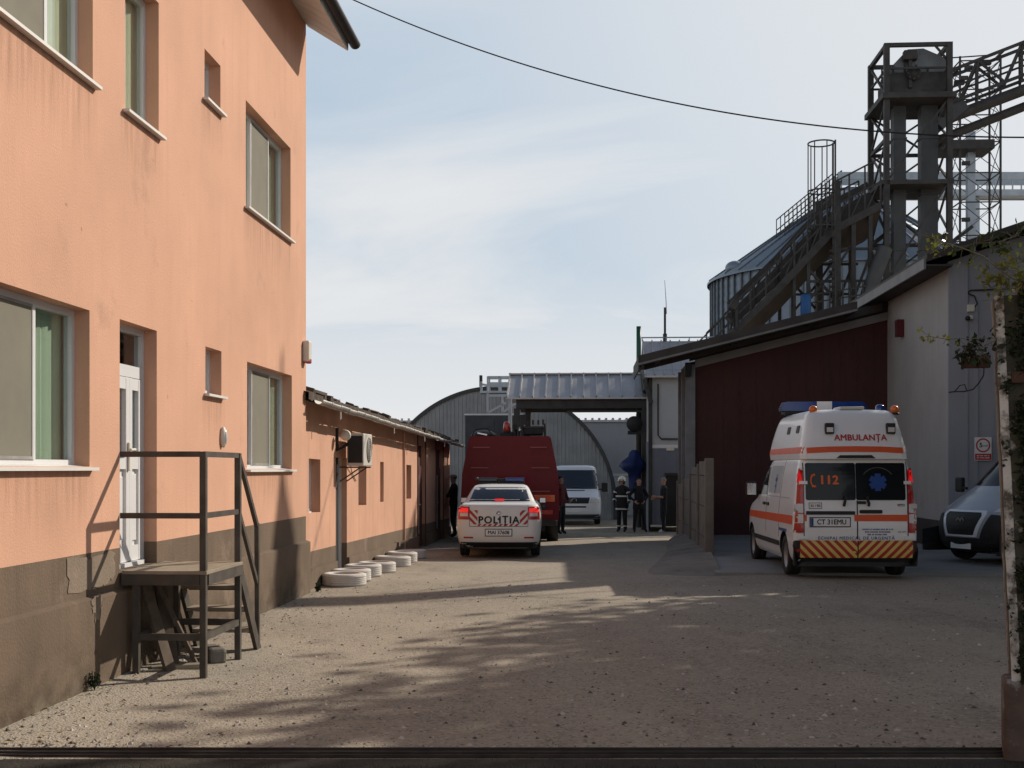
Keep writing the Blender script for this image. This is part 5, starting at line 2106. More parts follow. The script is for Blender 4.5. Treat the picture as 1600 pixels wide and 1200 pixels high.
# ------------------------------------------------------------------ trees beyond the right of the picture, whose shade falls on the yard
def tree(label, x, y, h, cr, cz, seed, nleaf=5600, sz=.38):
    global rnd
    keep, rnd = rnd, random.Random(seed)
    t = thing('broadleaf_tree', label, 'tree', (x, y, gz(y)), 0, 'trees beside the grey building')
    tr = MB()
    lean = (rnd.uniform(-.3, .3), rnd.uniform(-.3, .3))
    tr.tube([(lean[0] * f, lean[1] * f, h * .75 * f) for f in (0, .15, .4, .7, 1)], [.24, .18, .15, .10, .05], M_BARK, 9)
    tips = []
    for k in range(16):
        f = .28 + .7 * k / 16
        a = k * 2.4 + rnd.uniform(-.4, .4)
        b0 = Vector((lean[0] * f, lean[1] * f, h * .75 * f))
        e = b0 + Vector((math.cos(a) * cr * rnd.uniform(.5, .95), math.sin(a) * cr * rnd.uniform(.5, .95), cr * rnd.uniform(.3, .9)))
        mid = b0.lerp(e, .5) + Vector((0, 0, .15))
        tr.tube([b0, mid, e], [.07, .045, .015], M_BARK, 6)
        tips += [e, mid.lerp(e, .5)]
    tips.append(Vector((lean[0], lean[1], h * .9)))
    tr.build('trunk', t)
    lf = MB()
    pts = []
    for i in range(nleaf):
        c = rnd.choice(tips)
        s_ = cr * .28
        g_ = lambda q: max(-1.7 * q, min(1.7 * q, rnd.gauss(0, q)))
        pts.append(c + Vector((g_(s_), g_(s_), g_(s_ * .8))))
    leaves(lf, pts, sz, M_LEAF)
    lf.build('crown', t)
    rnd = keep


TREES = [
    ('small tree nearest the camera beyond the right edge', 9.6, 9.0, 7.6, 2.1, 0, 4),
    ('tree second nearest the camera beyond the right edge', 11.3, 12.6, 9.2, 2.6, 0, 1),
    ('tree third along the right edge, before the two tallest', 13.0, 16.4, 11.0, 2.8, 0, 2),
    ('tree beside the grey building front, left of its pair', 13.9, 20.2, 11.6, 2.8, 0, 3),
    ('tall tree against the grey building front wall', 15.1, 23.0, 11.2, 2.7, 0, 5),
    ('tall back row tree farthest right before the grey building', 17.5, 19.4, 12.6, 3.0, 0, 6),
    ('back row tree behind the second nearest tree', 15.3, 13.6, 10.4, 2.8, 0, 7),
    ('back row tree at the far end of the grey building front', 18.3, 23.0, 12.8, 3.0, 0, 8),
]
for a in TREES:
    tree(*a)
# ------------------------------------------------------------------ vehicle helpers
def pchip(xs, ys, x):
    n = len(xs)
    if x <= xs[0]:
        return ys[0]
    if x >= xs[-1]:
        return ys[-1]
    h = [xs[i + 1] - xs[i] for i in range(n - 1)]
    d = [(ys[i + 1] - ys[i]) / h[i] for i in range(n - 1)]

    def sl(i):
        if i == 0:
            return d[0]
        if i == n - 1:
            return d[-1]
        if d[i - 1] * d[i] <= 0:
            return 0
        w1, w2 = 2 * h[i] + h[i - 1], h[i] + 2 * h[i - 1]
        return (w1 + w2) / (w1 / d[i - 1] + w2 / d[i])
    for i in range(n - 1):
        if x <= xs[i + 1]:
            t = (x - xs[i]) / h[i]
            return (ys[i] * (1 + 2 * t) * (1 - t) ** 2 + h[i] * sl(i) * t * (1 - t) ** 2 + ys[i + 1] * t * t * (3 - 2 * t) + h[i] * sl(i + 1) * t * t * (t - 1))


def loft(keys, sub=4, ny=18, nx=8, rr=.12, rf=.3, bow=.03, bowf=.12):
    """horizontal slices; keys: (z, half width, rear y, front y)"""
    zs = [k[0] for k in keys]
    zz = []
    for a, b in zip(zs, zs[1:]):
        n = max(1, min(sub, int((b - a) / .03) or 1))
        zz += [a + (b - a) * i / n for i in range(n)]
    zz.append(zs[-1])
    cols = [[k[j] for k in keys] for j in (1, 2, 3)]
    rings = []
    nc = 6
    for z in zz:
        w, y0, y1 = (pchip(zs, c, z) for c in cols)
        r0, r1 = min(rr, w * .8), min(rf, w * .8, (y1 - y0) * .3)
        ring = []
        for i in range(nx + 1):                     # rear edge, left to right
            ring.append((-w + r0 + (2 * w - 2 * r0) * i / nx, y0))
        for i in range(1, nc):
            a = math.pi / 2 * i / nc
            ring.append((w - r0 + r0 * math.sin(a), y0 + r0 - r0 * math.cos(a)))
        for i in range(ny + 1):
            ring.append((w, y0 + r0 + (y1 - r1 - y0 - r0) * i / ny))
        for i in range(1, nc):
            a = math.pi / 2 * i / nc
            ring.append((w - r1 + r1 * math.cos(a), y1 - r1 + r1 * math.sin(a)))
        for i in range(nx + 1):
            ring.append((w - r1 - (2 * w - 2 * r1) * i / nx, y1))
        for i in range(1, nc):
            a = math.pi / 2 * i / nc
            ring.append((-w + r1 - r1 * math.sin(a), y1 - r1 + r1 * math.cos(a)))
        for i in range(ny + 1):
            ring.append((-w, y1 - r1 - (y1 - r1 - y0 - r0) * i / ny))
        for i in range(1, nc):
            a = math.pi / 2 * i / nc
            ring.append((-w + r0 - r0 * math.cos(a), y0 + r0 - r0 * math.sin(a)))
        out = []
        for x, y in ring:
            q = (x / w) ** 2 if w > 1e-6 else 0
            fr, ff = max(0, 1 - (y - y0) / .5), max(0, 1 - (y1 - y) / .6)
            # the taper at front narrows the plan a little
            out.append((x * (1 - .05 * ff), y + bow * q * fr - bowf * q * ff, z))
        rings.append(out)
    n = len(rings[0])
    vs = [p for r_ in rings for p in r_]
    fs = []
    for j in range(len(rings) - 1):
        for i in range(n):
            fs.append((j * n + i, j * n + (i + 1) % n, (j + 1) * n + (i + 1) % n, (j + 1) * n + i))
    fs += [tuple(range(n))[::-1], tuple(range(len(vs) - n, len(vs)))]
    return vs, fs


def body(name, keys, m, parent, wells=(), wr=.36, lining=None, **kw):
    vs, fs = loft(keys, **kw)
    mb = MB().add(vs, fs, m, True)
    o = mb.build(name, parent)
    plain = BVHTree.FromPolygons([Vector(v) for v in vs], fs)
    if wells:
        o.data.materials.append(lining or M_BLACK)
        cutters = []
        for (y, z) in wells:
            for s in (-1, 1):
                c = MB().lathe([(.001, 0), (wr, 0), (wr, .6), (.001, .6)], (.62 if s > 0 else -1.22, y, z), M_BLACK, 'x', 28)
                co = c.build('cutter')
                cutters.append(co)
                co.parent = parent
                md = o.modifiers.new('b', 'BOOLEAN')
                md.object = co
                md.operation = 'DIFFERENCE'
                md.solver = 'EXACT'
        bake(o)
        for co in cutters:
            d = co.data
            bpy.data.objects.remove(co)
            bpy.data.meshes.remove(d)
        o.parent = parent
        me = o.data
        k = len(me.materials) - 1
        for i_, mm in enumerate(me.materials):
            if mm and mm.name == (lining or M_BLACK).name:
                k = i_
        for p in me.polygons:
            c = p.center
            for (y, z) in wells:
                if math.hypot(c.y - y, c.z - z) < wr + .004 and abs(c.x) < 1.5:
                    if abs(p.normal.x) < .35 or abs(c.x) < .66:
                        p.material_index = k
    me = o.data
    me.polygons.foreach_set('use_smooth', [True] * len(me.polygons))
    me.set_sharp_from_angle(angle=R(38))
    return o, plain


VIEW = {'rear': (Vector((0, 1, 0)), lambda a, b: Vector((a, -3, b))), 'front': (Vector((0, -1, 0)), lambda a, b: Vector((a, 12, b))),
        'left': (Vector((1, 0, 0)), lambda a, b: Vector((-4, a, b))), 'right': (Vector((-1, 0, 0)), lambda a, b: Vector((4, a, b))),
        'top': (Vector((0, 0, -1)), lambda a, b: Vector((a, b, 6)))}


def proj(bvh, view, a, b, off):
    d, f = VIEW[view]
    o = f(a, b)
    h = bvh.ray_cast(o, d)
    if h[0] is None:
        n = bvh.find_nearest(o + d * (3.0 if view != 'left' and view != 'right' else 3.1))
        p = n[0]
        return Vector((a, p.y, b)) - d * off if view in ('rear', 'front') else p - d * off
    return h[0] - d * off


def panels(name, bvh, view, items, parent, off=.006, lip=.025, s=.07):
    """items: (polygon, material[, offset]); panels follow the body surface, with a turned-in edge"""
    out = MB()
    for it in items:
        poly, m = it[0], it[1]
        of = it[2] if len(it) > 2 else off
        bm = bmesh.new()
        bm.faces.new([bm.verts.new((a, b, 0)) for a, b in poly])
        bmesh.ops.triangulate(bm, faces=bm.faces[:])
        for ax in (0, 1):
            lo, hi = min(p[ax] for p in poly), max(p[ax] for p in poly)
            n = int((hi - lo) / s)
            for i in range(1, n + 1):
                co = [0, 0, 0]
                co[ax] = lo + (hi - lo) * i / (n + 1)
                no = [0, 0, 0]
                no[ax] = 1
                bmesh.ops.bisect_plane(bm, geom=bm.verts[:] + bm.edges[:] + bm.faces[:], plane_co=co, plane_no=no)
        d = VIEW[view][0]
        for v in bm.verts:
            v.co = proj(bvh, view, v.co.x, v.co.y, of)
        if lip:
            ed = [e for e in bm.edges if e.is_boundary]
            r = bmesh.ops.extrude_edge_only(bm, edges=ed)
            for v in r['geom']:
                if isinstance(v, bmesh.types.BMVert):
                    v.co += d * lip
        bm.verts.index_update()
        bm.normal_update()
        out.add([v.co.copy() for v in bm.verts], [[v.index for v in f.verts] for f in bm.faces], m)
        bm.free()
    return out.build(name, parent)


def rect(a, b, c, d, r=0., n=4):
    if not r:
        return [(a, c), (b, c), (b, d), (a, d)]
    out = []
    for cx, cy, t0 in ((b - r, c + r, -90), (b - r, d - r, 0), (a + r, d - r, 90), (a + r, c + r, 180)):
        for i in range(n + 1):
            t = R(t0 + 90 * i / n)
            out.append((cx + r * math.cos(t), cy + r * math.sin(t)))
    return out


def lettering(bvh, view, st, size, a0, b0, m, parent, bold=.0, off=.012, name='lettering', align='CENTER', spacing=1., flip=1, into=None):
    vs, fs = text_geo(st, size, bold, align, spacing)
    mb = into or MB()
    sgn = {'rear': 1, 'right': 1, 'left': -1, 'front': -1}[view]
    mb.add([proj(bvh, view, a0 + sgn * a, b0 + b, off + d) for (a, b), d in zip(vs, vs.depth)], fs, m)
    return mb if into else mb.build(name, parent, recalc=False)


def wheel(parent, x, y, r, w, rimr=None, rim=M_RIM, dual=False, name='wheel'):
    s = 1 if x > 0 else -1
    rimr = rimr or r * .66
    mb = MB()
    h = w / 2
    prof = [(rimr * .96, -h * .9), (rimr + .01, -h), (r * .93, -h * .98), (r * .985, -h * .8), (r, -h * .5), (r * .993, -h * .12), (r * .975, -h * .1), (r * .975, h * .1), (r * .993, h * .12), (r, h * .5), (r * .985, h * .8), (r * .93, h * .98), (rimr + .01, h), (rimr * .96, h * .9)]
    mb.lathe(prof, (0, 0, 0), M_RUBBER, 'x', 36)
    o = mb.build(name, parent)
    o.location = (x, y, r)
    rb = MB()
    prof = [(.001, h * .55), (rimr * .25, h * .6), (rimr * .35, h * .4), (rimr * .75, h * .35), (rimr * .9, h * .75), (rimr, h * .92), (rimr * .98, -h * .8)]
    rb.lathe([(a, b * s) for a, b in prof], (0, 0, 0), rim, 'x', 30)
    for k in range(8):
        t = k * math.pi / 4
        rb.box((h * .40 * s, math.cos(t) * rimr * .6, math.sin(t) * rimr * .6), (.012, rimr * .16, rimr * .16), M_BLACK, Matrix.Rotation(t, 3, 'X'))
    rb.build('rim', o)
    return o


def mirror(parent, x, y, z, w=.16, h=.24, m=M_BLACK):
    s = 1 if x > 0 else -1
    mb = MB()
    mb.box((x + s * (w / 2 + .05), y, z), (w, .10, h), m, None, .03)
    mb.bar((x - s * .06, y + .02, z - h * .25), (x + s * .08, y, z - h * .2), .05, .05, m)
    o = mb.build('wing_mirror', parent)
    MB().box((x + s * (w / 2 + .05), y - .053, z), (w * .8, .006, h * .8), M_CHROME, None, .003).build('mirror_glass', o)
    return o


def plate(parent, bvh, view, st, a, b, w, h, bold=.0035, extra=None):
    y = proj(bvh, view, a, b, 0)
    sgn = -1 if view == 'rear' else 1
    mb = MB()
    mb.box((y.x, y.y + sgn * .012, b), (w, .016, h), M_PLATE, None, .003)
    mb.box((y.x, y.y + sgn * .008, b), (w + .03, .014, h + .03), M_BLACK, None, .003)
    o = mb.build('number_plate', parent)
    f = -1 if view == 'front' else 1
    if extra:
        MB().box((y.x - f * (w / 2 - .022), y.y + sgn * .0205, b), (.04, .003, h * .96), M_BLUE).build('country_band', o)
    vs, fs = text_geo(st, h * .86, bold)
    MB().add([(y.x + f * (q * .92 + (.02 if extra else 0)), y.y + sgn * (.0215 + d), b + z) for (q, z), d in zip(vs, vs.depth)], fs, M_TEXTBLK).build('lettering', o, recalc=False)
    return o


# ------------------------------------------------------------------ ambulance
AX, AY = 5.31, 18.75
am = thing('ambulance', 'white orange striped ambulance with blue roof light bar parked by the maroon shed', 'ambulance', (AX, AY, gh(AX, AY) + .005), -math.atan(.032))
AK = [(.24, .86, .10, 4.45), (.32, .915, .03, 4.66), (.46, .945, .0, 4.74), (.62, .95, .0, 4.76), (.80, .95, .0, 4.74), (.95, .947, .008, 4.68), (1.06, .94, .015, 4.48), (1.13, .935, .02, 4.16),
      (1.18, .93, .025, 3.96), (1.30, .915, .035, 3.78), (1.55, .88, .06, 3.42), (1.78, .835, .095, 3.10), (1.87, .805, .12, 2.96), (1.92, .73, .18, 2.85)]
ab, abv = body('body', AK, M_WHITE, am, wells=((.86, .33), (4.0, .33)), wr=.39, rr=.10, rf=.34)
HK = [(1.86, .825, .035, 3.26), (1.92, .825, .035, 3.32), (2.0, .815, .05, 3.36), (2.12, .79, .085, 3.36), (2.28, .755, .13, 3.30), (2.42, .725, .18, 3.20), (2.52, .70, .22, 3.10), (2.585, .665, .27, 3.0), (2.63, .59, .34, 2.88), (2.65, .40, .55, 2.6)]
hr, hbv = body('high_roof', HK, M_WHITE, am, rr=.13, rf=.45, bow=.04)
vs, fs = loft(AK)
V0, F0 = loft(AK, rr=.10, rf=.34)
V1, F1 = loft(HK, rr=.13, rf=.45, bow=.04)
# rear: bumper, doors, glass
panels('bumper', abv, 'rear', [(rect(-.948, .948, .20, .60, .03), M_BLACK, .035)], am, lip=.09)
MB().box((0, .30, .26), (1.5, .5, .10), M_BLACK).build('underbody', am)
MB().box((0, 2.3, .30), (1.55, 3.6, .16), M_BLACK).build('chassis', am)
panels('rear_window', abv, 'rear', [(rect(-.765, -.003, 1.225, 1.80, .03), M_CARGLASS), (rect(.003, .765, 1.225, 1.80, .03), M_CARGLASS)], am, off=.010)
m_seam = M_BLACK
panels('door_seam', abv, 'rear', [(rect(.018 - .009, .018 + .009, .62, 1.22), m_seam, .004), (rect(-.802, -.788, .62, 1.86), m_seam, .004), (rect(.788, .802, .62, 1.86), m_seam, .004), (rect(-.79, .79, 1.858, 1.872), m_seam, .004)], am, lip=.01)
# chevrons, clipped to the strip, on the lower doors and bumper
z0, z1 = .335, .605
items = []


def clip(poly, a, b, c, d):
    def cut(p, f):
        o = []
        for i in range(len(p)):
            q, r_ = p[i - 1], p[i]
            fq, fr = f(q), f(r_)
            if (fq >= 0) != (fr >= 0):
                t = fq / (fq - fr)
                o.append((q[0] + (r_[0] - q[0]) * t, q[1] + (r_[1] - q[1]) * t))
            if fr >= 0:
                o.append(r_)
        return o
    for f in (lambda p: p[0] - a, lambda p: b - p[0], lambda p: p[1] - c, lambda p: d - p[1]):
        if poly:
            poly = cut(poly, f)
    return poly


for sgn in (-1, 1):
    a, b = (-.86, .008) if sgn < 0 else (.028, .86)
    items.append((rect(a, b, z0, z1), M_CHEVY, .042))
    x = -2.0
    while x < 2:
        # stripes lean outward and down from the middle, mirrored about the seam
        st_ = [(x, z1), (x + .068, z1), (x + .068 - sgn * -.27 * -1, z0), (x - sgn * -.27 * -1, z0)]
        st_ = clip(st_, a, b, z0, z1)
        if len(st_) >= 3:
            items.append((st_, M_CHEVR, .046))
        x += .136
panels('chevron_band', abv, 'rear', items, am, lip=.012, s=.12)
# orange stripes
for r_ in (rect(-.80, -.755, .90, 1.0), rect(-.03, .86, .90, 1.0)):
    panels('stripe', abv, 'rear', [(r_, M_ORANGE, .005)], am, lip=.004)
panels('stripe', abv, 'left', [([(.16, .84), (4.2, .82), (4.2, .94), (.16, .98)], M_ORANGE, .005)], am, lip=.004, s=.1)
panels('stripe', abv, 'right', [([(.16, .84), (4.2, .82), (4.2, .94), (.16, .98)], M_ORANGE, .005)], am, lip=.004, s=.1)
panels('roof_stripe', hbv, 'rear', [([(-.80, 1.945), (-.4, 1.965), (0, 1.97), (.4, 1.965), (.80, 1.945), (.79, 2.035), (.4, 2.055), (0, 2.06), (-.4, 2.055), (-.79, 2.035)], M_ORANGE, .005)], am, lip=.004)
panels('roof_stripe', hbv, 'left', [(rect(.13, 3.0, 1.95, 2.05), M_ORANGE, .005)], am, lip=.004)
panels('spoiler', hbv, 'rear', [([(-.30, 1.872), (.30, 1.872), (.24, 1.92), (-.24, 1.92)], M_BLACK, .02)], am, lip=.06)
# lamps down both rear corners
for s in (-1, 1):
    a, b = (-.948, -.80) if s < 0 else (.80, .948)
    o = panels('tail_lamp', abv, 'rear', [([(a + .0, .72), (b, .72), (b, 1.68) if s < 0 else (b - .085, 1.70), (b - .055, 1.72) if s < 0 else (a + .065, 1.72), (a + .085, 1.70) if s < 0 else (a, 1.68)], M_LAMPRED, .014)], am, lip=.05)
    ss = a + .01, b - .01
    panels('clear_lens', abv, 'rear', [(rect(ss[0], ss[1], 1.03, 1.17, .015), M_LAMPWHITE, .019), (rect(ss[0], ss[1], .87, 1.01, .015), M_LAMPWHITE, .019)], o, lip=.03)
    panels('lit_lens', abv, 'rear', [([(ss[0] + (.04 if s < 0 else 0), 1.50), (ss[1] - (0 if s < 0 else .05), 1.50), (ss[1] - (.03 if s < 0 else .075), 1.69), (ss[0] + (.075 if s < 0 else .03), 1.69)], M_LAMPLIT2, .019)], o, lip=.03)
    panels('hinge', abv, 'rear', [(rect(-.86, -.74, 1.47, 1.52) if s < 0 else rect(.74, .86, 1.47, 1.52), M_WHITE, .03), (rect(-.90, -.74, .62, .67) if s < 0 else rect(.74, .90, .62, .67), M_WHITE, .03)], am, lip=.03)
    panels('reflector', abv, 'rear', [(rect(-.93, -.80, .43, .47) if s < 0 else rect(.80, .93, .43, .47), M_LAMPRED, .040)], am, lip=.02)
# handles, plate, wipers
panels('plate_recess', abv, 'rear', [(rect(-.765, -.02, 1.0, 1.055, .012), M_BLACK, .022)], am, lip=.03)
panels('handle', abv, 'rear', [(rect(.05, .40, 1.02, 1.075, .02), M_BLACK, .02), (rect(.02, .15, 1.165, 1.21, .015), M_BLACK, .025)], am, lip=.03)
plate(am, abv, 'rear', 'CT 31EMU', -.40, .885, .60, .125, .003, True)
for x in (-.19, .185):
    MB().tube([(x, -.01, 1.14), (x + .0, -.035, 1.17), (x + (.03 if x < 0 else -.03), -.02, 1.28)], .022, M_BLACK, 6).build('wiper', am)
# lettering
lettering(hbv, 'rear', 'AMBULANȚA', .132, .09, 2.19, M_REDLET, am, .004, .01, spacing=1.04)
lettering(abv, 'rear', '112', .19, -.41, 1.53, M_ORLET, am, .008, .016, spacing=1.08)
mb = MB()         # telephone handset emblem
pts = [(-.655, 1.61), (-.68, 1.57), (-.685, 1.52), (-.675, 1.47), (-.645, 1.43)]
mb.tube([proj(abv, 'rear', a, b, .018) for a, b in pts], [.022, .012, .012, .012, .022], M_ORLET, 6)
mb.tube([proj(abv, 'rear', a, b, .018) for a, b in ((-.655, 1.61), (-.62, 1.615))], .02, M_ORLET, 6)
mb.tube([proj(abv, 'rear', a, b, .018) for a, b in ((-.645, 1.43), (-.61, 1.44))], .02, M_ORLET, 6)
mb.build('phone_emblem', am)
star = []
for k in range(24):
    t = 2 * math.pi * k / 24
    f = abs(((k % 4) - 2)) / 2
    star.append((.385 + (.085 + .05 * (1 if k % 4 in (0, 1, 3) else 0)) * math.cos(t), 1.50 + (.085 + .05 * (1 if k % 4 in (0, 1, 3) else 0)) * math.sin(t)))
items = []
for k in range(3):
    t = math.pi * k / 3
    items.append(([(.34 + a_ * math.cos(t) - b_ * math.sin(t), 1.50 + a_ * math.sin(t) + b_ * math.cos(t)) for a_, b_ in rect(-.046, .046, -.135, .135)], M_BLUE, .015 + .001 * k))
panels('star_emblem', abv, 'rear', items, am, lip=.003)
items = []
for k in range(16):
    t0, t1 = math.pi * (.18 + .64 * k / 16), math.pi * (.18 + .64 * (k + 1) / 16)
    items.append(([(.34 + .25 * math.cos(t0), 1.50 + .22 * math.sin(t0)), (.34 + .265 * math.cos(t0), 1.50 + .235 * math.sin(t0)), (.34 + .265 * math.cos(t1), 1.50 + .235 * math.sin(t1)), (.34 + .25 * math.cos(t1), 1.50 + .22 * math.sin(t1))], M_CASING, .015))
panels('emblem_ring', abv, 'rear', items, am, lip=0)
lettering(abv, 'rear', 'ECHIPAJ MEDICAL DE URGENȚĂ', .068, -.0, .638, M_TEXTBLUE, am, .0012, .010, spacing=1.22)
mb = MB()
for i, s_ in enumerate(('AMBULANȚĂ ACHIZIȚIONATĂ', 'DIN FONDURI EUROPENE')):
    pass
for r_, (z, x0, x1) in enumerate(((.775, .09, .56), (.735, .13, .52), (.695, .17, .47))):   # small print, unreadable in the photograph
    x = x0
    while x < x1:
        w_ = rnd.uniform(.008, .016)
        p_ = [proj(abv, 'rear', a, b, .008) for a, b in rect(x, x + w_, z - .011, z + .011)]
        mb.add(p_, [(0, 1, 2, 3)], M_TEXTBLUE)
        x += w_ + (.006 if rnd.random() < .82 else .018)
mb.build('small_lettering', am)
lettering(abv, 'rear', '632 4599', .034, .70, .735, M_TEXTBLK, am, .0, .008)
lettering(abv, 'rear', 'VITO', .05, .69, 1.145, M_TEXTBLK, am, .002, .010)
items = [(rect(-.72, -.52, 1.09, 1.185), M_TEXTBLK, .005), (rect(-.712, -.528, 1.098, 1.177), M_PLATE, .007)]
panels('unit_badge', abv, 'rear', items, am, lip=.002)
lettering(abv, 'rear', 'B1 / B2', .05, -.62, 1.138, M_TEXTBLK, am, .001, .012)
# left side: cab window, pillars, sliding-door rail, handle, sill
for v, lab_ in (('left', 0), ('right', 0)):
    panels('side_window', abv, v, [([(2.55, 1.26), (3.55, 1.24), (3.02, 1.72), (2.56, 1.74)], M_CARGLASS, .006)], am, lip=.01)
    panels('side_panel_line', abv, v, [(rect(2.49, 2.50, .62, 1.85), M_BLACK, .003), (rect(1.30, 1.31, .6, 1.85), M_BLACK, .003), (rect(.5, 2.4, 1.235, 1.255), M_GREYWALL, .004), (rect(1.25, 3.55, .45, .53), M_BLACK, .02)], am, lip=.01)
    panels('door_handle', abv, v, [(rect(2.24, 2.44, 1.08, 1.13, .02), M_BLACK, .02), (rect(2.58, 2.78, 1.08, 1.13, .02), M_BLACK, .02)], am, lip=.02)
    panels('frosted_window', abv, v, [(rect(1.38, 2.40, 1.30, 1.76, .05), M_PALEPANEL, .004)], am, lip=.006)
    mb = MB()                                             # staff-of-life emblem and small lettering on the side
    for (a, b, c_, d) in ((1.78, 1.81, 1.30, 1.62), (1.72, 1.87, 1.50, 1.56), (1.74, 1.85, 1.40, 1.44)):
        p_ = [proj(abv, v, q, w_, .011) for q, w_ in rect(a, b, c_, d)]
        mb.add(p_, [(0, 1, 2, 3)], M_TEXTBLUE)
    mb.build('side_emblem', am)
    panels('side_lettering', abv, v, [(rect(.62 + k * .11, .70 + k * .11, .70, .75), M_TEXTBLUE, .005) for k in range(6)], am, lip=0)
    panels('tail_side', abv, v, [], am) if False else None
for s, v in ((-1, 'left'), (1, 'right')):
    panels('roof_vent_window', hbv, v, [(rect(.62, .85, 2.28, 2.40, .03), M_BLACK, .008), (rect(1.35, 1.6, 2.28, 2.40, .03), M_BLACK, .008)], am, lip=.012)
    mirror(am, s * .90, 3.42, 1.34, .20, .26)
# wheels
for x in (-.82, .82):
    for y in (.86, 4.0):
        wheel(am, x, y, .325, .215)
# roof equipment
lb = MB()
lb.box((0, 2.35, 2.675), (1.36, .34, .06), M_BLACK, None, .015)
lbo = lb.build('light_bar', am)
vs_, fs_ = [], []
MB().prism([(-.71, 2.706), (-.73, 2.75), (-.68, 2.855), (-.63, 2.865), (-.13, 2.865), (-.13, 2.706)], 2.19, 2.51, M_BEACONBLUE, 'y').build('blue_lens', lbo)
MB().prism([(.13, 2.706), (.13, 2.865), (.63, 2.865), (.68, 2.855), (.73, 2.75), (.71, 2.706)], 2.19, 2.51, M_BEACONBLUE, 'y').build('blue_lens', lbo)
MB().span((-.128, 2.185, 2.706), (.128, 2.515, 2.868), M_PLATE).build('centre_box', lbo)
MB().box((.03, .62, 2.665), (.38, .5, .05), M_PVC, None, .02).build('roof_hatch', am)
b_ = MB()
b_.lathe([(.001, .0), (.075, .0), (.08, .02), (.07, .10), (.04, .125), (.001, .13)], (.50, .52, 2.60), M_BEACONBLUE, 'z', 16)
b_.build('blue_beacon', am)
for x in (-.575, .74):
    z = 2.61
    MB().ball((x * .94 if x > 0 else x, .40, z + .03), .068, M_LAMPORANGE, (1, .8, 1)).lathe([(.075, -.03), (.075, 0), (.001, 0)], (x * .94 if x > 0 else x, .40, z - .02), M_BLACK, 'z', 12).build('marker_lamp', am)
for x in (-.385, .56):
    p_ = proj(hbv, 'rear', x, 2.335, 0)
    m = MB()
    m.box((p_.x, p_.y - .035, 2.335), (.135, .09, .17), M_BLACK, None, .015)
    o = m.build('work_lamp', am)
    MB().box((p_.x, p_.y - .082, 2.315), (.10, .008, .075), M_LAMPWHITE, None, .003).build('lens', o)

# ------------------------------------------------------------------ police saloon
PX, PY = -.275, 24.9
po = thing('police_car', 'white police saloon with red chevrons and lit brake lamps behind the fire engine', 'car', (PX, PY, gh(PX, PY) + .004), -math.atan(.03))
PK = [(.20, .68, .20, 4.05), (.26, .78, .10, 4.22), (.34, .835, .02, 4.31), (.46, .852, .0, 4.33), (.58, .862, .005, 4.33), (.66, .868, .012, 4.31), (.80, .868, .028, 4.27), (.92, .858, .045, 4.15),
      (.99, .845, .055, 3.72), (1.05, .825, .07, 3.30), (1.09, .80, .095, 3.12), (1.115, .775, .15, 3.03), (1.13, .755, .43, 2.97), (1.20, .715, .53, 2.84), (1.32, .655, .72, 2.58), (1.42, .605, .90, 2.34), (1.475, .56, 1.05, 2.15), (1.505, .49, 1.22, 1.98), (1.52, .34, 1.45, 1.75)]
pb, pbv = body('body', PK, M_WHITE2, po, wells=((.86, .31), (3.50, .31)), wr=.36, rr=.20, rf=.35, bow=.06)
MB().box((0, 2.1, .25), (1.45, 3.7, .12), M_BLACK).build('chassis', po)
panels('bumper_valance', pbv, 'rear', [(rect(-.79, .79, .215, .335, .02), M_BLACK, .012)], po, lip=.06)
panels('rear_window', pbv, 'rear', [([(-.635, 1.165), (.635, 1.165), (.54, 1.435), (.50, 1.45), (-.50, 1.45), (-.54, 1.435)], M_CARGLASS2, .006)], po, lip=.012)
panels('boot_seam', pbv, 'rear', [(rect(-.60, .60, .655, .665), M_BLACK, .003), (rect(-.605, -.597, .66, 1.09), M_BLACK, .003), (rect(.597, .605, .66, 1.09), M_BLACK, .003)], po, lip=.006)
for s in (-1, 1):
    P_ = [(s * .845, .80), (s * .615, .80), (s * .60, .84), (s * .605, 1.06), (s * .80, 1.07), (s * .835, 1.04)]
    o = panels('tail_lamp', pbv, 'rear', [(P_, M_LAMPRED, .012)], po, lip=.04)
    panels('lit_lens', pbv, 'rear', [([(s * .825, .945), (s * .63, .945), (s * .63, 1.035), (s * .80, 1.04), (s * .82, 1.02)], M_LAMPLIT, .017)], o, lip=.02)
    panels('clear_lens', pbv, 'rear', [([(s * .80, .865), (s * .635, .865), (s * .635, .935), (s * .80, .935)], M_LAMPWHITE, .017)], o, lip=.02)
    panels('fog_reflector', pbv, 'rear', [(rect(s * .62 - .10, s * .62 + .10, .415, .45, .01), M_LAMPRED, .010)], po, lip=.02)
    v = 'left' if s < 0 else 'right'
    panels('side_window', pbv, v, [([(.95, 1.16), (1.75, 1.16), (1.75, 1.42), (1.25, 1.42)], M_CARGLASS2), ([(1.82, 1.16), (2.72, 1.15), (2.34, 1.42), (1.82, 1.42)], M_CARGLASS2)], po, lip=.012)
    mirror(po, s * .76, 2.66, 1.13, .16, .13)
panels('brake_lamp', pbv, 'rear', [(rect(-.10, .10, 1.17, 1.215, .02), M_LAMPLIT, .012)], po, lip=.02)
items = []
for sgn in (-1, 1):               # red and white warning chevrons around the boot lettering
    a, b = (-.595, -.435) if sgn < 0 else (.435, .595)
    x = -1.2
    while x < 1.2:
        st_ = [(x, .69), (x + .07, .69), (x + .07 + sgn * .30, 1.0), (x + sgn * .30, 1.0)]
        st_ = clip(st_, a, b, .70, .99)
        if len(st_) >= 3:
            items.append((st_, M_CHEVR, .005))
        x += .14
x = -1.0
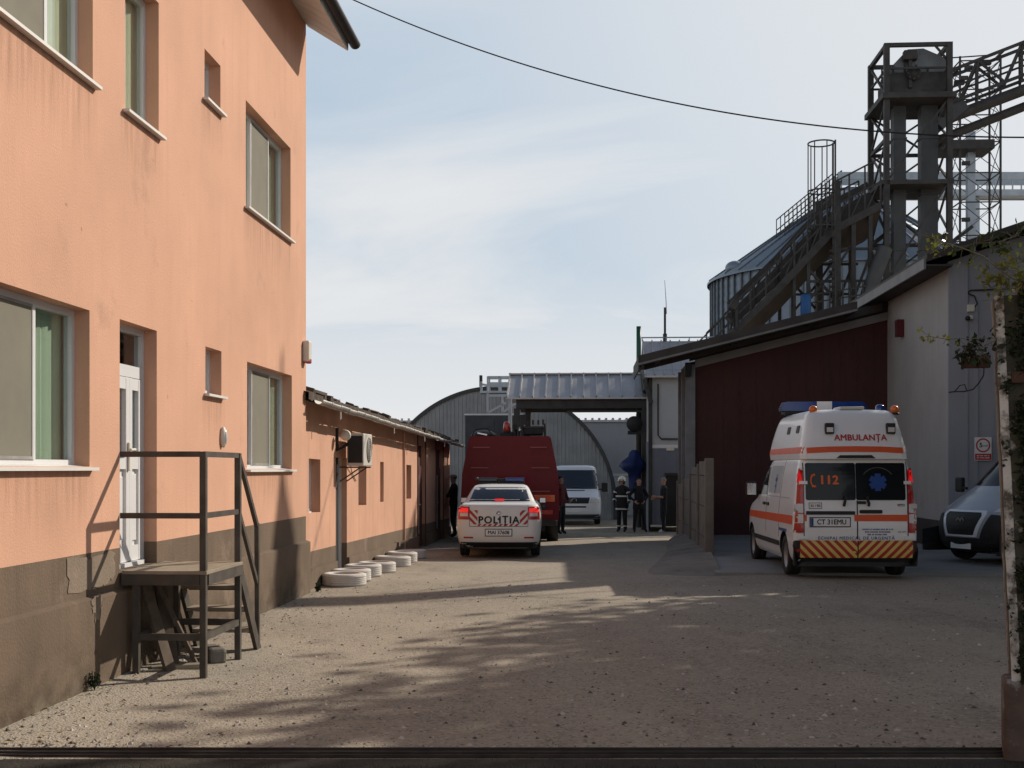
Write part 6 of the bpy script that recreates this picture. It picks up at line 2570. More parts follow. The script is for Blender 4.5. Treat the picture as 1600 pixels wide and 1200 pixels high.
while x < 1.0:
    st_ = clip([(x, .665), (x + .055, .665), (x + .055 + .05, .715), (x + .05, .715)], -.43, .43, .667, .712)
    if len(st_) >= 3:
        items.append((st_, M_CHEVR, .005))
    x += .11
panels('chevron_band', pbv, 'rear', items, po, lip=.003, s=.12)
lettering(pbv, 'rear', 'POLIȚIA', .205, -.0, .785, M_TEXTBLK, po, .007, .010, spacing=1.16)
mb = MB()
p_ = proj(pbv, 'rear', 0, .93, 0)
mb.lathe([(.055, -.012), (.055, .0), (.001, .0)], (0, p_.y - .005, .93), M_CHROME, 'y', 4)
for k in range(4):
    pass
mb.build('badge', po)
MB().ball((0, p_.y - .02, .81), .024, M_TEXTBLUE, (1, .3, 1)).build('crest', po)
panels('plate_recess', pbv, 'rear', [(rect(-.36, .36, .46, .645, .03), M_WHITE2, .003)], po, lip=.0)
plate(po, pbv, 'rear', 'MAI 37608', 0, .535, .53, .125, .003)
for x in (-.745, .745):
    for y in (.86, 3.50):
        wheel(po, x, y, .31, .185)
lb = MB()
lb.box((0, 1.62, 1.545), (1.00, .28, .04), M_BLACK, None, .012)
lbo = lb.build('light_bar', po)
MB().box((.29, 1.62, 1.605), (.42, .26, .085), M_BEACONBLUE, None, .02).build('blue_lens', lbo)
MB().box((-.29, 1.62, 1.605), (.42, .26, .085), mat('beacon_dark', (.012, .018, .03), .15, coat=.6), None, .02).build('dark_lens', lbo)
MB().box((0, 1.62, 1.595), (.155, .25, .065), M_BLACK, None, .01).build('speaker', lbo)
MB().tube([(-.52, 1.5, 1.50), (-.53, 1.46, 1.62)], .012, M_BLACK, 6).ball((-.53, 1.46, 1.63), .035, M_CASING).build('antenna', po)

# ------------------------------------------------------------------ fire engine seen from behind
FX, FY = -.05, 31.0
fi = thing('fire_engine', 'dark red fire engine seen from behind with ladder rack and orange beacon', 'fire engine', (FX, FY, gh(FX, FY) + .004), -math.atan(.03))
mb = MB()
pr = [(-1.24, .56), (1.24, .56), (1.255, 1.15), (1.225, 1.75), (1.045, 2.66), (.99, 2.72), (-.99, 2.72), (-1.045, 2.66), (-1.225, 1.75), (-1.255, 1.15)]
mb.prism(pr, .0, 5.2, M_ENGINE, 'y')
fb = mb.build('body', fi)
bm = bmesh.new()
bm.from_mesh(fb.data)
bmesh.ops.bevel(bm, geom=[e for e in bm.edges], offset=.035, segments=2, profile=.6, affect='EDGES')
bm.to_mesh(fb.data)
bm.free()
fbv = BVHTree.FromPolygons([v.co for v in fb.data.vertices], [list(p.vertices) for p in fb.data.polygons])
mb = MB()
mb.prism([(-.62, 1.02), (.62, 1.02), (.60, 2.46), (-.60, 2.46)], -.022, .01, M_ENGINE, 'y')
mb.prism([(-1.10, .62), (1.10, .62), (1.12, .95), (-1.12, .95)], -.018, .01, M_ENGINE, 'y')
mb.build('rear_shutter', fi)
mb = MB()
for z in (1.30, 1.90, 2.42):
    for a, b in ((-1.02, -.56), (.56, 1.02)):
        k = 1 - (z - 1.75) * .12 if z > 1.75 else 1
        mb.span((a * k, -.055, z), (b * k, -.02, z + .025), M_ENGLINE)
        for x in (a * k, b * k - .02):
            mb.span((x, -.045, z), (x + .02, .0, z + .022), M_ENGLINE)
mb.build('grab_rail', fi)
mb = MB()
mb.span((.52, -.03, 1.05), (1.14, .0, 1.22), M_LAMPORANGE)
mb.span((.60, -.034, 1.07), (1.06, -.029, 1.20), mat('reflector_red_orange', (.75, .10, .03), .4))
mb.build('reflector_board', fi)
for s in (-1, 1):
    MB().box((s * .95, -.03, .78), (.30, .05, .12), M_LAMPRED, None, .015).build('tail_lamp', fi)
    MB().lathe([(.001, -.06), (.06, -.05), (.07, 0)], (s * .86, -.01, .92), M_CASING, 'y', 14).build('lamp', fi)
    MB().span((s * .60 - .3, -.05, .30), (s * .60 + .3, -.02, .58), M_RUBBER).build('mudguard', fi)
MB().span((-1.2, -.10, .44), (1.2, .05, .58), M_DSTEEL, .02).build('rear_step', fi)
MB().box((0, 3.5, .62), (1.0, 6.6, .22), M_DSTEEL).build('chassis', fi)
# cab at the front
ck = [(.50, 1.16, 5.28, 7.10), (.8, 1.2, 5.26, 7.2), (1.5, 1.2, 5.26, 7.2), (2.1, 1.15, 5.28, 7.05), (2.45, 1.08, 5.32, 6.95), (2.55, .95, 5.4, 6.8)]
cbo, cbv = body('cab', ck, M_ENGINE, fi, rr=.1, rf=.2)
panels('windscreen', cbv, 'front', [(rect(-1.0, 1.0, 1.55, 2.3, .05), M_CARGLASS)], fi)
for v in ('left', 'right'):
    panels('side_window', cbv, v, [(rect(5.7, 6.9, 1.55, 2.25, .05), M_CARGLASS)], fi)
for x in (-.93, .93):
    for y, w_ in ((1.55, .52), (5.9, .30)):
        wheel(fi, x, y, .50, w_, rimr=.29)
    MB().lathe([(.60, -.30), (.62, -.30), (.62, .0), (.60, .0)], (x + (.30 if x > 0 else 0), 1.55, .50), M_BLACK, 'x', 24).build('wheel_arch', fi)
# roof load
m = MB()
for x in (.30, .88):
    m.bar((x, .25, 3.0), (x, 4.6, 3.0), .05, .10, M_DSTEEL)
    for y in (.3, 1.6, 3.0, 4.4):
        m.bar((x, y, 2.72), (x, y, 3.0), .05, .05, M_DSTEEL)
for k in range(14):
    m.bar((.33, .3 + k * .32, 2.96), (.85, .3 + k * .32, 2.96), .04, .04, M_DSTEEL)
for x in (.34, .44, .58, .72, .84):
    m.bar((x, .32, 3.02), (x, .32, 3.02 + rnd.uniform(.06, .14)), .05, .05, M_DSTEEL)
m.box((.59, .8, 2.85), (.5, 1.0, .18), M_BLACK, None, .03)
m.build('ladder_rack', fi)
m = MB()
m.lathe([(.001, 0), (.09, 0), (.10, .03), (.085, .20), (.05, .25), (.001, .26)], (-.10, .55, 2.86), mat('beacon_red', (.42, .03, .015), .15, coat=.6), 'z', 16)
m.lathe([(.12, -.02), (.12, .02), (.001, .02)], (-.10, .55, 2.84), M_BLACK, 'z', 12)
m.box((-.1, .6, 2.77), (.35, .3, .14), M_BLACK, None, .03)
m.build('beacon', fi)
m = MB()
m.tube([(.12, .4, 2.72), (.12, .45, 2.92)], .05, M_BLACK, 8)
m.tube([(.12, .2, 2.96), (.12, .75, 2.96)], [.07, .05], M_BLACK, 10)
m.tube([(.22, .35, 2.74), (.22, .35, 2.86)], .03, M_BLACK, 6)
m.ball((.24, .3, 2.88), .06, M_CHROME)
m.build('water_monitor', fi)
m = MB()
m.ball((-.72, .9, 2.74), 1, M_BLACK, (.34, .45, .16))
m.tube([(-1.0, .35, 2.73), (-.9, .3, 2.9), (-.6, .3, 2.93), (-.45, .35, 2.73)], .015, M_BLACK, 6)
m.box((-.72, .3, 2.78), (.26, .1, .05), M_CHROME, Matrix.Rotation(.2, 3, 'Y'), .01)
m.build('hose_bundle', fi)

# ------------------------------------------------------------------ white delivery van far back, facing us
VX, VY = 2.68, 47.0
va = thing('white_van', 'white panel van facing the camera beside the arched hangar', 'van', (VX, VY + .0, gz(47) + .004), math.pi - .05)
VK = [(.25, .84, .1, 5.0), (.35, .93, .02, 5.12), (.55, .965, .0, 5.16), (.85, .967, .0, 5.14), (1.02, .96, .0, 5.05), (1.12, .95, .0, 4.85), (1.25, .94, .0, 4.55), (1.34, .93, 0, 4.38), (1.7, .885, .0, 4.06), (2.05, .83, .0, 3.78), (2.2, .79, .02, 3.66), (2.29, .70, .08, 3.5), (2.32, .5, .2, 3.2)]
vb, vbv = body('body', VK, M_VANBLUE, va, wells=((.95, .33), (4.2, .33)), wr=.40, rr=.08, rf=.2, bowf=.10)
va.location.y -= 0
off_ = 5.6
va.scale = (1.1, 1.1, 1.0)
va.location = (VX + off_ * math.sin(math.pi - .05) * -1 * -1 * 0, VY + off_, gz(47))
panels('windscreen', vbv, 'front', [([(-.84, 1.39), (.84, 1.39), (.75, 2.13), (-.75, 2.13)], M_CARGLASS2, .006)], va, lip=.012)
panels('grille', vbv, 'front', [([(-.50, .84), (.50, .84), (.56, 1.07), (-.56, 1.07)], M_BLACK, .012)], va, lip=.02)
panels('bonnet_vent', vbv, 'front', [(rect(-.38, .38, 1.31, 1.345), M_BLACK, .008)], va, lip=.02)
MB().lathe([(.09, 0), (.09, .02), (.075, .02), (.075, 0)], (0, proj(vbv, 'front', 0, .95, 0).y, .95), M_CHROME, 'y', 18).build('badge', va)
for s in (-1, 1):
    panels('headlamp', vbv, 'front', [([(s * .53, .86), (s * .90, .86), (s * .88, 1.04), (s * .60, 1.07)], M_LAMPWHITE, .012)], va, lip=.02)
    mirror(va, s * .93, 4.15, 1.45, .22, .36)
    v = 'left' if s < 0 else 'right'
    panels('side_window', vbv, v, [([(3.05, 1.4), (4.1, 1.38), (3.78, 2.0), (3.06, 2.02)], M_CARGLASS2)], va)
panels('bumper', vbv, 'front', [(rect(-.90, .90, .24, .42, .03), M_CASING, .015)], va, lip=.05)
panels('air_intake', vbv, 'front', [(rect(-.42, .42, .68, .74), M_BLACK, .010)], va, lip=.02)
p_ = proj(vbv, 'front', 0, .55, 0)
MB().box((0, p_.y + .012, .55), (.54, .016, .12), M_PLATE, None, .003).build('number_plate', va)
for x in (-.83, .83):
    for y in (.95, 4.2):
        wheel(va, x, y, .33, .21)
for s in (-.45, .35):
    MB().tube([proj(vbv, 'front', s, 1.40, .02), proj(vbv, 'front', s + .5, 1.46, .02)], .012, M_BLACK, 5).build('wiper', va)

# ------------------------------------------------------------------ silver grey van at the right, half behind the pillar
ang = math.radians(113)          # heading: towards the camera and to the left
rv = thing('grey_van', 'pale grey panel van with black bumper nosing out beside the gate pillar', 'van', (0, 0, 0), 0)
RK = [(.20, .86, .15, 4.62), (.28, .95, .04, 4.86), (.42, 1.0, .0, 4.95), (.66, 1.02, .0, 4.97), (.86, 1.02, .0, 4.93), (.98, 1.02, .0, 4.86), (1.12, 1.01, .0, 4.66), (1.26, 1.0, .0, 4.44), (1.38, .99, .0, 4.24), (1.46, .98, .0, 4.12),
      (1.8, .94, .02, 3.74), (2.15, .88, .04, 3.34), (2.28, .80, .08, 3.1), (2.32, .6, .2, 2.9)]
rb_, rbv = body('body', RK, M_VANSILVER, rv, wells=((.95, .34), (4.0, .34)), wr=.42, rr=.1, rf=.45, bowf=.26)
panels('bumper', rbv, 'front', [([(-1.02, .20), (1.02, .20), (1.02, .92), (.62, .96), (.46, .50), (-.46, .50), (-.62, .96), (-1.02, .92)], M_BLACK, .020)], rv, lip=.06)
panels('grille', rbv, 'front', [([(-.36, .54), (.36, .54), (.50, .94), (.46, .99), (-.46, .99), (-.50, .94)], M_BLACK, .012)], rv, lip=.03)
items = []
gp2 = [(-.39, .52), (.39, .52), (.54, .95), (.49, 1.03), (-.49, 1.03), (-.54, .95)]
for i in range(6):
    a, b = gp2[i - 1], gp2[i]
    k = .86
    c_ = (0, .77)
    ai, bi = tuple(c_[j] + (a[j] - c_[j]) * k for j in (0, 1)), tuple(c_[j] + (b[j] - c_[j]) * k for j in (0, 1))
    items.append(([a, b, bi, ai], M_VANBLUE, .022))
panels('grille_frame', rbv, 'front', items, rv, lip=.03)
m = MB()
p_ = proj(rbv, 'front', 0, .86, .0)
for q in (-.05, .05):
    m.bar((q - .05, p_.y + .02, .82), (q, p_.y + .02, .89), .02, .03, M_CHROME)
    m.bar((q, p_.y + .02, .89), (q + .05, p_.y + .02, .82), .02, .03, M_CHROME)
m.build('badge', rv)
for s in (-1, 1):
    panels('headlamp', rbv, 'front', [([(s * .62, 1.00), (s * .93, 1.02), (s * .985, 1.22), (s * .93, 1.32), (s * .68, 1.12)], M_LAMPWHITE, .010)], rv, lip=.02)
    mirror(rv, s * .97, 3.9, 1.50, .2, .3)
    v = 'left' if s < 0 else 'right'
    panels('side_window', rbv, v, [([(2.7, 1.42), (4.0, 1.42), (3.45, 2.05), (2.72, 2.08)], M_CARGLASS)], rv)
panels('windscreen', rbv, 'front', [([(-.90, 1.49), (.90, 1.49), (.78, 2.12), (-.78, 2.12)], M_CARGLASS)], rv, lip=.012)
p_ = proj(rbv, 'front', 0, .34, 0)
MB().box((0, p_.y + .025, .34), (.52, .016, .11), M_PLATE, None, .003).build('number_plate', rv)
for x in (-.78, .78):
    for y in (.95, 4.0):
        wheel(rv, x * 1.13, y, .335, .21)
MB().box((0, 2.1, .26), (1.5, 3.6, .12), M_BLACK).build('chassis', rv)
rv.rotation_euler = (0, 0, ang)
rv.scale = (.92, .92, .92)
hd_ = Vector((-math.sin(ang), math.cos(ang), 0))
nose = at(1499, 850, 21.6)
rv.location = Vector((nose.x, nose.y, .016)) - hd_ * 4.97 * .92
# ------------------------------------------------------------------ people
def hand(mb, wrist, dirv, side, palm, m, curl=.5):
    """palm and five tapered fingers; dirv: along the forearm, palm: palm normal, side: towards the thumb"""
    d, n, t = dirv.normalized(), palm.normalized(), side.normalized()
    rot = Matrix((t, d, n)).transposed()
    mb.box(wrist + d * .045, (.078, .095, .028), m, rot, .011)
    for k, ln in enumerate((.070, .080, .075, .058)):
        b = wrist + d * .088 + t * (.028 - k * .019)
        p1 = b + (d * math.cos(curl * .5) + n * math.sin(curl * .5)) * ln * .5
        p2 = p1 + (d * math.cos(curl * 1.4) + n * math.sin(curl * 1.4)) * ln * .32
        p3 = p2 + (d * math.cos(curl * 2.2) + n * math.sin(curl * 2.2)) * ln * .25
        mb.tube([b - d * .01, p1, p2, p3], [.0092, .0088, .0078, .006], m, 6)
    b = wrist + d * .03 + t * .036
    p1 = b + (d * .6 + t * .75 + n * .15).normalized() * .038
    p2 = p1 + (d * .85 + t * .25 + n * .4).normalized() * .03
    mb.tube([b - t * .012, p1, p2], [.0125, .011, .0085], m, 6)


def person(label, loc, rz, J, mats, cat='person', head_turn=0., group=None, extras=None, scale=1.):
    """J: overrides of the joint table; facing local +y. mats: top, legs, sleeve, forearm, shoe"""
    t = thing('person', label, cat, loc, rz, group)
    t.scale = (scale,) * 3
    P = dict(pelvis=(0, 0, .95), waist=(0, .005, 1.10), chest=(0, .0, 1.30), neckb=(0, -.01, 1.45), neck=(0, .0, 1.52), jaw=(0, .022, 1.585), skull=(0, .005, 1.68), top=(0, 0, 1.735),
             shl=(-.175, -.01, 1.415), ell=(-.235, -.02, 1.14), wrl=(-.24, .05, .90), shr=(.175, -.01, 1.415), elr=(.235, -.02, 1.14), wrr=(.24, .05, .90),
             hil=(-.095, 0, .90), knl=(-.105, .02, .50), anl=(-.11, -.01, .10), tol=(-.12, .13, .04), hir=(.095, 0, .90), knr=(.105, .02, .50), anr=(.11, -.01, .10), tor=(.12, .13, .04))
    P.update(J)
    rad = dict(pelvis=(.155, .115), waist=(.15, .11), chest=(.17, .12), neckb=(.10, .08), neck=(.056, .056), jaw=(.066, .078), skull=(.078, .096), top=(.045, .055), shl=(.072, .072), shr=(.072, .072),
               ell=(.05, .05), elr=(.05, .05), wrl=(.036, .034), wrr=(.036, .034), hil=(.098, .10), hir=(.098, .10), knl=(.066, .07), knr=(.066, .07), anl=(.05, .052), anr=(.05, .052), tol=(.042, .035), tor=(.042, .035))
    if mats.get('bulk'):
        for k in ('waist', 'chest', 'shl', 'shr', 'ell', 'elr', 'pelvis', 'knl', 'knr', 'anl', 'anr'):
            rad[k] = tuple(r * mats['bulk'] for r in rad[k])
    E = [('pelvis', 'waist', 'top'), ('waist', 'chest', 'top'), ('chest', 'neckb', 'top'), ('neckb', 'neck', 'skin'), ('neck', 'jaw', 'skin'), ('jaw', 'skull', 'skin'), ('skull', 'top', 'skin'),
         ('neckb', 'shl', 'top'), ('shl', 'ell', 'sleeve'), ('ell', 'wrl', 'forearm'), ('neckb', 'shr', 'top'), ('shr', 'elr', 'sleeve'), ('elr', 'wrr', 'forearm'),
         ('pelvis', 'hil', 'legs'), ('hil', 'knl', 'legs'), ('knl', 'anl', 'legs'), ('anl', 'tol', 'shoe'), ('pelvis', 'hir', 'legs'), ('hir', 'knr', 'legs'), ('knr', 'anr', 'legs'), ('anr', 'tor', 'shoe')]
    names = list(P)
    me = bpy.data.meshes.new('body')
    me.from_pydata([P[n] for n in names], [(names.index(a), names.index(b)) for a, b, _ in E], [])
    o = bpy.data.objects.new('body', me)
    COL.objects.link(o)
    md = o.modifiers.new('Skin', 'SKIN')
    md.use_smooth_shade = True
    for i, n in enumerate(names):
        sv = me.skin_vertices[0].data[i]
        sv.radius = rad[n]
        sv.use_root = n == 'pelvis'
    ss = o.modifiers.new('Sub', 'SUBSURF')
    ss.levels = ss.render_levels = 2
    bake(o)
    me = o.data
    order = ['top', 'legs', 'skin', 'sleeve', 'forearm', 'shoe']
    me.materials.clear()
    for k in order:
        me.materials.append(M_SKIN if k == 'skin' else mats[k])
    segs = [(Vector(P[a]), Vector(P[b]), order.index(k), (sum(rad[a]) + sum(rad[b])) / 4) for a, b, k in E]
    for p in me.polygons:
        c = p.center
        best = min(segs, key=lambda s: ((c - s[0] - (s[1] - s[0]) * max(0, min(1, (c - s[0]).dot(s[1] - s[0]) / (s[1] - s[0]).length_squared))).length) / s[3])
        p.material_index = best[2]
        if best[2] in (0, 1):
            p.material_index = 0 if c.z > P['pelvis'][2] - (.02 if not mats.get('coat') else mats['coat']) else 1
    # face and hands belong to the body mesh
    mb = MB()
    jw, sk = Vector(P['jaw']), Vector(P['skull'])
    hc_ = (jw + sk) / 2 + Vector((0, 0, .02))
    rt = Matrix.Rotation(head_turn, 3, 'Z')
    fwd, lat = rt @ Vector((0, 1, 0)), rt @ Vector((1, 0, 0))
    for s in (-1, 1):
        mb.ball(hc_ + fwd * .088 + lat * (.031 * s) + Vector((0, 0, .008)), .011, M_DARK, n=6)
        mb.ball(hc_ + lat * (.083 * s) + Vector((0, 0, -.005)), .024, M_SKIN, (.45, .8, 1.25), n=6)
    mb.add([hc_ + fwd * .088 + Vector((0, 0, .012)), hc_ + fwd * .118 + Vector((0, 0, -.03)), hc_ + fwd * .085 + lat * .016 + Vector((0, 0, -.036)), hc_ + fwd * .085 - lat * .016 + Vector((0, 0, -.036))],
           [(0, 2, 1), (0, 1, 3), (1, 2, 3), (0, 3, 2)], M_SKIN, True)
    mb.box(hc_ + fwd * .087 + Vector((0, 0, -.062)), (.042, .012, .010), mat('lips', (.30, .11, .09), .6), rt)
    for s, e, w in ((-1, 'ell', 'wrl'), (1, 'elr', 'wrr')):
        dv = (Vector(P[w]) - Vector(P[e])).normalized()
        inw = Vector((-s, 0, 0))
        inw = (inw - dv * inw.dot(dv)).normalized()
        th = inw.cross(dv) * (1 if s > 0 else -1)
        if th.y < 0:
            th = -th
        hand(mb, Vector(P[w]) + dv * .01, dv, th, inw, mats.get('hand', M_SKIN), .55)
    h = mb.build('features')
    for m_ in h.data.materials:
        if m_.name not in [x.name for x in me.materials]:
            me.materials.append(m_)
    bm = bmesh.new()
    bm.from_mesh(me)
    idx = {x.name: i for i, x in enumerate(me.materials)}
    n0 = len(bm.verts)
    vv = [bm.verts.new(v.co) for v in h.data.vertices]
    for p in h.data.polygons:
        f = bm.faces.new([vv[i] for i in p.vertices])
        f.material_index = idx[h.data.materials[p.material_index].name]
        f.smooth = True
    bm.to_mesh(me)
    bm.free()
    hd = h.data
    bpy.data.objects.remove(h)
    bpy.data.meshes.remove(hd)
    o.parent = t
    if extras:
        extras(t, P, hc_, rt)
    return t


def hair(m=M_HAIR):
    def f(t, P, c, rt):
        mb = MB()
        vs, fs = [], []
        n, k = 7, 16
        for i in range(n):
            ph = math.pi * .52 * i / (n - 1)
            for j in range(k):
                a = 2 * math.pi * j / k
                low = 1.0 if math.sin(a) < .25 else .62       # higher hairline over the face
                q = rt @ Vector((.086 * math.sin(ph * low + .001) * math.cos(a), .104 * math.sin(ph * low + .001) * math.sin(a) - .006, .10 * math.cos(ph * low)))
                vs.append(c + Vector((0, 0, .022)) + q)
        for i in range(n - 1):
            for j in range(k):
                fs.append((i * k + j, i * k + (j + 1) % k, (i + 1) * k + (j + 1) % k, (i + 1) * k + j))
        mb.add(vs, fs, m, True)
        mb.build('hair', t)
    return f


def helmet(t, P, c, rt):
    mb = MB()
    mb.lathe([(.001, .135), (.06, .128), (.105, .095), (.125, .045), (.128, .0), (.155, -.015), (.158, -.025), (.12, -.02)], c + Vector((0, -.005, .04)), M_HELMET, 'z', 20)
    mb.build('helmet', t)
    q = c + rt @ Vector((0, .125, .03))
    MB().box(q, (.16, .02, .05), M_CARGLASS, rt, .008).build('visor', t)
    MB().box(c + Vector((0, -.03, -.05)), (.17, .15, .11), M_TURNOUT, rt, .03).build('neck_flap', t)


def bands(t, P):
    def ring(a, b, f, r, w, sq=1.):
        a, b = Vector(P[a]), Vector(P[b])
        c = a.lerp(b, f)
        d = (b - a).normalized()
        x = d.orthogonal().normalized() if abs(d.x) > .5 else Vector((1, 0, 0))
        x = (x - d * x.dot(d)).normalized()
        y = d.cross(x)
        vs = []
        for q in (-w / 2, w / 2):
            for k in range(18):
                th = 2 * math.pi * k / 18
                vs.append(c + d * q + x * math.cos(th) * r + y * math.sin(th) * r * sq)
        MB().add(vs, [(k, (k + 1) % 18, 18 + (k + 1) % 18, 18 + k) for k in range(18)], M_REFLECT, True).build('reflective_band', t)
    return ring


def firefighter(t, P, c, rt):
    helmet(t, P, c, rt)
    ring = bands(t, P)
    ring('waist', 'chest', .35, .215, .05, .76)
    ring('shl', 'ell', .45, .082, .045)
    ring('shr', 'elr', .45, .082, .045)
    ring('ell', 'wrl', .55, .062, .045)
    ring('elr', 'wrr', .55, .062, .045)
    ring('knl', 'anl', .72, .075, .04)
    ring('knr', 'anr', .72, .075, .04)
    mb = MB()
    vs = []
    for q, r in ((.70, .215), (.80, .205), (.95, .205)):
        for k in range(18):
            th = 2 * math.pi * k / 18
            vs.append((r * math.cos(th), r * .74 * math.sin(th), q))
    mb.add(vs, [(i * 18 + k, i * 18 + (k + 1) % 18, (i + 1) * 18 + (k + 1) % 18, (i + 1) * 18 + k) for i in (0, 1) for k in range(18)], M_TURNOUT, True)
    o = mb.build('coat_skirt', t)
    vs = []
    for q in (.735, .785):
        for k in range(18):
            th = 2 * math.pi * k / 18
            vs.append((.219 * math.cos(th), .219 * .74 * math.sin(th), q))
    MB().add(vs, [(k, (k + 1) % 18, 18 + (k + 1) % 18, 18 + k) for k in range(18)], M_REFLECT, True).build('reflective_band', o)


def cap_person(t, P, c, rt):
    hair()(t, P, c, rt)
    mb = MB()
    mb.lathe([(.001, .115), (.06, .108), (.095, .075), (.104, .03), (.100, .025)], c + Vector((0, -.005, .018)), M_CAPGREY, 'z', 18)
    mb.box(c + rt @ Vector((0, .125, .045)), (.14, .09, .012), M_CAPGREY, rt, .005)
    mb.build('cap', t)


def coat_hem(m):
    def f(t, P, c, rt):
        hair()(t, P, c, rt)
        mb = MB()
        vs = []
        for q, r in ((.76, .20), (.85, .195), (1.0, .185)):
            for k in range(18):
                th = 2 * math.pi * k / 18
                vs.append((r * math.cos(th), r * .72 * math.sin(th), q))
        mb.add(vs, [(i * 18 + k, i * 18 + (k + 1) % 18, (i + 1) * 18 + (k + 1) % 18, (i + 1) * 18 + k) for i in (0, 1) for k in range(18)], m, True)
        mb.build('jacket_hem', t)
    return f


def gp3(px, Y):
    X = (px - 800) / F * Y
    return (X, Y, gh(X, Y))


D1 = dict(top=M_TURNOUT, legs=M_TURNOUT, sleeve=M_TURNOUT, forearm=M_TURNOUT, shoe=M_SHOEBLK, bulk=1.16, coat=.12, hand=M_TURNOUT)
D2 = dict(top=M_NAVY, legs=M_NAVY, sleeve=M_NAVY, forearm=M_NAVY, shoe=M_SHOEBLK, coat=.06)
D3 = dict(top=M_NAVY, legs=M_NAVY, sleeve=M_NAVY, forearm=M_SKIN, shoe=M_SHOEWHITE, coat=.05)
D4 = dict(top=M_NAVY, legs=M_NAVY, sleeve=M_NAVY, forearm=M_NAVY, shoe=M_SHOEBLK, coat=.10, bulk=1.08)
D5 = dict(top=M_REDCLOTH, legs=M_NAVY, sleeve=M_REDCLOTH, forearm=M_REDCLOTH, shoe=M_SHOEBLK, coat=.08, bulk=1.08)
person('person in black turnout gear with pale helmet and reflective bands, standing with two others', gp3(972, 39.4), math.pi - .5,
       dict(ell=(-.27, -.02, 1.15), wrl=(-.25, .07, .92), elr=(.27, .0, 1.16), wrr=(.22, .12, .95)), D1, extras=firefighter, head_turn=.3)
person('person in dark uniform with hands at the belt, middle of the standing trio', gp3(998, 39.2), math.pi + .15,
       dict(ell=(-.30, -.03, 1.17), wrl=(-.16, .13, 1.02), elr=(.30, -.03, 1.17), wrr=(.17, .13, 1.02), knl=(-.16, .02, .5), anl=(-.21, -.01, .1), tol=(-.24, .13, .04), knr=(.13, .03, .5), anr=(.15, -.01, .1), tor=(.17, .13, .04)), D2, extras=coat_hem(M_NAVY), head_turn=.2)
person('person in dark short sleeves and white shoes, seen from the side', gp3(1037, 38.8), math.pi / 2 + .1,
       dict(ell=(-.22, .02, 1.14), wrl=(-.14, .27, 1.16), elr=(.22, .03, 1.14), wrr=(.10, .28, 1.10), anl=(-.09, .04, .10), tol=(-.10, .18, .04), anr=(.09, -.06, .10), tor=(.10, .08, .04)), D3, extras=hair(mat('hair_grey', (.22, .20, .19), .8)))
person('person in grey cap and dark coat reaching for the maroon door of the outbuilding', gp3(709, 34.3), math.pi / 2 - .15,
       dict(ell=(-.26, .10, 1.18), wrl=(-.22, .32, 1.12), elr=(.24, .02, 1.14), wrr=(.22, .18, .97), anl=(-.10, -.08, .10), tol=(-.11, .06, .04)), D4, extras=cap_person)
person('person in dark red jacket half hidden behind the right flank of the fire engine', gp3(876, 36.9), math.pi + .9,
       dict(ell=(-.27, .02, 1.15), wrl=(-.18, .18, 1.05)), D5, extras=hair())

# ------------------------------------------------------------------ sky, sun, camera
SUN_AZ, SUN_EL = R(50.5), R(31.5)
w = bpy.data.worlds.new('World')
scene.world = w
w.use_nodes = True
nt = w.node_tree
N, Lk = nt.nodes, nt.links
bg = N['Background']
sky = N.new('ShaderNodeTexSky')
sky.sky_type = 'NISHITA'
sky.sun_disc = False
sky.sun_elevation = SUN_EL
sky.sun_rotation = SUN_AZ
sky.dust_density = 1.6
sky.air_density = 1.0
sky.ozone_density = 1.2
tc = N.new('ShaderNodeTexCoord')
sep = N.new('ShaderNodeSeparateXYZ')
Lk.new(tc.outputs['Generated'], sep.inputs[0])


def math_(op, a, b):
    n = N.new('ShaderNodeMath')
    n.operation = op
    for v, s in ((a, n.inputs[0]), (b, n.inputs[1])):
        if hasattr(v, 'is_output'):
            Lk.new(v, s)
        else:
            s.default_value = v
    return n.outputs[0]


zc_ = math_('ADD', math_('MAXIMUM', sep.outputs[2], 0.0), .10)
cmb = N.new('ShaderNodeCombineXYZ')
Lk.new(math_('DIVIDE', sep.outputs[0], zc_), cmb.inputs[0])
Lk.new(math_('DIVIDE', sep.outputs[1], zc_), cmb.inputs[1])
mp = N.new('ShaderNodeMapping')
mp.inputs['Rotation'].default_value = (0, 0, R(-24))
mp.inputs['Scale'].default_value = (.42, .62, 1)
mp.inputs['Location'].default_value = (2.9, 1.6, 0)
Lk.new(cmb.outputs[0], mp.inputs[0])
nz_ = N.new('ShaderNodeTexNoise')
nz_.inputs['Scale'].default_value = 1.0
nz_.inputs['Detail'].default_value = 9
nz_.inputs['Roughness'].default_value = .55
nz_.inputs['Distortion'].default_value = .8
Lk.new(mp.outputs[0], nz_.inputs['Vector'])
cr = N.new('ShaderNodeMapRange')
cr.interpolation_type = 'SMOOTHSTEP'
cr.inputs[1].default_value, cr.inputs[2].default_value = .26, .66
cr.inputs[3].default_value, cr.inputs[4].default_value = .0, .92
Lk.new(nz_.outputs[0], cr.inputs[0])
up_ = N.new('ShaderNodeMapRange')
up_.interpolation_type = 'SMOOTHSTEP'
up_.inputs[1].default_value, up_.inputs[2].default_value = .34, .62
up_.inputs[3].default_value, up_.inputs[4].default_value = 1.0, .08
Lk.new(sep.outputs[2], up_.inputs[0])
UP = up_.outputs[0]
hb = N.new('ShaderNodeMix')
hb.data_type = 'RGBA'
Lk.new(math_('MULTIPLY', UP, .85), hb.inputs[0])
Lk.new(sky.outputs[0], hb.inputs[6])
hb.inputs[7].default_value = (5.6, 7.1, 8.7, 1)
dt = N.new('ShaderNodeVectorMath')
dt.operation = 'DOT_PRODUCT'
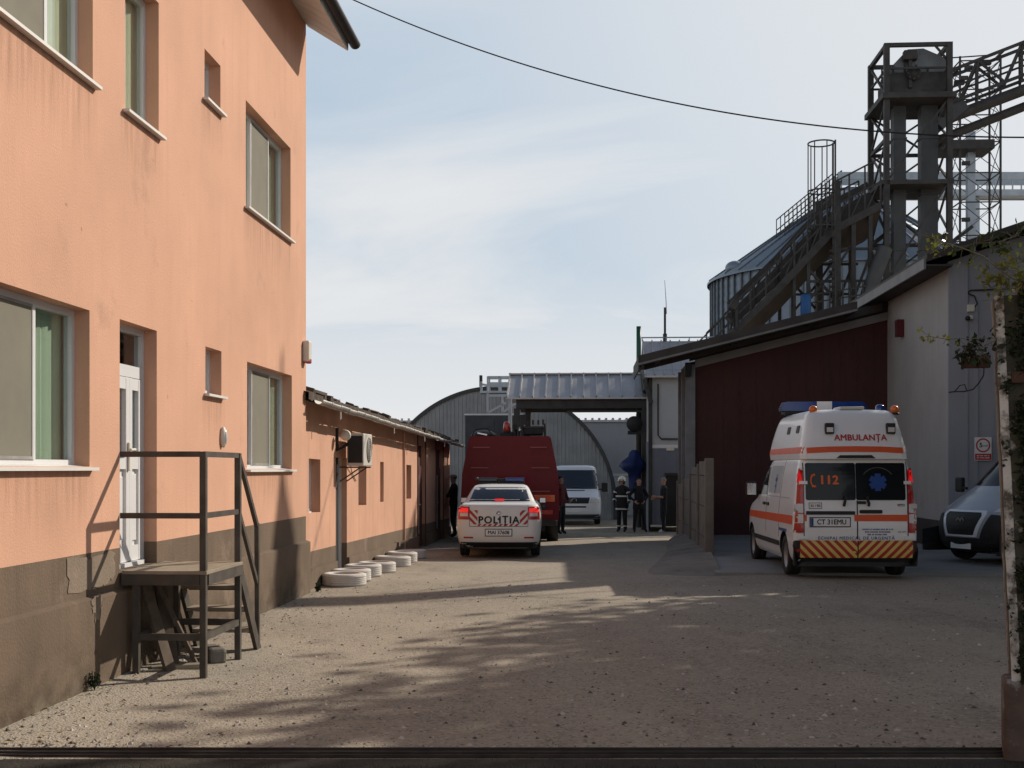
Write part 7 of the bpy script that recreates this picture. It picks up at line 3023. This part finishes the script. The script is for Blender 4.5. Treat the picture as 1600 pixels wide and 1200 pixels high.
Lk.new(tc.outputs['Generated'], dt.inputs[0])
dt.inputs[1].default_value = (math.sin(SUN_AZ) * math.cos(SUN_EL), math.cos(SUN_AZ) * math.cos(SUN_EL), math.sin(SUN_EL))
gl_ = N.new('ShaderNodeMapRange')          # brighter haze towards the sun
gl_.interpolation_type = 'SMOOTHSTEP'
gl_.inputs[1].default_value, gl_.inputs[2].default_value = .48, .92
gl_.inputs[3].default_value, gl_.inputs[4].default_value = 0, .85
Lk.new(dt.outputs['Value'], gl_.inputs[0])
mx = N.new('ShaderNodeMix')
mx.data_type = 'RGBA'
hz_ = N.new('ShaderNodeMapRange')
hz_.interpolation_type = 'SMOOTHSTEP'
hz_.inputs[1].default_value, hz_.inputs[2].default_value = .0, .26
hz_.inputs[3].default_value, hz_.inputs[4].default_value = 1.0, .0
Lk.new(sep.outputs[2], hz_.inputs[0])
Lk.new(math_('MAXIMUM', math_('MULTIPLY', math_('MAXIMUM', cr.outputs[0], gl_.outputs[0]), UP), hz_.outputs[0]), mx.inputs[0])
Lk.new(hb.outputs[2], mx.inputs[6])
mx.inputs[7].default_value = (9.5, 9.6, 9.7, 1)
Lk.new(mx.outputs[2], bg.inputs[0])
bg.inputs[1].default_value = .085

sl = bpy.data.lights.new('sun', 'SUN')
sl.energy = 4.7
sl.angle = R(.55)
sl.color = (1.0, .90, .77)
so = bpy.data.objects.new('sun', sl)
COL.objects.link(so)
sd = Vector((math.sin(SUN_AZ) * math.cos(SUN_EL), math.cos(SUN_AZ) * math.cos(SUN_EL), math.sin(SUN_EL)))
so.rotation_euler = sd.to_track_quat('Z', 'Y').to_euler()
so.location = sd * 100

cam = bpy.data.cameras.new('camera')
cam.sensor_fit = 'HORIZONTAL'
cam.sensor_width = 36
cam.lens = 36 * F / 1600
cam.shift_y = (HY - 600) / 1600
cam.clip_end = 5000
cam.clip_start = .1
co = bpy.data.objects.new('camera', cam)
co.location = (0, 0, EYE)
co.rotation_euler = (R(90), 0, 0)
COL.objects.link(co)
scene.camera = co
vs_ = scene.view_settings
vs_.view_transform = 'Standard'
vs_.look = 'None'
vs_.exposure = 0
vs_.gamma = 1
scene.cycles.max_bounces = 8
scene.cycles.transparent_max_bounces = 16
